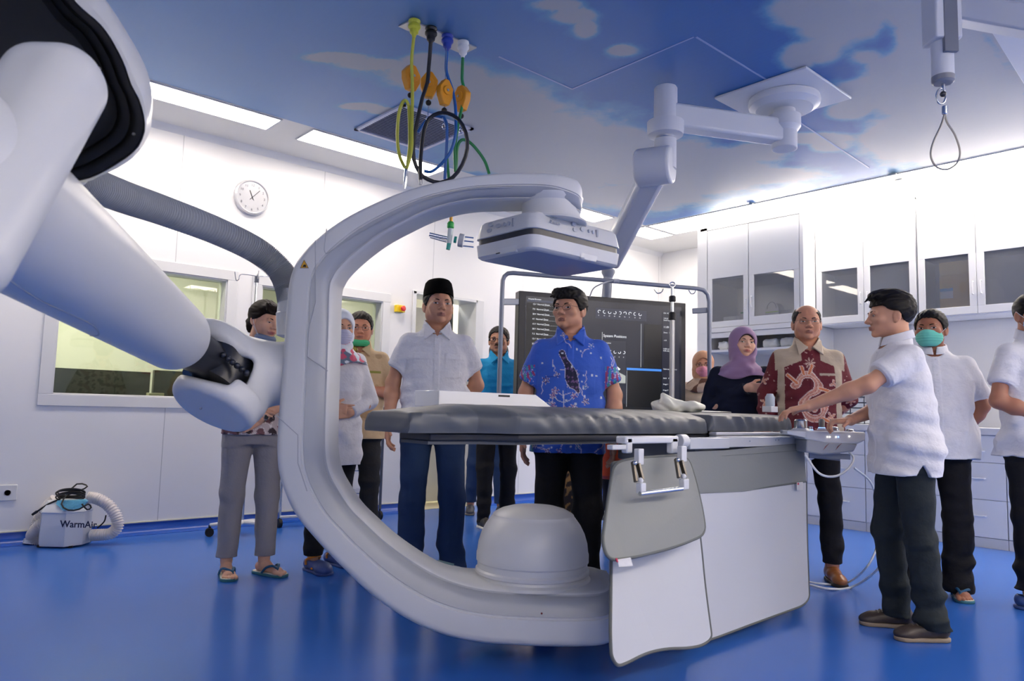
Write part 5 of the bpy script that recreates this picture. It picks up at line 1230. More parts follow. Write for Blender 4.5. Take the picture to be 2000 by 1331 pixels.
# ---- infusion stand at the left
b = onz(472, 1046, 0); Dv = b @ F0; root = thing('infusion_stand', 'slim chrome infusion stand with hooks on a white star base, left of the scanner', 'infusion stand', (b[0], b[1], 0))
zt = ond(495, 540, Dv)[2]
MB().cyl([b[0], b[1], .09], [b[0], b[1], zt - .03], .009, seg=14).build('pole', CHROME, root, smooth=True)
MB().cyl([b[0], b[1], zt - .05], [b[0], b[1], zt], .018, seg=18).build('hub', mat('hub_grey', (96, 102, 116), .4), root, bevel=.002)
for k in range(4):
    a = .4 + k * math.pi / 2; d = R0 * math.cos(a) + F0 * math.sin(a); c = np.array([b[0], b[1], zt])
    MB().tube(spline([c, c + d * .07 + [0, 0, .006], c + d * .125 + [0, 0, .002], c + d * .135 + [0, 0, -.035], c + d * .155 + [0, 0, -.045], c + d * .168 + [0, 0, .02]], 24), .0035, 7).build('hook', CHROME, root, smooth=True)
def star(root, b, R_, n=5, ph=0.3, mt=None, cr=.032):
    for k in range(n):
        a = ph + k * 2 * math.pi / n; d = np.array([math.cos(a), math.sin(a), 0]); e = np.array([b[0], b[1], 0]) + d * R_
        MB().tube([[b[0], b[1], .10], np.array([b[0], b[1], .10]) + d * R_ * .4, e + [0, 0, .085]], [.018, .016, .013], 8).build('base_arm', mt or WHITE, root, smooth=True)
        w1 = MB(); sx = np.cross(d, [0, 0, 1]); 
        for q in (-1, 1): w1.cyl(e + sx * q * .008 + [0, 0, cr], e + sx * q * .026 + [0, 0, cr], cr, seg=20)
        w1.cyl(e + [0, 0, cr], e + [0, 0, .085], .010, seg=8); w1.build('caster', BLACK, root, smooth=True, angle=40)
star(root, b, .235)
# ---- wire trolley behind the woman / scanner
root = thing('wire_trolley', 'slim grey wire trolley behind the man in the tan shirt', 'trolley', (*onz(741, 1018, 0)[:2], 0))
A_ = onz(741, 1016, 0); ax_t = np.array([-1.0, 0, 0]); 
for (dx, dy) in ((0, 0), (-.4, 0), (0, .42), (-.4, .42)):
    MB().cyl([A_[0] + dx, A_[1] + dy, .10], [A_[0] + dx, A_[1] + dy, 1.02], .013, seg=12).build('post', mat('post_blue_grey', (78, 86, 104), .4), root, smooth=True)
    m = MB(); m.cyl([A_[0] + dx - .012, A_[1] + dy, .04], [A_[0] + dx + .012, A_[1] + dy, .04], .04, seg=20); m.cyl([A_[0] + dx, A_[1] + dy, .04], [A_[0] + dx, A_[1] + dy, .1], .008, seg=8); m.build('caster', BLACK, root, smooth=True, angle=40)
for z in (.25, .45, .62, .80, 1.0):
    m = MB()
    for e in (0, .42): m.tube([[A_[0] - .4, A_[1] + e, z], [A_[0], A_[1] + e, z]], .005, 6)
    for q in range(9): m.tube([[A_[0] - .4 + q * .05, A_[1], z], [A_[0] - .4 + q * .05, A_[1] + .42, z]], .003, 6)
    m.build('wire_shelf', CHROME, root, smooth=True)
root = thing('chrome_stand', 'thin chrome equipment stand beside the scanner arm', 'stand', (*onz(545, 1031, 0)[:2], 0)); A_ = onz(545, 1031, 0)
MB().cyl([A_[0], A_[1], .08], [A_[0], A_[1], .95], .012, seg=12).build('post', CHROME, root, smooth=True)
m = MB(); m.cyl([A_[0] - .014, A_[1], .036], [A_[0] + .014, A_[1], .036], .036, seg=20); m.cyl([A_[0], A_[1], .03], [A_[0], A_[1], .08], .008, seg=8); m.build('caster', BLACK, root, smooth=True, angle=40)
for z in (.35, .62): MB().tube([[A_[0], A_[1], z], [A_[0] + .28, A_[1] + .02, z], [A_[0] + .28, A_[1] + .02, z + .05]], .006, 8).build('bracket', CHROME, root, smooth=True)
m = MB(); m.bar([A_[0], A_[1], .085], [A_[0] + .3, A_[1] - .05, .085], .03, .02); m.cyl([A_[0] + .29, A_[1] - .05, .036], [A_[0] + .31, A_[1] - .05, .036], .036, seg=18); m.cyl([A_[0] + .3, A_[1] - .05, .036], [A_[0] + .3, A_[1] - .05, .08], .008, seg=8); m.build('base_bar', WHITE, root, bevel=.003)

# ---- infusion pole in front of the monitor
Dp = 4.75; root = thing('infusion_pole', 'silver telescopic infusion pole with black clamps in front of the monitor', 'infusion pole', (*ond(1312, 800, Dp)[:2], 0)); pb = ond(1312, 800, Dp)
z = lambda y: ond(1314, y, Dp)[2]
MB().cyl([pb[0], pb[1], .05], [pb[0], pb[1], z(612)], .0165, seg=18).build('outer_tube', mat('pole_silver', (200, 200, 198), .3, metal=.5), root, smooth=True)
MB().cyl([pb[0], pb[1], z(612)], [pb[0], pb[1], z(562)], .011, seg=16).build('inner_tube', CHROME, root, smooth=True)
for y0_, y1_ in ((590, 578), (626, 610)): MB().lathe([pb[0], pb[1], z(y0_)], [(.018, 0), (.022, .005), (.021, z(y1_) - z(y0_) - .006), (.014, z(y1_) - z(y0_))], seg=20).build('clamp_collar', BLACK, root, smooth=True, angle=30)
m = MB(); m.tube([np.array([pb[0], pb[1], z(560) + .012]) + R0 * .018 * math.cos(a) + np.array([0, 0, .016 * math.sin(a)]) for a in np.linspace(0, 6.28, 20, endpoint=False)], .004, 8, closed=True); m.build('top_ring', CHROME, root, smooth=True)
m = MB(); m.lathe([pb[0], pb[1], 0], [(.16, 0), (.16, .02), (.05, .04), (.03, .06)], seg=32); m.build('base', STEEL, root, smooth=True, angle=30)
# ---- instrument trolley below the monitor (hidden by the table except for its top things)
tr = ond(1208, 800, 4.95); root = thing('instrument_trolley', 'steel instrument trolley behind the table below the monitor', 'trolley', (tr[0], tr[1], 0))
ca_, sa_ = R0, F0
m = MB(); m.obox([tr[0], tr[1], 1.0], R0 * .24, F0 * .16, np.array([0, 0, .01])); m.build('top_shelf', STEEL, root, bevel=.004)
m = MB(); m.obox([tr[0], tr[1], .35], R0 * .24, F0 * .16, np.array([0, 0, .01])); m.build('lower_shelf', STEEL, root, bevel=.004)
for a in ((-1, -1), (1, -1), (1, 1), (-1, 1)):
    c = tr * [1, 1, 0] + R0 * a[0] * .22 + F0 * a[1] * .14; MB().cyl(c, c + [0, 0, .995], .011, seg=10).build('leg', CHROME, root)
for (x, w_, cr_, lb) in ((1213, .035, (222, 160, 40), 'small amber box on the trolley below the monitor, nearest the batik sleeve'), (1247, .028, (196, 140, 60), 'small amber and dark box on the trolley below the monitor, farther right')):
    c = ond(x, 800, 4.95); m = MB(); m.obox([c[0], c[1], 1.03], R0 * w_, F0 * .04, np.array([0, 0, .018])); tag(m.build('amber_box', mat('amber_%d' % x, cr_, .5, var=.6, bscale=60), bevel=.003), lb, 'box')
c = ond(1292, 800, 4.70); m = MB(); m.obox([c[0], c[1], 1.022], R0 * .05, F0 * .04, np.array([0, 0, .010])); tag(m.build('dark_case', mat('dark_case', (60, 64, 72), .5), bevel=.003), 'flat dark case on the trolley beside the infusion pole', 'case')
c = ond(1340, 803, 4.7); P = [ond(1322 + 30 * i / 12, 799 + 3 * math.sin(i * 1.9), 4.6 + .02 * math.cos(i * 2)) for i in range(13)]; tag(MB().tube(spline(P, 60), .005, 7).build('tubing', mat('tubing_mixed', (196, 190, 186), .3), smooth=True), 'thin clear tubing lying between the pole and the plastic bag', 'tubing')
c = onz(1196, 1000, 0); root = thing('orange_bin', 'orange bin seen between the batik sleeve and the lead apron', 'bin', tuple(ond(1195, 880, 4.6) * [1, 1, 0])); c = ond(1197, 880, 4.6)
MB().lathe([c[0], c[1], .62], [(.07, 0), (.085, .02), (.09, .20), (.095, .21), (.095, .23), (.07, .235)], seg=32).build('bin', mat('orange', (224, 84, 36), .4), root, smooth=True, angle=30)
MB().cyl([c[0], c[1], 0], [c[0], c[1], .62], .02, seg=12).build('bin_post', CHROME, root); MB().lathe([c[0], c[1], 0], [(.14, 0), (.14, .02), (.03, .03)], seg=24).build('bin_base', BLACK, root)
# ================================================================ PEOPLE
def rotz(a): c, s_ = math.cos(a), math.sin(a); return np.array([[c, -s_, 0], [s_, c, 0], [0, 0, 1.0]])
def rotx(a): c, s_ = math.cos(a), math.sin(a); return np.array([[1.0, 0, 0], [0, c, -s_], [0, s_, c]])
def roty(a): c, s_ = math.cos(a), math.sin(a); return np.array([[c, 0, s_], [0, 1.0, 0], [-s_, 0, c]])
def un(v): v = np.array(v, float); return v / np.linalg.norm(v)
SKIN = mat('skin', (190, 140, 112), 0.5, vcol=True, bump=.05, bscale=240, sss=.08)
HAIRM = mat('black_hair', (14, 11, 10), 0.55, spec=.25, bump=.3, bscale=60, stretch=(6, 1, 1))
HAIRG = mat('greying_hair', (44, 39, 37), 0.6, spec=.25, bump=.3, bscale=60, stretch=(6, 1, 1), var=.3)
HAIRB = mat('brown_hair', (26, 17, 13), 0.6, spec=.15, bump=.3, bscale=60, stretch=(1, 1, 5))
EYEM = mat('eye', (255, 255, 255), 0.15, vcol=True)
CLOTH = mat('printed_cotton', (255, 255, 255), 0.75, vcol=True, bump=.35, bscale=11, bdist=.03, sheen=.05)
def cloth(n, rgb, r=.8, b=.4): return mat(n, rgb, r, bump=b, bscale=11, bdist=.03, spec=.3)
WSHIRT = cloth('white_cotton', (224, 224, 230), .8, .6); BTROU = cloth('black_trouser', (20, 21, 26)); 

def noisef(V, sc, seed):
    r = np.random.RandomState(seed); n = np.zeros(len(V))
    for i in range(5):
        a = r.normal(0, sc, 3); n += np.sin(V @ a + r.uniform(0, 6))
    return n / 2.2

def head_field(sex, h=.0028, jaw=1.0, fat=0.0, smile=0.0, nosek=1.0):
    f = Field((-.10, -.13, -.25), (.10, .13, .13), h)
    f.ell((0, -.018, .028), (.076, .096, .087))
    f.ell((0, .020, -.022), (.062 + fat, .072, .083), k=.02)
    f.ell((0, .036, -.072), ((.043 + fat) * jaw, .044, .034), k=.025)
    for s_ in (-1, 1):
        f.ell((s_ * (.047 + fat) * jaw, .002, -.062), (.018, .026, .026), k=.03)
        f.ell((s_ * .043, .060, -.024), (.020 + fat * .5, .018, .018 + fat * .5), k=.02)
        if fat or smile: f.ell((s_ * .036, .066, -.046), (.018 + fat * .5, .014, .018), k=.02)
    f.ell((0, .072, -.098), (.019, .015, .014), k=.02)
    f.cap((-.034, .081, .013), (.034, .081, .013), .010, k=.016)
    for s_ in (-1, 1): f.ell((s_ * .032, .099, -.005), (.018, .014, .012), k=.010, sub=True)
    f.cap((0, .088, .004), (0, .103, -.030), .0065, .0105, k=.010)
    f.ell((0, .106 + .003 * nosek, -.033), (.0125 * nosek, .010, .009), k=.006)
    for s_ in (-1, 1): f.ell((s_ * .013 * nosek, .097, -.037), (.0085, .010, .0075), k=.006)
    y = .091
    f.cap((-.018 - .006 * smile, y - .006, -.0645 + .004 * smile), (0, y + .003, -.062), .0045, .0055, k=.004); f.cap((.018 + .006 * smile, y - .006, -.0645 + .004 * smile), (0, y + .003, -.062), .0045, .0055, k=.004)
    f.cap((-.015, y - .006, -.071), (.015, y - .006, -.071), .006, k=.004); f.ell((0, y, -.0715), (.012, .008, .0065), k=.004)
    f.cap((-.019, y + .003, -.0667 + .003 * smile), (.019, y + .003, -.0667 + .003 * smile), .0016, k=.003, sub=True)
    for s_ in (-1, 1):
        M = rotz(s_ * .35)
        f.ell((s_ * .077, -.012, -.012), (.008, .019, .031), k=.004, M=M.T); f.ell((s_ * .086, -.004, -.008), (.006, .010, .018), k=.003, sub=True, M=M.T)
        f.ell((s_ * .075, -.006, -.036), (.008, .010, .011), k=.006)
    nr = .049 if sex == 'f' else .057
    f.cap((0, -.028, -.05), (0, -.038, -.26), nr, nr + .006, k=.02)
    if sex == 'm': f.ell((0, .022, -.150), (.010, .012, .016), k=.012)
    return f
def skin_cols(V, tone, lips=(150, 88, 78), beard=0.0, moust=False):
    c = np.tile(np.array(lin(tone)[:3]), (len(V), 1))
    n = noisef(V, 60, 3); c *= (1 + .03 * n)[:, None]
    L = np.array(lin(lips)[:3]); m = np.exp(-((V[:, 0] / .021) ** 2) ** 2 - (((V[:, 2] + .067) / .0095) ** 2) ** 2) * (V[:, 1] > .078)
    c = c * (1 - m[:, None]) + L * m[:, None]
    if beard:
        m = np.clip((-.045 - V[:, 2]) / .02, 0, 1) * (V[:, 1] > 0) * (V[:, 2] > -.125) * beard; m = m * (1 - np.exp(-((V[:, 0] / .022) ** 2 + ((V[:, 2] + .067) / .01) ** 2)))
        c = c * (1 - .5 * m[:, None]) + np.array(lin((70, 62, 60))[:3]) * .5 * m[:, None]
    m = np.exp(-(((V[:, 2] + .004) / .010) ** 2)) * (np.abs(np.abs(V[:, 0]) - .032) < .022) * (V[:, 1] > .07) * .22
    c = c * (1 - m[:, None]) + c * np.array([.6, .5, .5]) * m[:, None]
    return c
def eye_mesh(s_, look=(0, 0), h=.0054):
    """flattened ellipsoid with iris, in head space; almond opening"""
    n = 21; V = []; C_ = []
    for i in range(n):
        for j in range(n):
            a = (i / (n - 1) - .5) * 2; b = (j / (n - 1) - .5) * 2
            x = a * .0148; up_ = h * (1 - abs(a) ** 2.2) ** .8; dn = .0038 * (1 - abs(a) ** 2.4) ** .8
            z = b * (up_ if b > 0 else dn); y = .0862 - 14.0 * x * x - 18 * z * z - .0018 * (a * s_)
            V.append((s_ * .0320 + x, y, -.0042 + z + .0006 * a * s_))
            dx, dz = x - look[0], z - look[1]; r = math.hypot(dx, dz)
            c = (205, 198, 194) if r > .0058 else ((40, 26, 20) if r > .0026 else (8, 8, 8))
            if b > .80: c = (30, 22, 20)
            C_.append(lin(c)[:3])
    F = [(i * n + j, i * n + j + 1, (i + 1) * n + j + 1, (i + 1) * n + j) for i in range(n - 1) for j in range(n - 1)]
    return np.array(V), np.array(F), np.array(C_)

def hand(f, W, d, nrm, th, curl=.35, spread=.0, sc=1.0, thumb=.3):
    """W wrist, d finger direction, nrm palm normal, th=+-1 side of the thumb"""
    d = un(d); nrm = un(np.array(nrm, float) - d * (np.array(nrm) @ d)); s_ = np.cross(d, nrm) * th
    W = np.array(W, float); M = [s_, nrm, d]
    f.rbox(W + d * .050 * sc, (.039 * sc, .0145 * sc, .048 * sc), .013 * sc, k=.012, M=M)
    f.ell(W + d * .03 * sc + s_ * .024 * sc + nrm * .008 * sc, (.017 * sc, .014 * sc, .030 * sc), k=.01, M=M)
    for q, (o, L) in enumerate(((.029, .070), (.0095, .080), (-.0105, .074), (-.0290, .058))):
        p = W + d * (.092 - .004 * abs(q - 1)) * sc + s_ * o * sc; a = -.1 + curl * (.5 + .1 * q); dd = un(d + s_ * o * spread * 8)
        for seg, l in enumerate((.45, .31, .26)):
            e = math.cos(a) * dd + math.sin(a) * nrm; p2 = p + e * L * l * sc
            f.cap(p, p2, (.0092 - seg * .0007) * sc, (.0086 - seg * .0009) * sc, k=.0035); p = p2; a += curl * (1.0 if seg == 0 else .8)
    p = W + d * .022 * sc + s_ * .030 * sc; e = un(d * .62 + s_ * .75 + nrm * thumb); p2 = p + e * .040 * sc; f.cap(p, p2, .0125 * sc, .0105 * sc, k=.008)
    e = un(d * .85 + s_ * .35 + nrm * (thumb + .1)); f.cap(p2, p2 + e * .032 * sc, .0102 * sc, .0085 * sc, k=.004)

def person(name, label, at, off, H=1.70, sex='m', wid=1.0, belly=0.0, head=(0, 0, 0), lean=0.0, tone=(178, 128, 102), eyes=True, look=(0, 0),
           armR=None, armL=None, feet=((.10, .0, -.12), (-.10, .0, .12)), knee=(0, 0), top=None, legs=None, shoes='shoe', shoecol=(30, 28, 28), hair='short', hairm=None,
           extras=(), curlR=.35, curlL=.35, h=.0048, fat=0.0, jaw=1.0, beard=0.0, smile=0.0, brow=1.0, group=None, belt=None, hidden_arms=False, hl=.060, eyeh=.0054, pelvis=(0, 0)):
    at = np.array(at, float); face = math.atan2(-at[1], -at[0]) + math.radians(off)
    tone = tuple(min(250, v * 1.09) for v in tone)
    root = thing(name, label, 'person', (at[0], at[1], 0), face - math.pi / 2, group)
    s = H / 1.70
    def mk(nm, V, Q, mt, col=None, **k):
        return mesh_np(nm, np.asarray(V) * s, Q, mt, k.pop('par', root), True, world=False, col=col, **k)
    def ly(z): return lean * np.clip((z - .95) / .5, 0, 1.3)
    def ctr(z): return np.array([pelvis[0] * np.clip((1.3 - z) / .4, 0, 1), ly(z), z])
    sw = .170 * wid
    shR, shL = np.array([sw, ly(1.37), 1.368]), np.array([-sw, ly(1.37), 1.368])
    aR = armR or ((.235, -.03, 1.13), (.245, .04, .89), (0, .1, -1), (-1, .0, 0)); aL = armL or ((-.235, -.03, 1.13), (-.245, .04, .89), (0, .1, -1), (1, .0, 0))
    # ---- body: head + arms + trunk + legs as one mesh object
    hc = np.array([0, .012 + ly(1.58), 1.585]); piv = np.array([0, -.03, -.115])
    RM = rotz(math.radians(head[0])) @ rotx(math.radians(head[1])) @ roty(math.radians(head[2]))
    def H2B(V): return ((np.asarray(V) * [1.07, 1.02, 1.0]) - piv) @ RM.T + piv + hc
    hf = head_field(sex, fat=fat, jaw=jaw, smile=smile); Vh, Qh = hf.mesh(); ch = skin_cols(Vh, tone, beard=beard, lips=(172, 92, 88) if sex == 'f' else (150, 96, 84))
    Vh = H2B(Vh)
    # keep the lower neck upright inside the collar
    parts = [(Vh, Qh)]; cols = [ch]; tn = np.array(lin(tone)[:3])
    for (el, wr, hd, pn), sh_, th, cu in ((aR, shR, 1, curlR), (aL, shL, -1, curlL)):
        el, wr = np.array(el, float), np.array(wr, float); hd = un(hd)
        lo = np.minimum.reduce([el, wr, wr + hd * .2, sh_]) - .08; hi = np.maximum.reduce([el, wr, wr + hd * .2, sh_]) + .08
        f = Field(lo, hi, .0036)
        f.cap(sh_ + (el - sh_) * .25, el, .040, .040); f.cap(el, el + (wr - el) * .3, .042, .043, k=.02); f.cap(el + (wr - el) * .3, wr, .041 if sex == 'm' else .036, .026, k=.02)
        f.ell(wr, (.028, .024, .028), k=.01)
        hand(f, wr, hd, pn, -th if False else (1 if np.dot(np.cross(hd, un(np.array(pn, float) - hd * np.dot(pn, hd))), (0, 1, 0)) >= 0 or True else -1) * thumbside(hd, pn, th), curl=cu, sc=.98 if sex == 'm' else .9)
        V, Q = f.mesh(); parts.append((V, Q)); cols.append(np.tile(tn, (len(V), 1)) * (1 + .03 * noisef(V, 60, 5))[:, None])
    f = Field((-.3, -.25, 0), (.3, .35, 1.5), .010)
    f.loft([(.86, 0, 0, .14, .09), (.98, 0, 0, .15, .10), (1.1, 0, ly(1.1), .13, .09), (1.28, 0, ly(1.28), .15, .10), (1.40, 0, ly(1.4), .13, .075), (1.45, 0, ly(1.45), .06, .05)])
    ft = []
    for (fx, fy, fa), sx, kn in ((feet[0], 1, knee[0]), (feet[1], -1, knee[1])):
        hip = np.array([sx * .088 + pelvis[0], 0, .90]); ank = np.array([fx, fy - .03, .085]); kn_ = (hip + ank) / 2 + np.array([sx * .006, .012 + kn, .0])
        f.cap(hip, kn_, .075, .052, k=.03); f.cap(kn_, ank, .052, .036, k=.02); ft.append((hip, kn_, ank, fa))
    V, Q = f.mesh(); parts.append((V, Q)); cols.append(np.tile(tn, (len(V), 1)))
    if shoes in ('sandal', 'bare'):
        for (hip, kn_, ank, fa) in ft:
            f = Field(ank - [.12, .12, .09], ank + [.12, .25, .12], .0036); R3 = rotz(fa)
            def fp(x, y, z): return ank * [1, 1, 0] + R3 @ np.array([x, y, 0]) + [0, 0, z]
            f.cap(ank + [0, 0, .08], ank, .034, .032); f.cap(fp(0, -.03, .045), fp(0, .03, .055), .030, .028, k=.02); f.cap(fp(0, .02, .045), fp(0, .13, .030), .030, .022, k=.02); f.cap(fp(.018, .12, .028), fp(-.02, .11, .028), .02, .02, k=.02)
            sgn = 1 if ank[0] > 0 else -1
            for q, (ox, ol, rr) in enumerate(((-.028, .175, .0125), (-.009, .178, .009), (.007, .170, .0085), (.021, .160, .008), (.034, .148, .0078))):
                f.cap(fp(sgn * ox, .125, .026), fp(sgn * (ox * 1.08), ol, .022), rr * 1.02, rr, k=.004)
            V, Q = f.mesh(); parts.append((V, Q)); cols.append(np.tile(tn, (len(V), 1)))
    V, Q = join_np(parts)
    body = mk('body', V, Q, SKIN, np.vstack(cols))
    # ---- eyes, brows
    if eyes:
        for s_ in (-1, 1):
            Ve, Fe, Ce = eye_mesh(s_, look, eyeh); mk('eye', H2B(Ve), Fe, EYEM, Ce)
    hm = hairm or HAIRM
    if brow and eyes:
        for s_ in (-1, 1):
            P = [(s_ * .014, .0905, .0135), (s_ * .024, .0915, .0175), (s_ * .036, .0875, .0185), (s_ * .050, .0765, .0125)]
            m = MB().tube(H2B(spline(P, 12)) * s, np.array([.0022, .0030, .0032, .0030, .0028, .0026, .0024, .0022, .0018, .0016, .0012, .0008, .0006])[:len(spline(P, 12))] * brow * s, 7)
            m.build('eyebrow', hm, root, smooth=True, world=False)
    # ---- hair
    if hair and hair != 'none':
        f = Field((-.13, -.16, -.16), (.13, .14, .16), .0032)
        v = {'short': .009, 'crop': .006, 'swept': .014, 'full': .011, 'bald': .005, 'long': .014}[hair]
        f.ell((0, -.020, .030 + (.006 if hair in ('swept', 'full') else 0)), (.077 + v, .097 + v, .087 + v))
        if hair == 'swept':
            f.ell((.0, .050, .105), (.055, .045, .024), k=.02); f.ell((.01, .010, .112), (.06, .06, .022), k=.02)
            for q in range(7): f.cap((-.045 + q * .015, .06, .112), (-.055 + q * .016, .092 + .006 * (q % 3), .090 - .012 * (q % 2)), .010, .004, k=.006)
        if hair == 'full':
            f.ell((.015, .045, .088), (.064, .046, .028), k=.02)
            for q in range(8): f.cap((-.02 + q * .010, .066, .098), (.070 - q * .018, .086 - .002 * abs(q - 3), .062 - .003 * q), .013, .006, k=.006)
        if hair == 'long':
            f.ell((.0, .05, .082), (.070, .045, .030), k=.02)
            for q in range(9): f.cap((.05 - q * .006, .05, .10), (.062 - q * .017, .088 - .0015 * q, .058 - .004 * q), .012, .007, k=.006)
            for q in range(5): f.cap((-.04 - .004 * q, .070, .085), (-.066, .050 - .01 * q, .02 - .006 * q), .012, .008, k=.006)
            f.ell((0, -.115, -.03), (.045, .035, .04), k=.02); f.ell((0, -.09, -.06), (.055, .035, .05), k=.03)
        ys = [-.2, -.085, -.05, -.02, .012, .030, .048, .066, .2]
        zs_ = {'swept': [-.066, -.062, -.035, .012, .020, .030, .050, .062, .062], 'bald': [-.075, -.075, -.050, -.012, -.004, .006, .05, .06, .06], 'long': [-.10, -.10, -.06, -.012, .0, .012, .034, .050, .050]}.get(hair, [-.085, -.082, -.055, -.010, -.014, .004, hl - .022, hl, hl])
        def cut(D, x, y, z):
            hz = np.interp(y.ravel(), ys, zs_).astype(np.float32)[None, :, None] + .0 * x
            e = hz - .35 * np.maximum(0, .03 - np.abs(x)) * 0 - z + .010 * (np.abs(x) > 9)
            lim = e * .75
            if hair in ('full', 'swept', 'long'): lim = np.where((z > .045) & (y > .02), -1, lim)
            D = np.maximum(D, lim)
            if hair == 'bald':
                top_ = -(np.sqrt((x / .095) ** 2 + ((y - .03) / .118) ** 2 + ((z - .16) / .118) ** 2) - 1) * .09; D = np.maximum(D, top_)
            return D
        f.each(cut)
        f.folds(.0016, 3, (160, 40, 60))
        if hair in ('short', 'crop', 'bald'):
            pass
        V, Q = f.mesh(); mk('hair', H2B(V), Q, hm)
    # ---- legs clothing
    if legs:
        lt = legs.get('type', 'trousers'); f = Field((-.34, -.28, .0), (.34, .36, 1.08), max(h, .0055)); fl = legs.get('flare', 0.0); wl_ = legs.get('w', 1.0)
        f.loft([(.80, pelvis[0], 0, .168 * wid, .112), (.90, pelvis[0], 0, .176 * wid, .125 + belly * .5), (.98, pelvis[0] * .7, ly(.98), .165 * wid, .120 + belly), (1.04, 0, ly(1.04), .155 * wid, .115 + belly)])
        for (hip, kn_, ank, fa) in ft:
            if lt == 'skirt': break
            hem = legs.get('hem', .06)
            f.cap(hip + [0, 0, -.02], kn_, .092 * wl_, .070 * wl_, k=.03); bot = ank * [1, 1, 0] + [0, 0, hem]; f.cap(kn_, bot, .070 * wl_, (.060 + fl) * wl_, k=.025)
        if lt == 'skirt': f.loft([(.10, 0, 0, .22, .17), (.5, 0, 0, .19, .14), (.86, 0, 0, .175, .12)], k=.03)
        hem = legs.get('hem', .06) if lt != 'skirt' else .1
        am = legs.get('fold', .005)
        f.folds(am, 11 + int(at[0] * 10), (16, 16, 14), zs=[(0, 1.7), (.2, 1.6), (.35, .7), (.48, 1.2), (.6, .6), (.9, .5)])
        f.folds(am * .7, 5 + int(at[1] * 10), (12, 12, 46), zs=[(0, 1.6), (.22, 1.4), (.35, .2), (.46, 1.0), (.56, .3), (.8, .5), (1, .3)])
        f.each(lambda D, x, y, z: np.maximum(D, hem - z))
        V, Q = f.mesh(); col = legs['col'](V) if callable(legs.get('col')) else None
        mk('trousers' if lt != 'skirt' else 'skirt', V, Q, CLOTH if col is not None else legs['mat'], col)
    # ---- shoes
    if shoes:
        for (hip, kn_, ank, fa) in ft:
            R3 = rotz(fa)
            def fp(x, y, z): return ank * [1, 1, 0] + R3 @ np.array([x, y, 0]) + [0, 0, z]
            sgn = 1 if ank[0] > 0 else -1
            if shoes in ('shoe', 'sneaker', 'leather', 'flat', 'clog'):
                f = Field(fp(0, .06, .06) - [.22, .22, .09], fp(0, .06, .06) + [.22, .22, .12], .0045)
                tl = .20 if shoes != 'clog' else .205; wf = .042 if shoes != 'clog' else .055
                f.cap(fp(0, -.035, .045), fp(0, .03, .05), .040, .038); f.cap(fp(0, .03, .045), fp(sgn * .005, .12, .034), .040, .036 if shoes != 'clog' else .045, k=.02); f.ell(fp(sgn * .004, .135, .030), (wf, wf + .012, .030 if shoes != 'clog' else .044), k=.02)
                if shoes not in ('flat', 'clog'): f.cap(fp(0, -.03, .06), ank + [0, -.01, .02], .040, .042, k=.02)
                if shoes in ('flat', 'clog'): f.put(lambda x, y, z: (-(z - .058) * -1 * 1.0 if False else (.062 - z)) * -1.0 * -1.0, (-9, -9, .03), (9, 9, .2)) if 0 else None
                f.each(lambda D, x, y, z: np.maximum(D, .006 - z))
                if shoes == 'clog':
                    f.cap(fp(0, -.03, .08), fp(0, .035, .09), .030, .036, k=.004, sub=True)
                V, Q = f.mesh(); sh1 = mk('shoe' if shoes != 'clog' else 'clog', V, Q, mat('shoe_%d_%d_%d' % tuple(shoecol), shoecol, .45 if shoes != 'leather' else .3, bump=.15, bscale=120))
                # sole
                f = Field(fp(0, .06, .01) - [.22, .22, .03], fp(0, .06, .01) + [.22, .22, .03], .0045); so = .006
                f.cap(fp(0, -.036, .012), fp(0, .03, .012), .043, .041); f.cap(fp(0, .03, .012), fp(sgn * .004, .14, .012), .041, wf + .004, k=.02)
                f.each(lambda D, x, y, z: np.maximum(np.maximum(D + .0, -z), z - (.020 if shoes != 'clog' else .016)))
                V, Q = f.mesh(); sc_ = {'sneaker': (224, 222, 216), 'shoe': (146, 130, 110), 'leather': (34, 28, 26), 'flat': (120, 110, 100), 'clog': shoecol}[shoes]
                mk('sole', V, Q, mat('sole_%d_%d_%d' % tuple(sc_), sc_, .6, bump=.1), par=root)
                if shoes == 'clog':
                    st = mat('clog_strap', (222, 138, 50), .5)
                    P = [fp(.044, -.01, .045), fp(.048, .0, .075), fp(.03, .035, .094), fp(0, .045, .100), fp(-.03, .035, .094), fp(-.048, .0, .075), fp(-.044, -.01, .045)]
                    MB().tube(spline(P, 30) * s, .0075 * s, 8).build('heel_strap', st, root, smooth=True, world=False)
                    for q in range(9): MB().sphere(fp(-.024 + (q % 3) * .024, .085 + (q // 3) * .026, .071 - .006 * (q // 3)) * s, .0052 * s, 8).build('vent_hole', mat('vent_dark', (44, 52, 88), .7), root, world=False)
                    for q in range(2): m = MB(); m.sphere(fp(sgn * .052, .07 + q * .05, .032 - q * .004) * s, (.007 * s, .014 * s, .007 * s), 10); m.build('side_mark', st, root, smooth=True, world=False)
                if shoes in ('shoe', 'sneaker'):
                    lm = mat('lace_grey', (118, 108, 98), .7); m = MB()
                    for q in range(4): m.tube(spline([fp(-.020, .045 + q * .018, .085 - q * .006), fp(0, .048 + q * .018, .093 - q * .006), fp(.020, .050 + q * .018, .085 - q * .006)], 8) * s, .0026 * s, 6)
                    m.build('laces', lm, root, smooth=True, world=False)
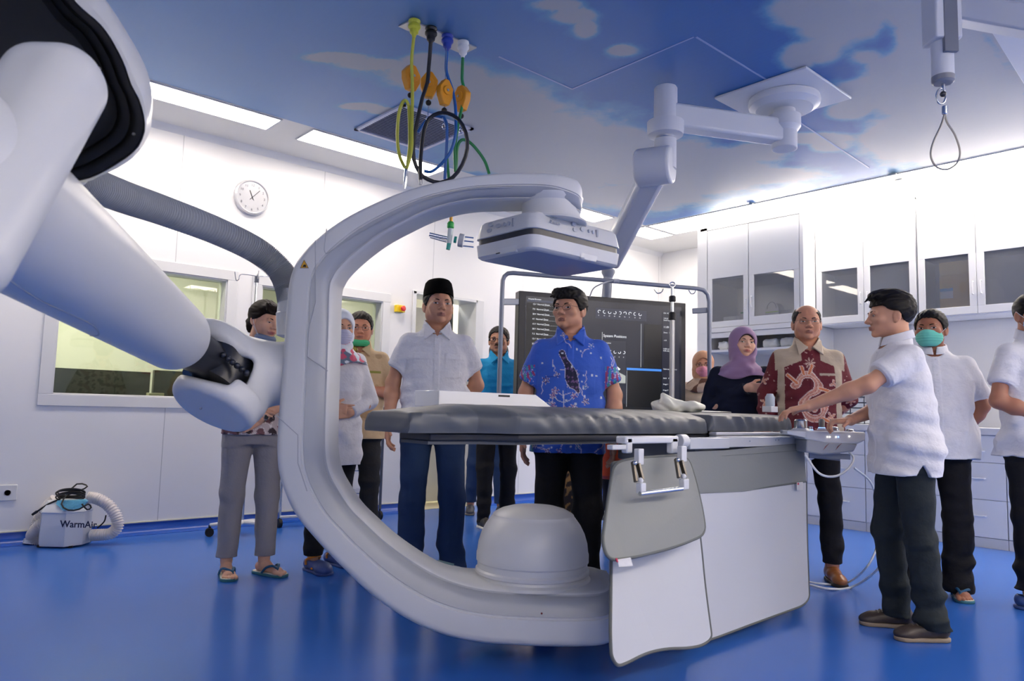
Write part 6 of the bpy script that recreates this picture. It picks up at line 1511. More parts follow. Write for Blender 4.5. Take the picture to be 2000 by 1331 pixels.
            if shoes == 'sandal':
                f = Field(fp(0, .06, .01) - [.2, .2, .03], fp(0, .06, .01) + [.2, .2, .03], .0042)
                f.cap(fp(0, -.045, .01), fp(0, .03, .01), .038, .040); f.cap(fp(0, .03, .01), fp(sgn * .002, .135, .01), .040, .052, k=.02)
                f.each(lambda D, x, y, z: np.maximum(np.maximum(D, -z), z - .017)); V, Q = f.mesh(); mk('sandal_sole', V, Q, mat('sandal_sole', (60, 120, 130), .6))
                f = Field(fp(0, .06, .01) - [.2, .2, .03], fp(0, .06, .01) + [.2, .2, .03], .0042)
                f.cap(fp(0, -.043, .012), fp(0, .03, .012), .035, .037); f.cap(fp(0, .03, .012), fp(sgn * .002, .133, .012), .037, .049, k=.02)
                f.each(lambda D, x, y, z: np.maximum(np.maximum(D, .01 - z), z - .0195)); V, Q = f.mesh(); mk('insole', V, Q, mat('sandal_insole', (206, 200, 186), .7))
                tb_ = fp(-sgn * .018, .135, .050); m = MB()
                for q in (-1, 1): m.tube(spline([tb_, fp(q * .026, .10, .064), fp(q * .040, .06, .05), fp(q * .044, .03, .018)], 16) * s, .0075 * s, 8)
                m.tube(np.array([tb_, fp(-sgn * .018, .14, .018)]) * s, .006 * s, 8); m.build('strap', mat('sandal_strap', (40, 92, 128), .4), root, smooth=True, world=False)
    # ---- upper garment
    if top:
        hem = top.get('hem', .80); k_ = top.get('loose', 0.0); f = Field((-.40, min(-.28, lean - .3), hem - .02), (.40, .36 + max(0, lean), 1.53), h)
        if top.get('bbox'): f = Field(top['bbox'][0], top['bbox'][1], h)
        B_ = belly
        st = [(hem, pelvis[0], ly(hem), .188 + k_, .135 + k_ + B_), (.92, pelvis[0], ly(.92), .188 + k_, .134 + k_ + B_), (1.04, pelvis[0] * .5, ly(1.04), .172 + k_, .122 + k_ + B_), (1.16, 0, ly(1.16), .176 + k_ * .7, .122 + k_ * .8 + B_ * .8),
              (1.27, 0, ly(1.27), .186 + k_ * .4, .122 + k_ * .4 + B_ * .3), (1.355, 0, ly(1.36), .178, .104), (1.395, 0, ly(1.40), .145, .086), (1.43, 0, ly(1.43) - .005, .098, .070), (1.462, 0, ly(1.462) - .014, .070, .066)]
        st = [(a, b, c, d * (1 + (wid - 1) * .9), e) for a, b, c, d, e in st]
        if sex == 'f': st = [(a, b, c + (.012 if 1.1 < a < 1.32 else 0), d * .93, e + (.012 if 1.1 < a < 1.32 else 0)) for a, b, c, d, e in st]
        f.loft(st, p=2.3)
        fr_ = top.get('sleeve', .62)
        for (el, wr, hd, pn), sh_, sx in ((aR, shR, 1), (aL, shL, -1)):
            el, wr = np.array(el, float), np.array(wr, float)
            ins = sh_ - [sx * .02, 0, .008]
            if fr_ <= 1:
                f.cap(ins, el, .061, .064, k=.035, cut=fr_ + .06); 
                e_ = ins + (el - ins) * fr_; q_ = ins + (el - ins) * .3; f.cap(q_, e_ + (e_ - q_) * .05, .062, .070, k=.02, cut=.97)
            else:
                f.cap(ins, el, .061, .055, k=.035); f.cap(el, wr, .056, .040, k=.02, cut=(fr_ - 1))
        am = top.get('fold', .0065)
        f.folds(am, int(abs(at[0]) * 17) + 2, (20, 20, 16), zs=[(.7, 1.0), (1.0, 1.3), (1.15, .8), (1.3, .45), (1.42, .15), (1.5, 0)])
        f.folds(am * .8, int(abs(at[1]) * 13) + 5, (9, 14, 44), zs=[(.7, .7), (.98, 1.3), (1.1, 1.0), (1.25, .3), (1.5, 0)])
        pl = top.get('placket', True)
        def det_(D, x, y, z):
            if pl:
                fy = (y > ly(1.2) + .02)
                D = D - .0030 * (fy & (np.abs(x) < .017) & (z < 1.44))
            for (xa, xb, za, zb, dd) in top.get('pockets', ()):
                D = D - dd * ((y > ly(1.2)) & (x > xa) & (x < xb) & (z > za) & (z < zb))
            hz = hem + top.get('hemf', lambda x, y: 0 * x * y)(x, y)
            D = np.maximum(D, hz - z)
            if top.get('vneck', True) and top.get('collar', 'flap') == 'flap': D = np.where(y > ly(1.4) + .02, np.maximum(D, -(np.abs(x) - .62 * (z - 1.398)) * .8), D)
            if top.get('vneck', True): D = np.maximum(D, -(np.sqrt((x * .9) ** 2 + ((y - ly(1.47) - .045) * .8) ** 2 + ((z - 1.475) * .75) ** 2) - .056))
            return D
        f.each(det_)
        V, Q = f.mesh(); col = top['col'](V) if callable(top.get('col')) else None
        mt = CLOTH if col is not None else top['mat']
        sh_o = mk(top.get('name', 'shirt'), V, Q, mt, col)
        cm = top.get('collarmat', mt); 
        if top.get('collar', 'flap'):
            l0 = ly(1.45); f = Field((-.14, l0 - .13, 1.36), (.14, l0 + .16, 1.54), .0036)
            hi_ = .028 if top.get('collar') != 'band' else .022
            # ring: slanted conical shell
            def ring_(x, y, z, r0=.064, t=.004):
                y_ = y - l0 + .008; zc_ = 1.468 - .30 * (y_ + .0); dz = z - zc_
                rr = np.sqrt((x / 1.02) ** 2 + (y_ / 1.0) ** 2); d = np.abs(rr - (r0 + .012 - .25 * dz)) - t
                gw = .004 + (.80 if top.get('collar', 'flap') == 'flap' else .15) * np.maximum(z - 1.412, 0)
                d = np.maximum(d, np.abs(dz) - hi_); d = np.maximum(d, np.where(y_ > 0, gw - np.abs(x), -1)); return d
            f.put(ring_, (-.12, l0 - .12, 1.38), (.12, l0 + .12, 1.54))
            if top.get('collar', 'flap') == 'flap':
                for sx in (-1, 1):
                    a3, b3, c3 = np.array([sx * .012, l0 + .088, 1.428]), np.array([sx * .078, l0 + .022, 1.476]), np.array([sx * .072, l0 + .108, 1.375])
                    nn3 = un(np.cross(b3 - a3, c3 - a3)); 
                    def tri(x, y, z, a3=a3, b3=b3, c3=c3, nn3=nn3):
                        P = np.stack(np.broadcast_arrays(x, y, z), -1); d = np.abs((P - a3) @ nn3) - .005
                        ce = (a3 + b3 + c3) / 3
                        for p_, q_ in ((a3, b3), (b3, c3), (c3, a3)):
                            e_ = q_ - p_; m_ = un(np.cross(e_, nn3)); m_ = m_ if (ce - p_) @ m_ < 0 else -m_; d = np.maximum(d, (P - p_) @ m_)
                        return d
                    f.put(tri, np.minimum.reduce([a3, b3, c3]) - .01, np.maximum.reduce([a3, b3, c3]) + .01, k=.004)
            V, Q = f.mesh(); cc_ = top['colcollar'](V) if callable(top.get('colcollar')) else (top['col'](V) if col is not None and cm is CLOTH else None)
            mk('collar', V, Q, cm if cc_ is not None or cm is not CLOTH else cm, cc_)
        if pl and top.get('buttons', True):
            for q in range(5):
                z = 1.39 - q * .095; 
                # surface y of the placket at this height
                idx = np.argmin(np.abs(sh_oV(sh_o, s)[:, 0]) * 1.0 + np.abs(sh_oV(sh_o, s)[:, 2] - z) - .3 * (sh_oV(sh_o, s)[:, 1])) ; p = sh_oV(sh_o, s)[idx]
                MB().cyl(np.array([0, p[1] - .002, z]) * s, np.array([0, p[1] + .0015, z]) * s, .0055 * s, seg=10).build('button', top.get('buttonmat', WHITE), root, world=False)
    ctx = dict(root=root, s=s, H2B=H2B, mk=mk, body=body, hc=hc, tone=tone, aR=aR, aL=aL, ly=ly)
    for e_ in extras: e_(ctx)
    return root
def thumbside(hd, pn, th):
    """+1/-1 so that the thumb points forward / inward like a real right (th=1) or left hand"""
    return th
_cache = {}
def sh_oV(o, s):
    if o.name not in _cache:
        a = np.empty(len(o.data.vertices) * 3, np.float32); o.data.vertices.foreach_get('co', a); _cache[o.name] = a.reshape(-1, 3) / s
    return _cache[o.name]

# ---- extras
def x_glasses(mt=None, w_=.021, hgt=.015, rim=.0014, thick=False):
    def fn(c):
        m = MB(); s = c['s']; y = .101
        for s_ in (-1, 1):
            P = []
            for k in range(24):
                t = 2 * math.pi * k / 24; ct, st = math.cos(t), math.sin(t); P.append((s_ * .033 + w_ * math.copysign(abs(ct) ** .7, ct), y - .10 * abs(s_ * .033 + w_ * ct) ** 1.0 * .25 + .002, -.006 + hgt * math.copysign(abs(st) ** .7, st)))
            m.tube(c['H2B'](P) * s, rim * s, 6, closed=True)
            m.tube(c['H2B']([(s_ * .054, y - .003, .002), (s_ * .070, .075, .002), (s_ * .082, -.005, .0), (s_ * .084, -.022, -.012)]) * s, rim * .9 * s, 6)
        m.tube(c['H2B'](spline([(-.012, y + .001, -.004), (0, y + .006, .0), (.012, y + .001, -.004)], 8)) * s, rim * s, 6)
        m.build('glasses', mt or mat('glasses_dark', (30, 28, 30), .3), c['root'], smooth=True, world=False)
    return fn
def x_mask(rgb, under=False, shift=(0, 0), name='face_mask'):
    def fn(c):
        f = Field((-.1, -.02, -.16), (.1, .16, .04), .0032)
        if not under:
            f.ell((0, .034, -.058), (.070, .076, .058)); f.ell((0, .086, -.040), (.026, .038, .036), k=.03); f.ell((0, .058, -.088), (.042, .042, .030), k=.02)
            f.each(lambda D, x, y, z: np.maximum(np.maximum(D, .022 - y + .0 * x), np.maximum(z + .014 + 3.2 * np.abs(x) ** 2 * 1.2, -.112 - z)) + .0012 * np.sin(z * 420) * (np.abs(z + .06) < .03))
            f.ell((0, .030, -.055), (.060, .070, .054), sub=True)
        else:
            f.ell((0, .040, -.108), (.066, .058, .030)); f.each(lambda D, x, y, z: np.maximum(np.maximum(D, .0 - y), np.maximum(z + .085 - .25 * np.abs(x), -.135 - z)) + .0014 * np.sin(z * 500))
        V, Q = f.mesh(); c['mk'](name, c['H2B'](V), Q, mat('mask_%d_%d_%d' % tuple(rgb), rgb, .8, bump=.1, bscale=200))
        m = MB(); zz = (-.035, -.085) if not under else (-.095, -.10)
        for s_ in (-1, 1):
            m.tube(c['H2B'](spline([(s_ * .060, .045, zz[0]), (s_ * .077, .01, -.005 if not under else -.04), (s_ * .083, -.018, .012), (s_ * .082, -.026, -.02), (s_ * .072, .0, -.05), (s_ * .056, .035, zz[1])], 20)) * c['s'], .0012 * c['s'], 5)
        m.build('ear_loop', WHITE, c['root'], smooth=True, world=False)
    return fn
def x_peci():
    def fn(c):
        f = Field((-.12, -.15, .02), (.12, .12, .16), .0034)
        f.loft([(.040, 0, -.012, .0835, .104), (.09, 0, -.014, .080, .101), (.130, 0, -.016, .072, .094), (.146, 0, -.016, .060, .082), (.152, 0, -.016, .045, .068)], p=2.0)
        f.each(lambda D, x, y, z: np.maximum(D, (.045 + .16 * np.maximum(y, -.05)) - z))
        V, Q = f.mesh(); c['mk']('peci_cap', c['H2B'](V), Q, mat('black_velvet', (9, 9, 10), .95, bump=.2, bscale=300, spec=.1))
    return fn
def x_hijab(rgb, inner=None, drape=1.0, col=None, opening=(.064, .084), rgbmat=None, long=0.0, rough=.8):
    def fn(c):
        mt = mat('hijab_%d_%d_%d' % tuple(rgb), rgb, rough, bump=.12, bscale=100, sheen=.2) if col is None else CLOTH
        if inner is not None:
            f = Field((-.12, -.14, -.13), (.12, .13, .14), .0034); f.ell((0, -.012, .020), (.083, .104, .100)); f.ell((0, .105, -.030), (.060, .09, .083), k=.004, sub=True); f.each(lambda D, x, y, z: np.maximum(D, -.06 - z))
            V, Q = f.mesh(); c['mk']('under_scarf', c['H2B'](V), Q, mat('under_%d_%d_%d' % tuple(inner), inner, .8, bump=.1))
        f = Field((-.27, -.22, -.36 - long), (.27, .24, .16), .0046)
        f.ell((0, -.014, .020), (.091, .112, .110)); f.ell((0, .0, -.06), (.086, .095, .09), k=.03)
        f.loft([(-.31 - long, 0, -.01, .20, .14), (-.25, 0, -.01, .215, .150), (-.19, 0, -.014, .168, .128), (-.13, 0, -.01, .092, .092), (-.06, 0, -.01, .080, .09)], k=.035)
        f.cap((-.05, .06, -.13), (.08, .10, -.24), .030, .022, k=.03); f.cap((.05, .055, -.12), (-.06, .10, -.20), .024, .018, k=.03)
        f.folds(.0042, 6, (14, 14, 30), zs=[(-.4, 1.6), (-.2, 1.5), (-.1, 1.0), (0, .4), (.1, .3)])
        op = opening; f.ell((0, .112, -.022), (op[0], .098, op[1]), k=.006, sub=True)
        def cutb(D, x, y, z): return np.maximum(D, -(z + .262 + long - .03 * np.abs(x) / .2 + .045 * np.sin(x * 22) * .3 - .03 * (y < 0)))
        f.each(cutb)
        V, Q = f.mesh(); cc_ = col(V) if col else None; V2 = (V - piv_) * 1.0 + piv_
        Vr = c['H2B'](V); Vb = V + c['hc']; t = np.clip((-.08 - V[:, 2]) / .10, 0, 1)[:, None]
        c['mk']('hijab', Vr * (1 - t) + Vb * t, Q, mt, cc_)
    return fn
piv_ = np.array([0, -.03, -.115])
def x_watch(arm='aL', strap=(20, 20, 22), face=(40, 44, 46)):
    def fn(c):
        el, wr = np.array(c[arm][0], float), np.array(c[arm][1], float); d = un(wr - el); p = wr - d * .018; a, b, _ = frame(d)
        MB().tube(np.array([p - d * .010, p + d * .010]) * c['s'], .0315 * c['s'], 24).build('watch_strap', mat('strap_%d' % strap[0], strap, .4, bump=.1), c['root'], smooth=True, world=False)
        vis = un(np.cross(d, (0, 0, 1))); 
        for q in (1, -1):
            if q * vis[1] > 0: vis = vis * q; break
        MB().cyl((p + vis * .026) * c['s'], (p + vis * .036) * c['s'], .018 * c['s'], seg=24).build('watch_case', CHROME, c['root'], world=False, bevel=.001)
        MB().cyl((p + vis * .036) * c['s'], (p + vis * .037) * c['s'], .014 * c['s'], seg=24).build('watch_dial', mat('dial_dark', face, .2), c['root'], world=False)
    return fn
def x_moustache(w_=.026):
    def fn(c):
        m = MB()
        for s_ in (-1, 1): m.tube(c['H2B'](spline([(0, .0985, -.0525), (s_ * .012, .0965, -.0535), (s_ * w_, .088, -.060)], 8)) * c['s'], np.array([.0045, .0045, .0043, .004, .0038, .0033, .0026, .0018, .0012])[:9] * c['s'], 7)
        m.build('moustache', HAIRG, c['root'], smooth=True, world=False)
    return fn
# ---------------------------------------------------------------- the people of the scene
def C3(*c): return np.array(lin(c)[:3])
def seg_d(X, Z, pts):
    """distance to a polyline in the (x,z) plane"""
    d = np.full(len(X), 9.0)
    for (a, b), (c, e) in zip(pts[:-1], pts[1:]):
        vx, vz = c - a, e - b; t = np.clip(((X - a) * vx + (Z - b) * vz) / (vx * vx + vz * vz + 1e-9), 0, 1); d = np.minimum(d, np.hypot(X - a - t * vx, Z - b - t * vz))
    return d
def mixc(c, m, col): m = np.clip(m, 0, 1)[:, None]; return c * (1 - m) + np.array(col) * m
def flower(X, Z, cx, cz_, r, n=5, ph=0):
    a = np.arctan2(Z - cz_, X - cx); q = np.hypot(X - cx, Z - cz_); return q - r * (.62 + .38 * np.cos(n * a + ph))
def floral(V, base, seed, n, inks, outline, zlo=.7, zhi=1.45, rmin=.016, rmax=.032):
    X = V[:, 0] + .0 * V[:, 1]; Z = V[:, 2]; Xs = np.where(V[:, 1] < 0, X + .9, X); c = np.tile(base, (len(V), 1)); r = np.random.RandomState(seed)
    for i in range(n):
        cx, cz_ = r.uniform(-.34, .34), r.uniform(zlo, zhi); rr = r.uniform(rmin, rmax); k = r.randint(4, 7); ph = r.uniform(0, 6)
        for off in (0, .9):
            d = flower(Xs, Z, cx + off, cz_, rr, k, ph); c = mixc(c, (d < 0), inks[i % len(inks)]); c = mixc(c, (np.abs(d) < .0022), outline); c = mixc(c, np.hypot(Xs - cx - off, Z - cz_) < rr * .22, outline)
            a = r.uniform(0, 6); p = [(cx + off, cz_)]
            for q in range(4): p.append((p[-1][0] + .022 * math.cos(a), p[-1][1] + .022 * math.sin(a))); a += r.uniform(-.9, .9)
            d = seg_d(Xs, Z, p[1:]); c = mixc(c, d < .002, outline)
    return c

def col_blue(V):
    base = C3(46, 92, 196); c = floral(V, base, 4, 62, [C3(70, 60, 120), C3(60, 120, 190), C3(120, 70, 130)], C3(196, 190, 214), rmin=.013, rmax=.024)
    X, Z = V[:, 0], V[:, 2]; fr = V[:, 1] > 0
    # dark bird-like figure across the chest
    body_ = [(.045, 1.335, .016), (.03, 1.30, .013), (.012, 1.27, .017), (-.002, 1.235, .026), (-.008, 1.205, .032), (-.018, 1.175, .028), (-.035, 1.15, .013), (-.045, 1.13, .008)]
    d = np.full(len(V), 9.0); body_ = spline(body_, 70)
    for x, z, r in body_: d = np.minimum(d, np.hypot(X - x, Z - z) - r)
    c = mixc(c, (d < .003) & fr, C3(190, 188, 216)); c = mixc(c, (d < 0) & fr, C3(26, 28, 62)); n = noisef(V, 180, 9); c = mixc(c, (d < -.004) & fr & (n > .6), C3(110, 80, 130))
    # stem with leaves on the belly
    P = [(.035, 1.13), (.03, 1.07), (.035, 1.0), (.03, .93), (.035, .86)]; c = mixc(c, (seg_d(X, Z, P) < .003) & fr, C3(204, 204, 220))
    for q, (z, sx) in enumerate(((1.10, 1), (1.10, -1), (1.045, 1), (1.04, -1), (.985, 1), (.98, -1), (.93, 1), (.92, -1))):
        Q = [(.032, z - .03), (.032 + sx * .03, z - .02), (.032 + sx * .05, z)]; c = mixc(c, (seg_d(X, Z, Q) < .0022) & fr, C3(196, 198, 216)); d = flower(X, Z, .032 + sx * .055, z + .008, .018, 5, q); c = mixc(c, (d < 0) & fr, C3(120, 72, 138)); c = mixc(c, (np.abs(d) < .0022) & fr, C3(214, 206, 220))
    # coloured cuffs of the sleeves
    for sx in (-1, 1):
        m = (X * sx > .19) & (Z < 1.27); n = noisef(V, 110, 3); c = mixc(c, m & (n > .55), C3(150, 60, 110)); c = mixc(c, m & (n < -.7), C3(60, 150, 160)); c = mixc(c, m & (np.abs(n) < .05), C3(200, 196, 216))
    for q in range(26):
        x, z = rngp.uniform(-.17, .17), rngp.uniform(.82, 1.36); c = mixc(c, (np.maximum(np.abs(X - x), np.abs(Z - z)) < .005) & fr, C3(200, 210, 226))
    c = mixc(c, (X > .05) & (X < .135) & (np.abs(Z - 1.205) < .0016) & fr, C3(30, 60, 150))
    return c
rngp = np.random.RandomState(12)
def col_dragon(V):
    X, Z = V[:, 0], V[:, 2]; fr = V[:, 1] > 0
    red, tan = C3(104, 20, 34), C3(186, 170, 148); c = np.tile(red, (len(V), 1))
    r = np.random.RandomState(2)
    for q in range(150):
        x, z = r.uniform(-.32, .32), r.uniform(.75, 1.42); c = mixc(c, np.hypot(X - x, Z - z) < r.uniform(.0025, .005), C3(196, 160, 150))
    for (x, z, rr, k) in ((.27, 1.22, .03, 5), (-.27, 1.2, .03, 4), (-.25, 1.1, .028, 5), (.26, 1.08, .03, 4), (-.12, 1.2, .024, 3), (-.10, 1.0, .03, 4), (-.14, .88, .028, 5), (.12, .86, .03, 4)):
        d = flower(X, Z, x, z, rr, k, x * 40); c = mixc(c, (d < 0), C3(206, 150, 128)); c = mixc(c, np.abs(d) < .0022, C3(226, 200, 190))
    d = flower(X, Z, .01, 1.325, .036, 8, 1); c = mixc(c, (d < 0) & fr, C3(206, 176, 160)); c = mixc(c, (np.abs(np.sin(d * 500)) < .3) & (d < 0) & fr, C3(140, 60, 66))
    # dragon: curling body
    P = spline([(.10, 1.19), (.06, 1.24), (.01, 1.245), (-.03, 1.20), (-.02, 1.15), (.03, 1.125), (.06, 1.08), (.05, 1.02), (.0, .99), (-.045, 1.01), (-.06, 1.06), (-.03, 1.095), (.0, 1.07), (.0, 1.04)], 60)
    d = seg_d(X, Z, [tuple(p) for p in P]); wv = .020 + .006 * np.sin(Z * 60)
    c = mixc(c, (d < wv) & fr, C3(206, 142, 122)); c = mixc(c, (np.abs(d - wv) < .002) & fr, C3(232, 214, 204)); c = mixc(c, (d < wv * .6) & (np.sin(X * 420 + Z * 300) > .4) & fr, C3(176, 96, 90)); c = mixc(c, (d < wv * .25) & fr, C3(220, 180, 160))
    for (ax, az, bx, bz) in ((.09, 1.2, .14, 1.25), (.05, 1.255, .06, 1.30), (.02, 1.26, -.0, 1.31), (-.04, 1.17, -.10, 1.15), (-.06, 1.1, -.11, 1.10), (.07, 1.06, .12, 1.03), (-.05, .99, -.10, .96)):
        d = seg_d(X, Z, [(ax, az), (bx, bz)]); c = mixc(c, (d < .009) & fr, C3(216, 128, 84)); c = mixc(c, (np.abs(d - .009) < .002) & fr, C3(230, 206, 190))
    # tan yoke, side panel and pocket edge
    yoke = Z > 1.335 + .55 * np.abs(X) ** 1.4 * -1.0 + .0
    c = mixc(c, (Z > 1.365 - .42 * np.abs(X)) & (np.abs(X) > .055) & (np.abs(X) < .205) | (Z > 1.42), tan); c = mixc(c, (Z > 1.36) & (np.abs(X) < .2) & (V[:, 1] < 0), tan)
    c = mixc(c, (X < -.135) & (X > -.185) & (Z < 1.34), tan); c = mixc(c, (X > .155) & (X < .19) & (Z < 1.34), tan)
    c = mixc(c, (X < -.04) & (X > -.145) & (np.abs(Z - 1.255) < .008) & fr, tan)
    return c
def col_batik(V):
    X, Z = V[:, 0], V[:, 2]; n = noisef(V, 70, 21); n2 = noisef(V, 45, 8); c = np.tile(C3(206, 190, 186), (len(V), 1))
    c = mixc(c, n > .45, C3(112, 74, 80)); c = mixc(c, n2 > .85, C3(60, 44, 50)); c = mixc(c, np.abs(n) < .07, C3(240, 232, 228)); c = mixc(c, (n2 < -.9), C3(166, 112, 116)); return c
def col_tan(V):
    X, Z = V[:, 0], V[:, 2]; c = np.tile(C3(212, 184, 144), (len(V), 1)); n = noisef(V, 40, 4); c = mixc(c, (n > .7), C3(196, 164, 124))
    m = (X > .02) & (X < .085); c = mixc(c, m, C3(196, 168, 82)); c = mixc(c, m & (np.sin(X * 520) > .2), C3(124, 118, 40)); c = mixc(c, (np.abs(Z - 1.265) < .008) & (np.abs(X + .09) < .06), C3(150, 150, 66)); return c
def col_scarf(V):
    X, Z = V[:, 0], V[:, 2]; n = noisef(V, 30, 4); n2 = noisef(V, 55, 14); c = np.tile(C3(226, 232, 242), (len(V), 1)); low = Z < -.09
    c = mixc(c, low & (n > -.1), C3(112, 128, 150)); c = mixc(c, low & (n2 > .25), C3(216, 92, 122)); c = mixc(c, low & (n2 < -.9), C3(236, 240, 244)); return c
def col_peach(V):
    n = noisef(V, 40, 4); c = np.tile(C3(198, 148, 116), (len(V), 1)); low = V[:, 2] < -.13; c = mixc(c, low, C3(190, 166, 146)); c = mixc(c, low & (n > .1), C3(96, 62, 48)); return c
def col_leo(V):
    n = noisef(V, 90, 4); c = np.tile(C3(40, 30, 24), (len(V), 1)); return mixc(c, n > .2, C3(150, 110, 60))
JEANS = cloth('blue_jeans', (40, 62, 98), .8, .3); NAVY = cloth('navy_knit', (16, 24, 48), .85, .15); KH = cloth('grey_trouser', (152, 148, 150)); OLIVE = cloth('dark_green_chino', (34, 42, 46)); POLO = cloth('bright_blue_polo', (30, 148, 204))
GREYT = cloth('charcoal_trouser', (50, 50, 50))
armhang = lambda dx=.0, dy=.0: (((.235 + dx, -.03 + dy, 1.13), (.25 + dx, .05 + dy, .90), (0, .12, -1), (-1, .1, 0)), ((-.235 - dx, -.03 + dy, 1.13), (-.25 - dx, .05 + dy, .90), (0, .12, -1), (1, .1, 0)))
def P2(x, D): p = ond(x, 800, D); return p[0], p[1]
def torso_cross(z=1.08, y=.16):
    """arms folded over the front"""
    return (((.265, .05, 1.12), (.05, y + .02, z + .01), (-1, .12, .05), (0, -1, 0)), ((-.265, .05, 1.12), (-.03, y - .015, z + .04), (1, .14, -.05), (0, -1, 0)))

if PEOPLE:
    # man in white shirt and black cap
    r_, l_ = armhang(.005)
    l_ = ((-.245, -.05, 1.13), (-.14, -.13, .99), (.9, -.1, -.2), (0, -1, 0))
    person('person', 'man in a white short-sleeved shirt, jeans and tall black cap behind the table', P2(848, 4.42), 2, H=1.755, wid=1.04, belly=.012, head=(10, 3, 0), tone=(186, 136, 108), look=(.0012, .0008),
           armR=r_, armL=l_, feet=((.115, .03, -.1), (-.135, -.02, .18)), legs=dict(mat=JEANS, flare=.012, hem=.05, fold=.006, w=1.03), top=dict(mat=WSHIRT, hem=.845, sleeve=.60, loose=.006, pockets=((.045, .135, 1.265, 1.30, .003), (-.135, -.045, 1.265, 1.30, .003), (.047, .133, 1.16, 1.265, .0015), (-.133, -.047, 1.16, 1.265, .0015))),
           shoes='shoe', shoecol=(24, 24, 26), hair='crop', extras=(x_peci(), x_watch('aR')), h=.0045, jaw=1.05, fat=.003, curlR=.5)
    # man in blue batik
    person('person', 'man with glasses in a blue flowered batik shirt behind the table', P2(1112, 4.08), 0, H=1.70, wid=1.03, belly=.006, head=(-26, 2, 0), tone=(184, 134, 108), look=(-.002, 0), armR=((.24, -.02, 1.12), (.245, .07, .89), (0, .15, -1), (-1, .1, 0)), armL=((-.245, -.02, 1.12), (-.235, .08, .89), (0, .2, -1), (1, .1, 0)),
           feet=((.11, 0, -.15), (-.12, -.03, .15)), legs=dict(mat=BTROU, w=1.08, hem=.04), top=dict(col=col_blue, mat=CLOTH, hem=.80, sleeve=.70, loose=.010, pockets=((-.135, -.05, 1.12, 1.24, .0015),), buttons=False), shoes='shoe', shoecol=(24, 24, 26), hair='full', extras=(x_glasses(mat('glasses_thin', (52, 46, 46), .3, metal=.5), rim=.0011),), h=.0042, jaw=1.04, curlR=.4, curlL=.4)
    # woman at the left
    person('person', 'smiling woman in batik top, grey trousers and flip-flops, partly behind the scanner', (1.86, 4.43), 12, H=1.655, sex='f', wid=.94, head=(24, -12, -4), tone=(206, 158, 130), armR=((.225, .03, 1.10), (.06, .17, 1.02), (-.9, .1, -.25), (0, -1, 0)), armL=((-.225, .03, 1.10), (-.0, .16, .96), (.85, .1, -.5), (0, -1, 0)),
           feet=((.11, .0, -.02), (-.105, .04, .55)), legs=dict(mat=KH, hem=.115, w=1.02, flare=.002, fold=.003), top=dict(col=col_batik, mat=CLOTH, hem=.86, sleeve=1.0, collar=None, placket=False, loose=.012), shoes='sandal', hair='long', hairm=HAIRB, smile=1, eyeh=.0026, extras=(x_mask((120, 134, 158), under=True), x_watch('aL')), h=.005, curlR=.4, curlL=.4)
    # woman in white with white scarf
    person('person', 'woman in white coat, white and pink headscarf, half hidden by the scanner arm', (2.315, 4.28), 14, H=1.635, sex='f', wid=.95, head=(8, -4, 0), tone=(200, 152, 124), armR=((.22, .02, 1.10), (.05, .17, 1.04), (-1, .1, 0), (0, -1, 0)), armL=((-.235, .02, 1.10), (-.06, .17, 1.02), (1, .1, -.1), (0, -1, 0)),
           feet=((.09, .02, .35), (-.08, -.14, .45)), legs=dict(mat=BTROU, hem=.10, w=1.0), top=dict(mat=WSHIRT, name='coat', hem=.68, sleeve=1.95, collar=None, placket=False, loose=.02, fold=.006), shoes='clog', shoecol=(66, 84, 140), hair=None, extras=(x_hijab((226, 232, 242), col=col_scarf), x_mask((206, 206, 226))), h=.0055)
    # man in tan shirt
    person('person', 'man in tan patterned shirt, arms folded, green mask under his chin', P2(697, 5.3), 2, H=1.697, wid=1.04, belly=.03, head=(-2, -2, 0), tone=(190, 132, 104), armR=torso_cross(1.10, .205)[0], armL=torso_cross(1.10, .205)[1], legs=dict(mat=GREYT, hem=.05), feet=((.1, 0, -.1), (-.12, 0, .1)),
           top=dict(col=col_tan, mat=CLOTH, hem=.80, sleeve=.66, loose=.012), shoes='sneaker', shoecol=(96, 96, 100), hair='short', hairm=HAIRG, fat=.004, smile=.7, extras=(x_mask((70, 190, 130), under=True), x_glasses(mat('glasses_silver', (120, 116, 114), .3, metal=.6))), h=.0055)
    # man in blue polo
    r_, l_ = armhang(.0)
    person('person', 'man with glasses and moustache in a bright blue polo shirt, farther back', (4.32, 5.02), 6, H=1.765, wid=.98, head=(-14, 0, 0), tone=(168, 118, 92), armR=r_, armL=l_, feet=((.10, .10, .35), (-.11, -.02, -.1)), legs=dict(mat=BTROU, hem=.05), top=dict(mat=POLO, hem=.86, sleeve=.62, placket=False), shoes='sneaker', shoecol=(44, 44, 46),
           hair='short', hairm=HAIRG, extras=(x_glasses(rim=.0022), x_moustache()), h=.0058)
    person('person', 'woman in a black headscarf and glasses peeking from behind the monitor, in jeans', (4.83, 5.62), -4, H=1.70, sex='f', wid=.95, head=(0, 0, 0), tone=(190, 136, 112), feet=((.24, .0, .1), (-.06, .04, .1)), legs=dict(mat=JEANS, hem=.11), top=dict(mat=cloth('black_top', (22, 22, 26)), hem=.8, sleeve=1.9, collar=None, placket=False), shoes='flat', shoecol=(60, 62, 74), hair=None, smile=1,
           extras=(x_hijab((16, 16, 20)), x_glasses()), h=.0065, pelvis=(.08, 0))
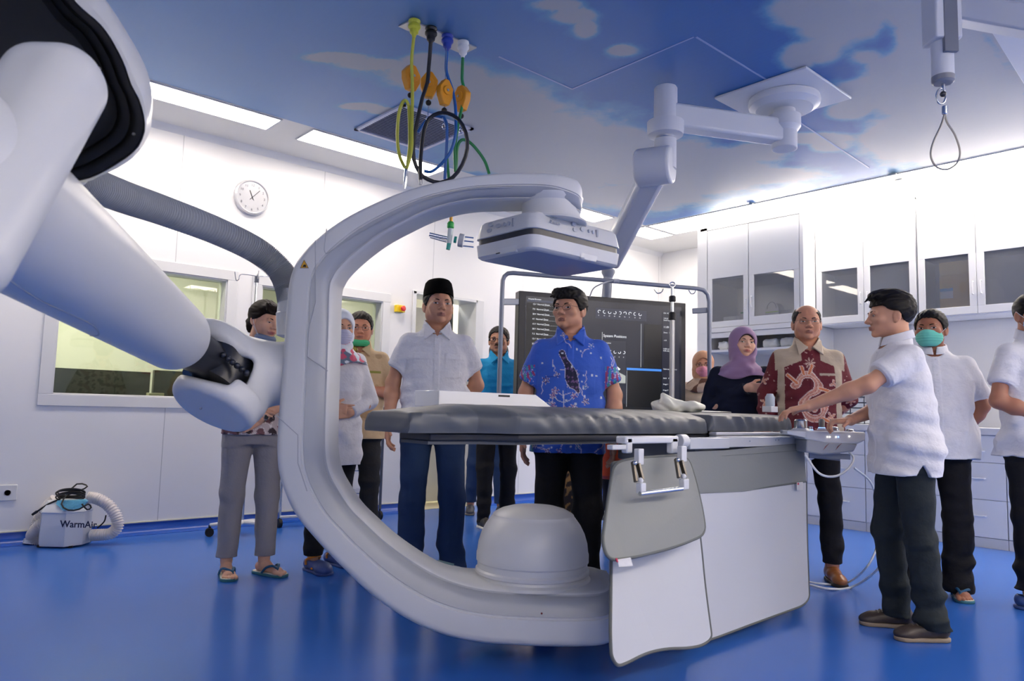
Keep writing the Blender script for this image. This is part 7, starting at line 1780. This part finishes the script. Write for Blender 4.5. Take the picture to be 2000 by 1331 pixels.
    # people behind the monitor: only their legs show
    person('person', 'person behind the monitor of whom dark trousers and white-soled sneakers show', (4.86, 4.05), 0, H=1.64, wid=.98, feet=((.085, 0, 0), (-.10, -.10, 0)), legs=dict(mat=cloth('dark_navy_trouser', (26, 30, 42)), hem=.10), top=dict(mat=cloth('dark_top', (40, 42, 52)), hem=.8, sleeve=1.9, collar=None, placket=False), shoes='sneaker', shoecol=(36, 38, 40), hair='short', h=.007)
    person('person', 'woman in patterned skirt and open shoes, seen below the table behind the batik man', (4.35, 4.15), 0, H=1.55, sex='f', wid=.95, feet=((.10, .05, 0), (-.20, .12, -.2)), legs=dict(col=col_leo, type='skirt'), top=dict(mat=cloth('dark_top', (40, 42, 52)), hem=.8, sleeve=1.9, collar=None, placket=False), shoes='flat', shoecol=(36, 32, 26), hair=None, h=.007, extras=(x_hijab((60, 50, 60)),))
    # peach hijab
    person('person', 'woman in a peach headscarf, glasses and pink mask right of the monitor', P2(1373, 6.25), 0, H=1.555, sex='f', wid=.95, head=(0, -4, 0), tone=(194, 142, 114), feet=((.1, 0, 0), (-.1, 0, 0)), legs=dict(mat=BTROU), top=dict(mat=cloth('cream_top', (214, 196, 172)), hem=.75, sleeve=1.9, collar=None, placket=False, loose=.02), shoes='flat', hair=None,
           extras=(x_hijab((198, 148, 116), col=col_peach), x_mask((226, 150, 166)), x_glasses()), h=.0065)
    # purple hijab
    person('person', 'smiling woman in a mauve headscarf and navy sweater, hand at her chest', P2(1448, 5.2), 0, H=1.642, sex='f', wid=1.08, belly=.03, head=(20, 4, -3), tone=(212, 168, 142), look=(.003, .001), armR=((.25, .02, 1.09), (-.05, .20, 1.26), (-.9, .05, -.05), (0, -1, -.2)), armL=((-.25, .0, 1.10), (-.14, .16, .96), (.9, .1, 0), (0, -1, 0)),
           feet=((.1, 0, 0), (-.1, 0, 0)), legs=dict(mat=BTROU), top=dict(mat=NAVY, name='sweater', hem=.78, sleeve=1.93, collar=None, placket=False, loose=.02), shoes='flat', hair=None, smile=.8, extras=(x_hijab((150, 120, 158), inner=(18, 18, 24), opening=(.062, .082)),), h=.005, curlR=.45)
    # dragon batik
    r_, l_ = armhang(.01)
    person('person', 'balding man with glasses in a dark red dragon batik shirt with tan yoke', P2(1578, 4.80), 12, H=1.755, wid=1.06, belly=.03, head=(-4, 2, 0), tone=(182, 130, 104), armR=r_, armL=((-.25, -.04, 1.12), (-.16, -.14, .97), (.9, -.1, 0), (0, -1, 0)), feet=((.11, 0, -.1), (-.135, .02, .02)), legs=dict(mat=BTROU, hem=.11, fold=.007), top=dict(col=col_dragon, mat=CLOTH, hem=.80, sleeve=1.75, collar='flap', loose=.015, buttons=False, colcollar=lambda V: np.tile(C3(196, 180, 158), (len(V), 1))),
           shoes='leather', shoecol=(150, 92, 50), hair='bald', hairm=HAIRG, fat=.003, extras=(x_glasses(mat('glasses_rimless', (110, 104, 100), .3, metal=.6), rim=.0010),), h=.0046)
    # operator
    person('person', 'young man in a white collarless shirt leaning over the control console', (3.92, 1.46), -67, H=1.66, wid=1.02, lean=.035, head=(-5, -2, 0), tone=(190, 140, 112), armR=((.24, .0, 1.12), (.12, .22, 1.04), (-.1, 1, -.1), (0, 0, -1)), armL=((-.20, .25, 1.215), (-.10, .50, 1.105), (.15, 1, -.25), (0, 0, -1)),
           feet=((.10, .04, -.05), (-.12, -.03, .08)), knee=(.03, .0), legs=dict(mat=OLIVE, hem=.055, fold=.008, w=1.05), top=dict(mat=WSHIRT, hem=.775, sleeve=.66, collar='band', loose=.022, fold=.008, hemf=lambda x, y: .06 * np.clip(1 - np.abs(y - .0) / .035, 0, 1) + .0 * x), shoes='shoe', shoecol=(62, 52, 46), hair='swept', h=.0042, curlR=.9, curlL=.5)
    # green mask
    r_, l_ = armhang(.02)
    person('person', 'man in a white shirt and green surgical mask behind the console operator', (4.93, 1.66), 8, H=1.70, wid=1.10, belly=.035, head=(-20, 0, 0), tone=(150, 98, 74), look=(-.003, .001), armR=r_, armL=((-.27, -.10, 1.12), (-.19, -.17, .96), (.9, -.1, 0), (0, -1, 0)), feet=((.13, -.02, -.2), (-.10, .05, 0)), legs=dict(mat=BTROU, hem=.03, flare=.02, w=1.1, fold=.007),
           top=dict(mat=WSHIRT, hem=.80, sleeve=.72, collar='band', loose=.02), shoes='sandal', hair='short', extras=(x_mask((110, 204, 184)),), h=.005)
    # blue mask, right edge
    person('person', 'man at the right edge in white shirt, pale blue mask and blue clogs', (5.06, 1.17), 40, H=1.77, wid=1.0, head=(-8, -4, 0), tone=(160, 108, 84), look=(-.003, 0), armR=((.235, .02, 1.10), (.03, .17, .99), (-.95, .1, 0), (0, -1, 0)), armL=((-.235, .02, 1.10), (-.0, .17, .93), (.6, .0, -.8), (0, -1, 0)),
           feet=((.10, .06, .95), (-.10, -.05, .3)), legs=dict(mat=BTROU, hem=.10, fold=.007), top=dict(mat=WSHIRT, hem=.80, sleeve=.62, collar='flap', loose=.012), shoes='clog', shoecol=(52, 76, 128), hair='crop', extras=(x_mask((158, 202, 230)), x_watch('aR')), h=.005)
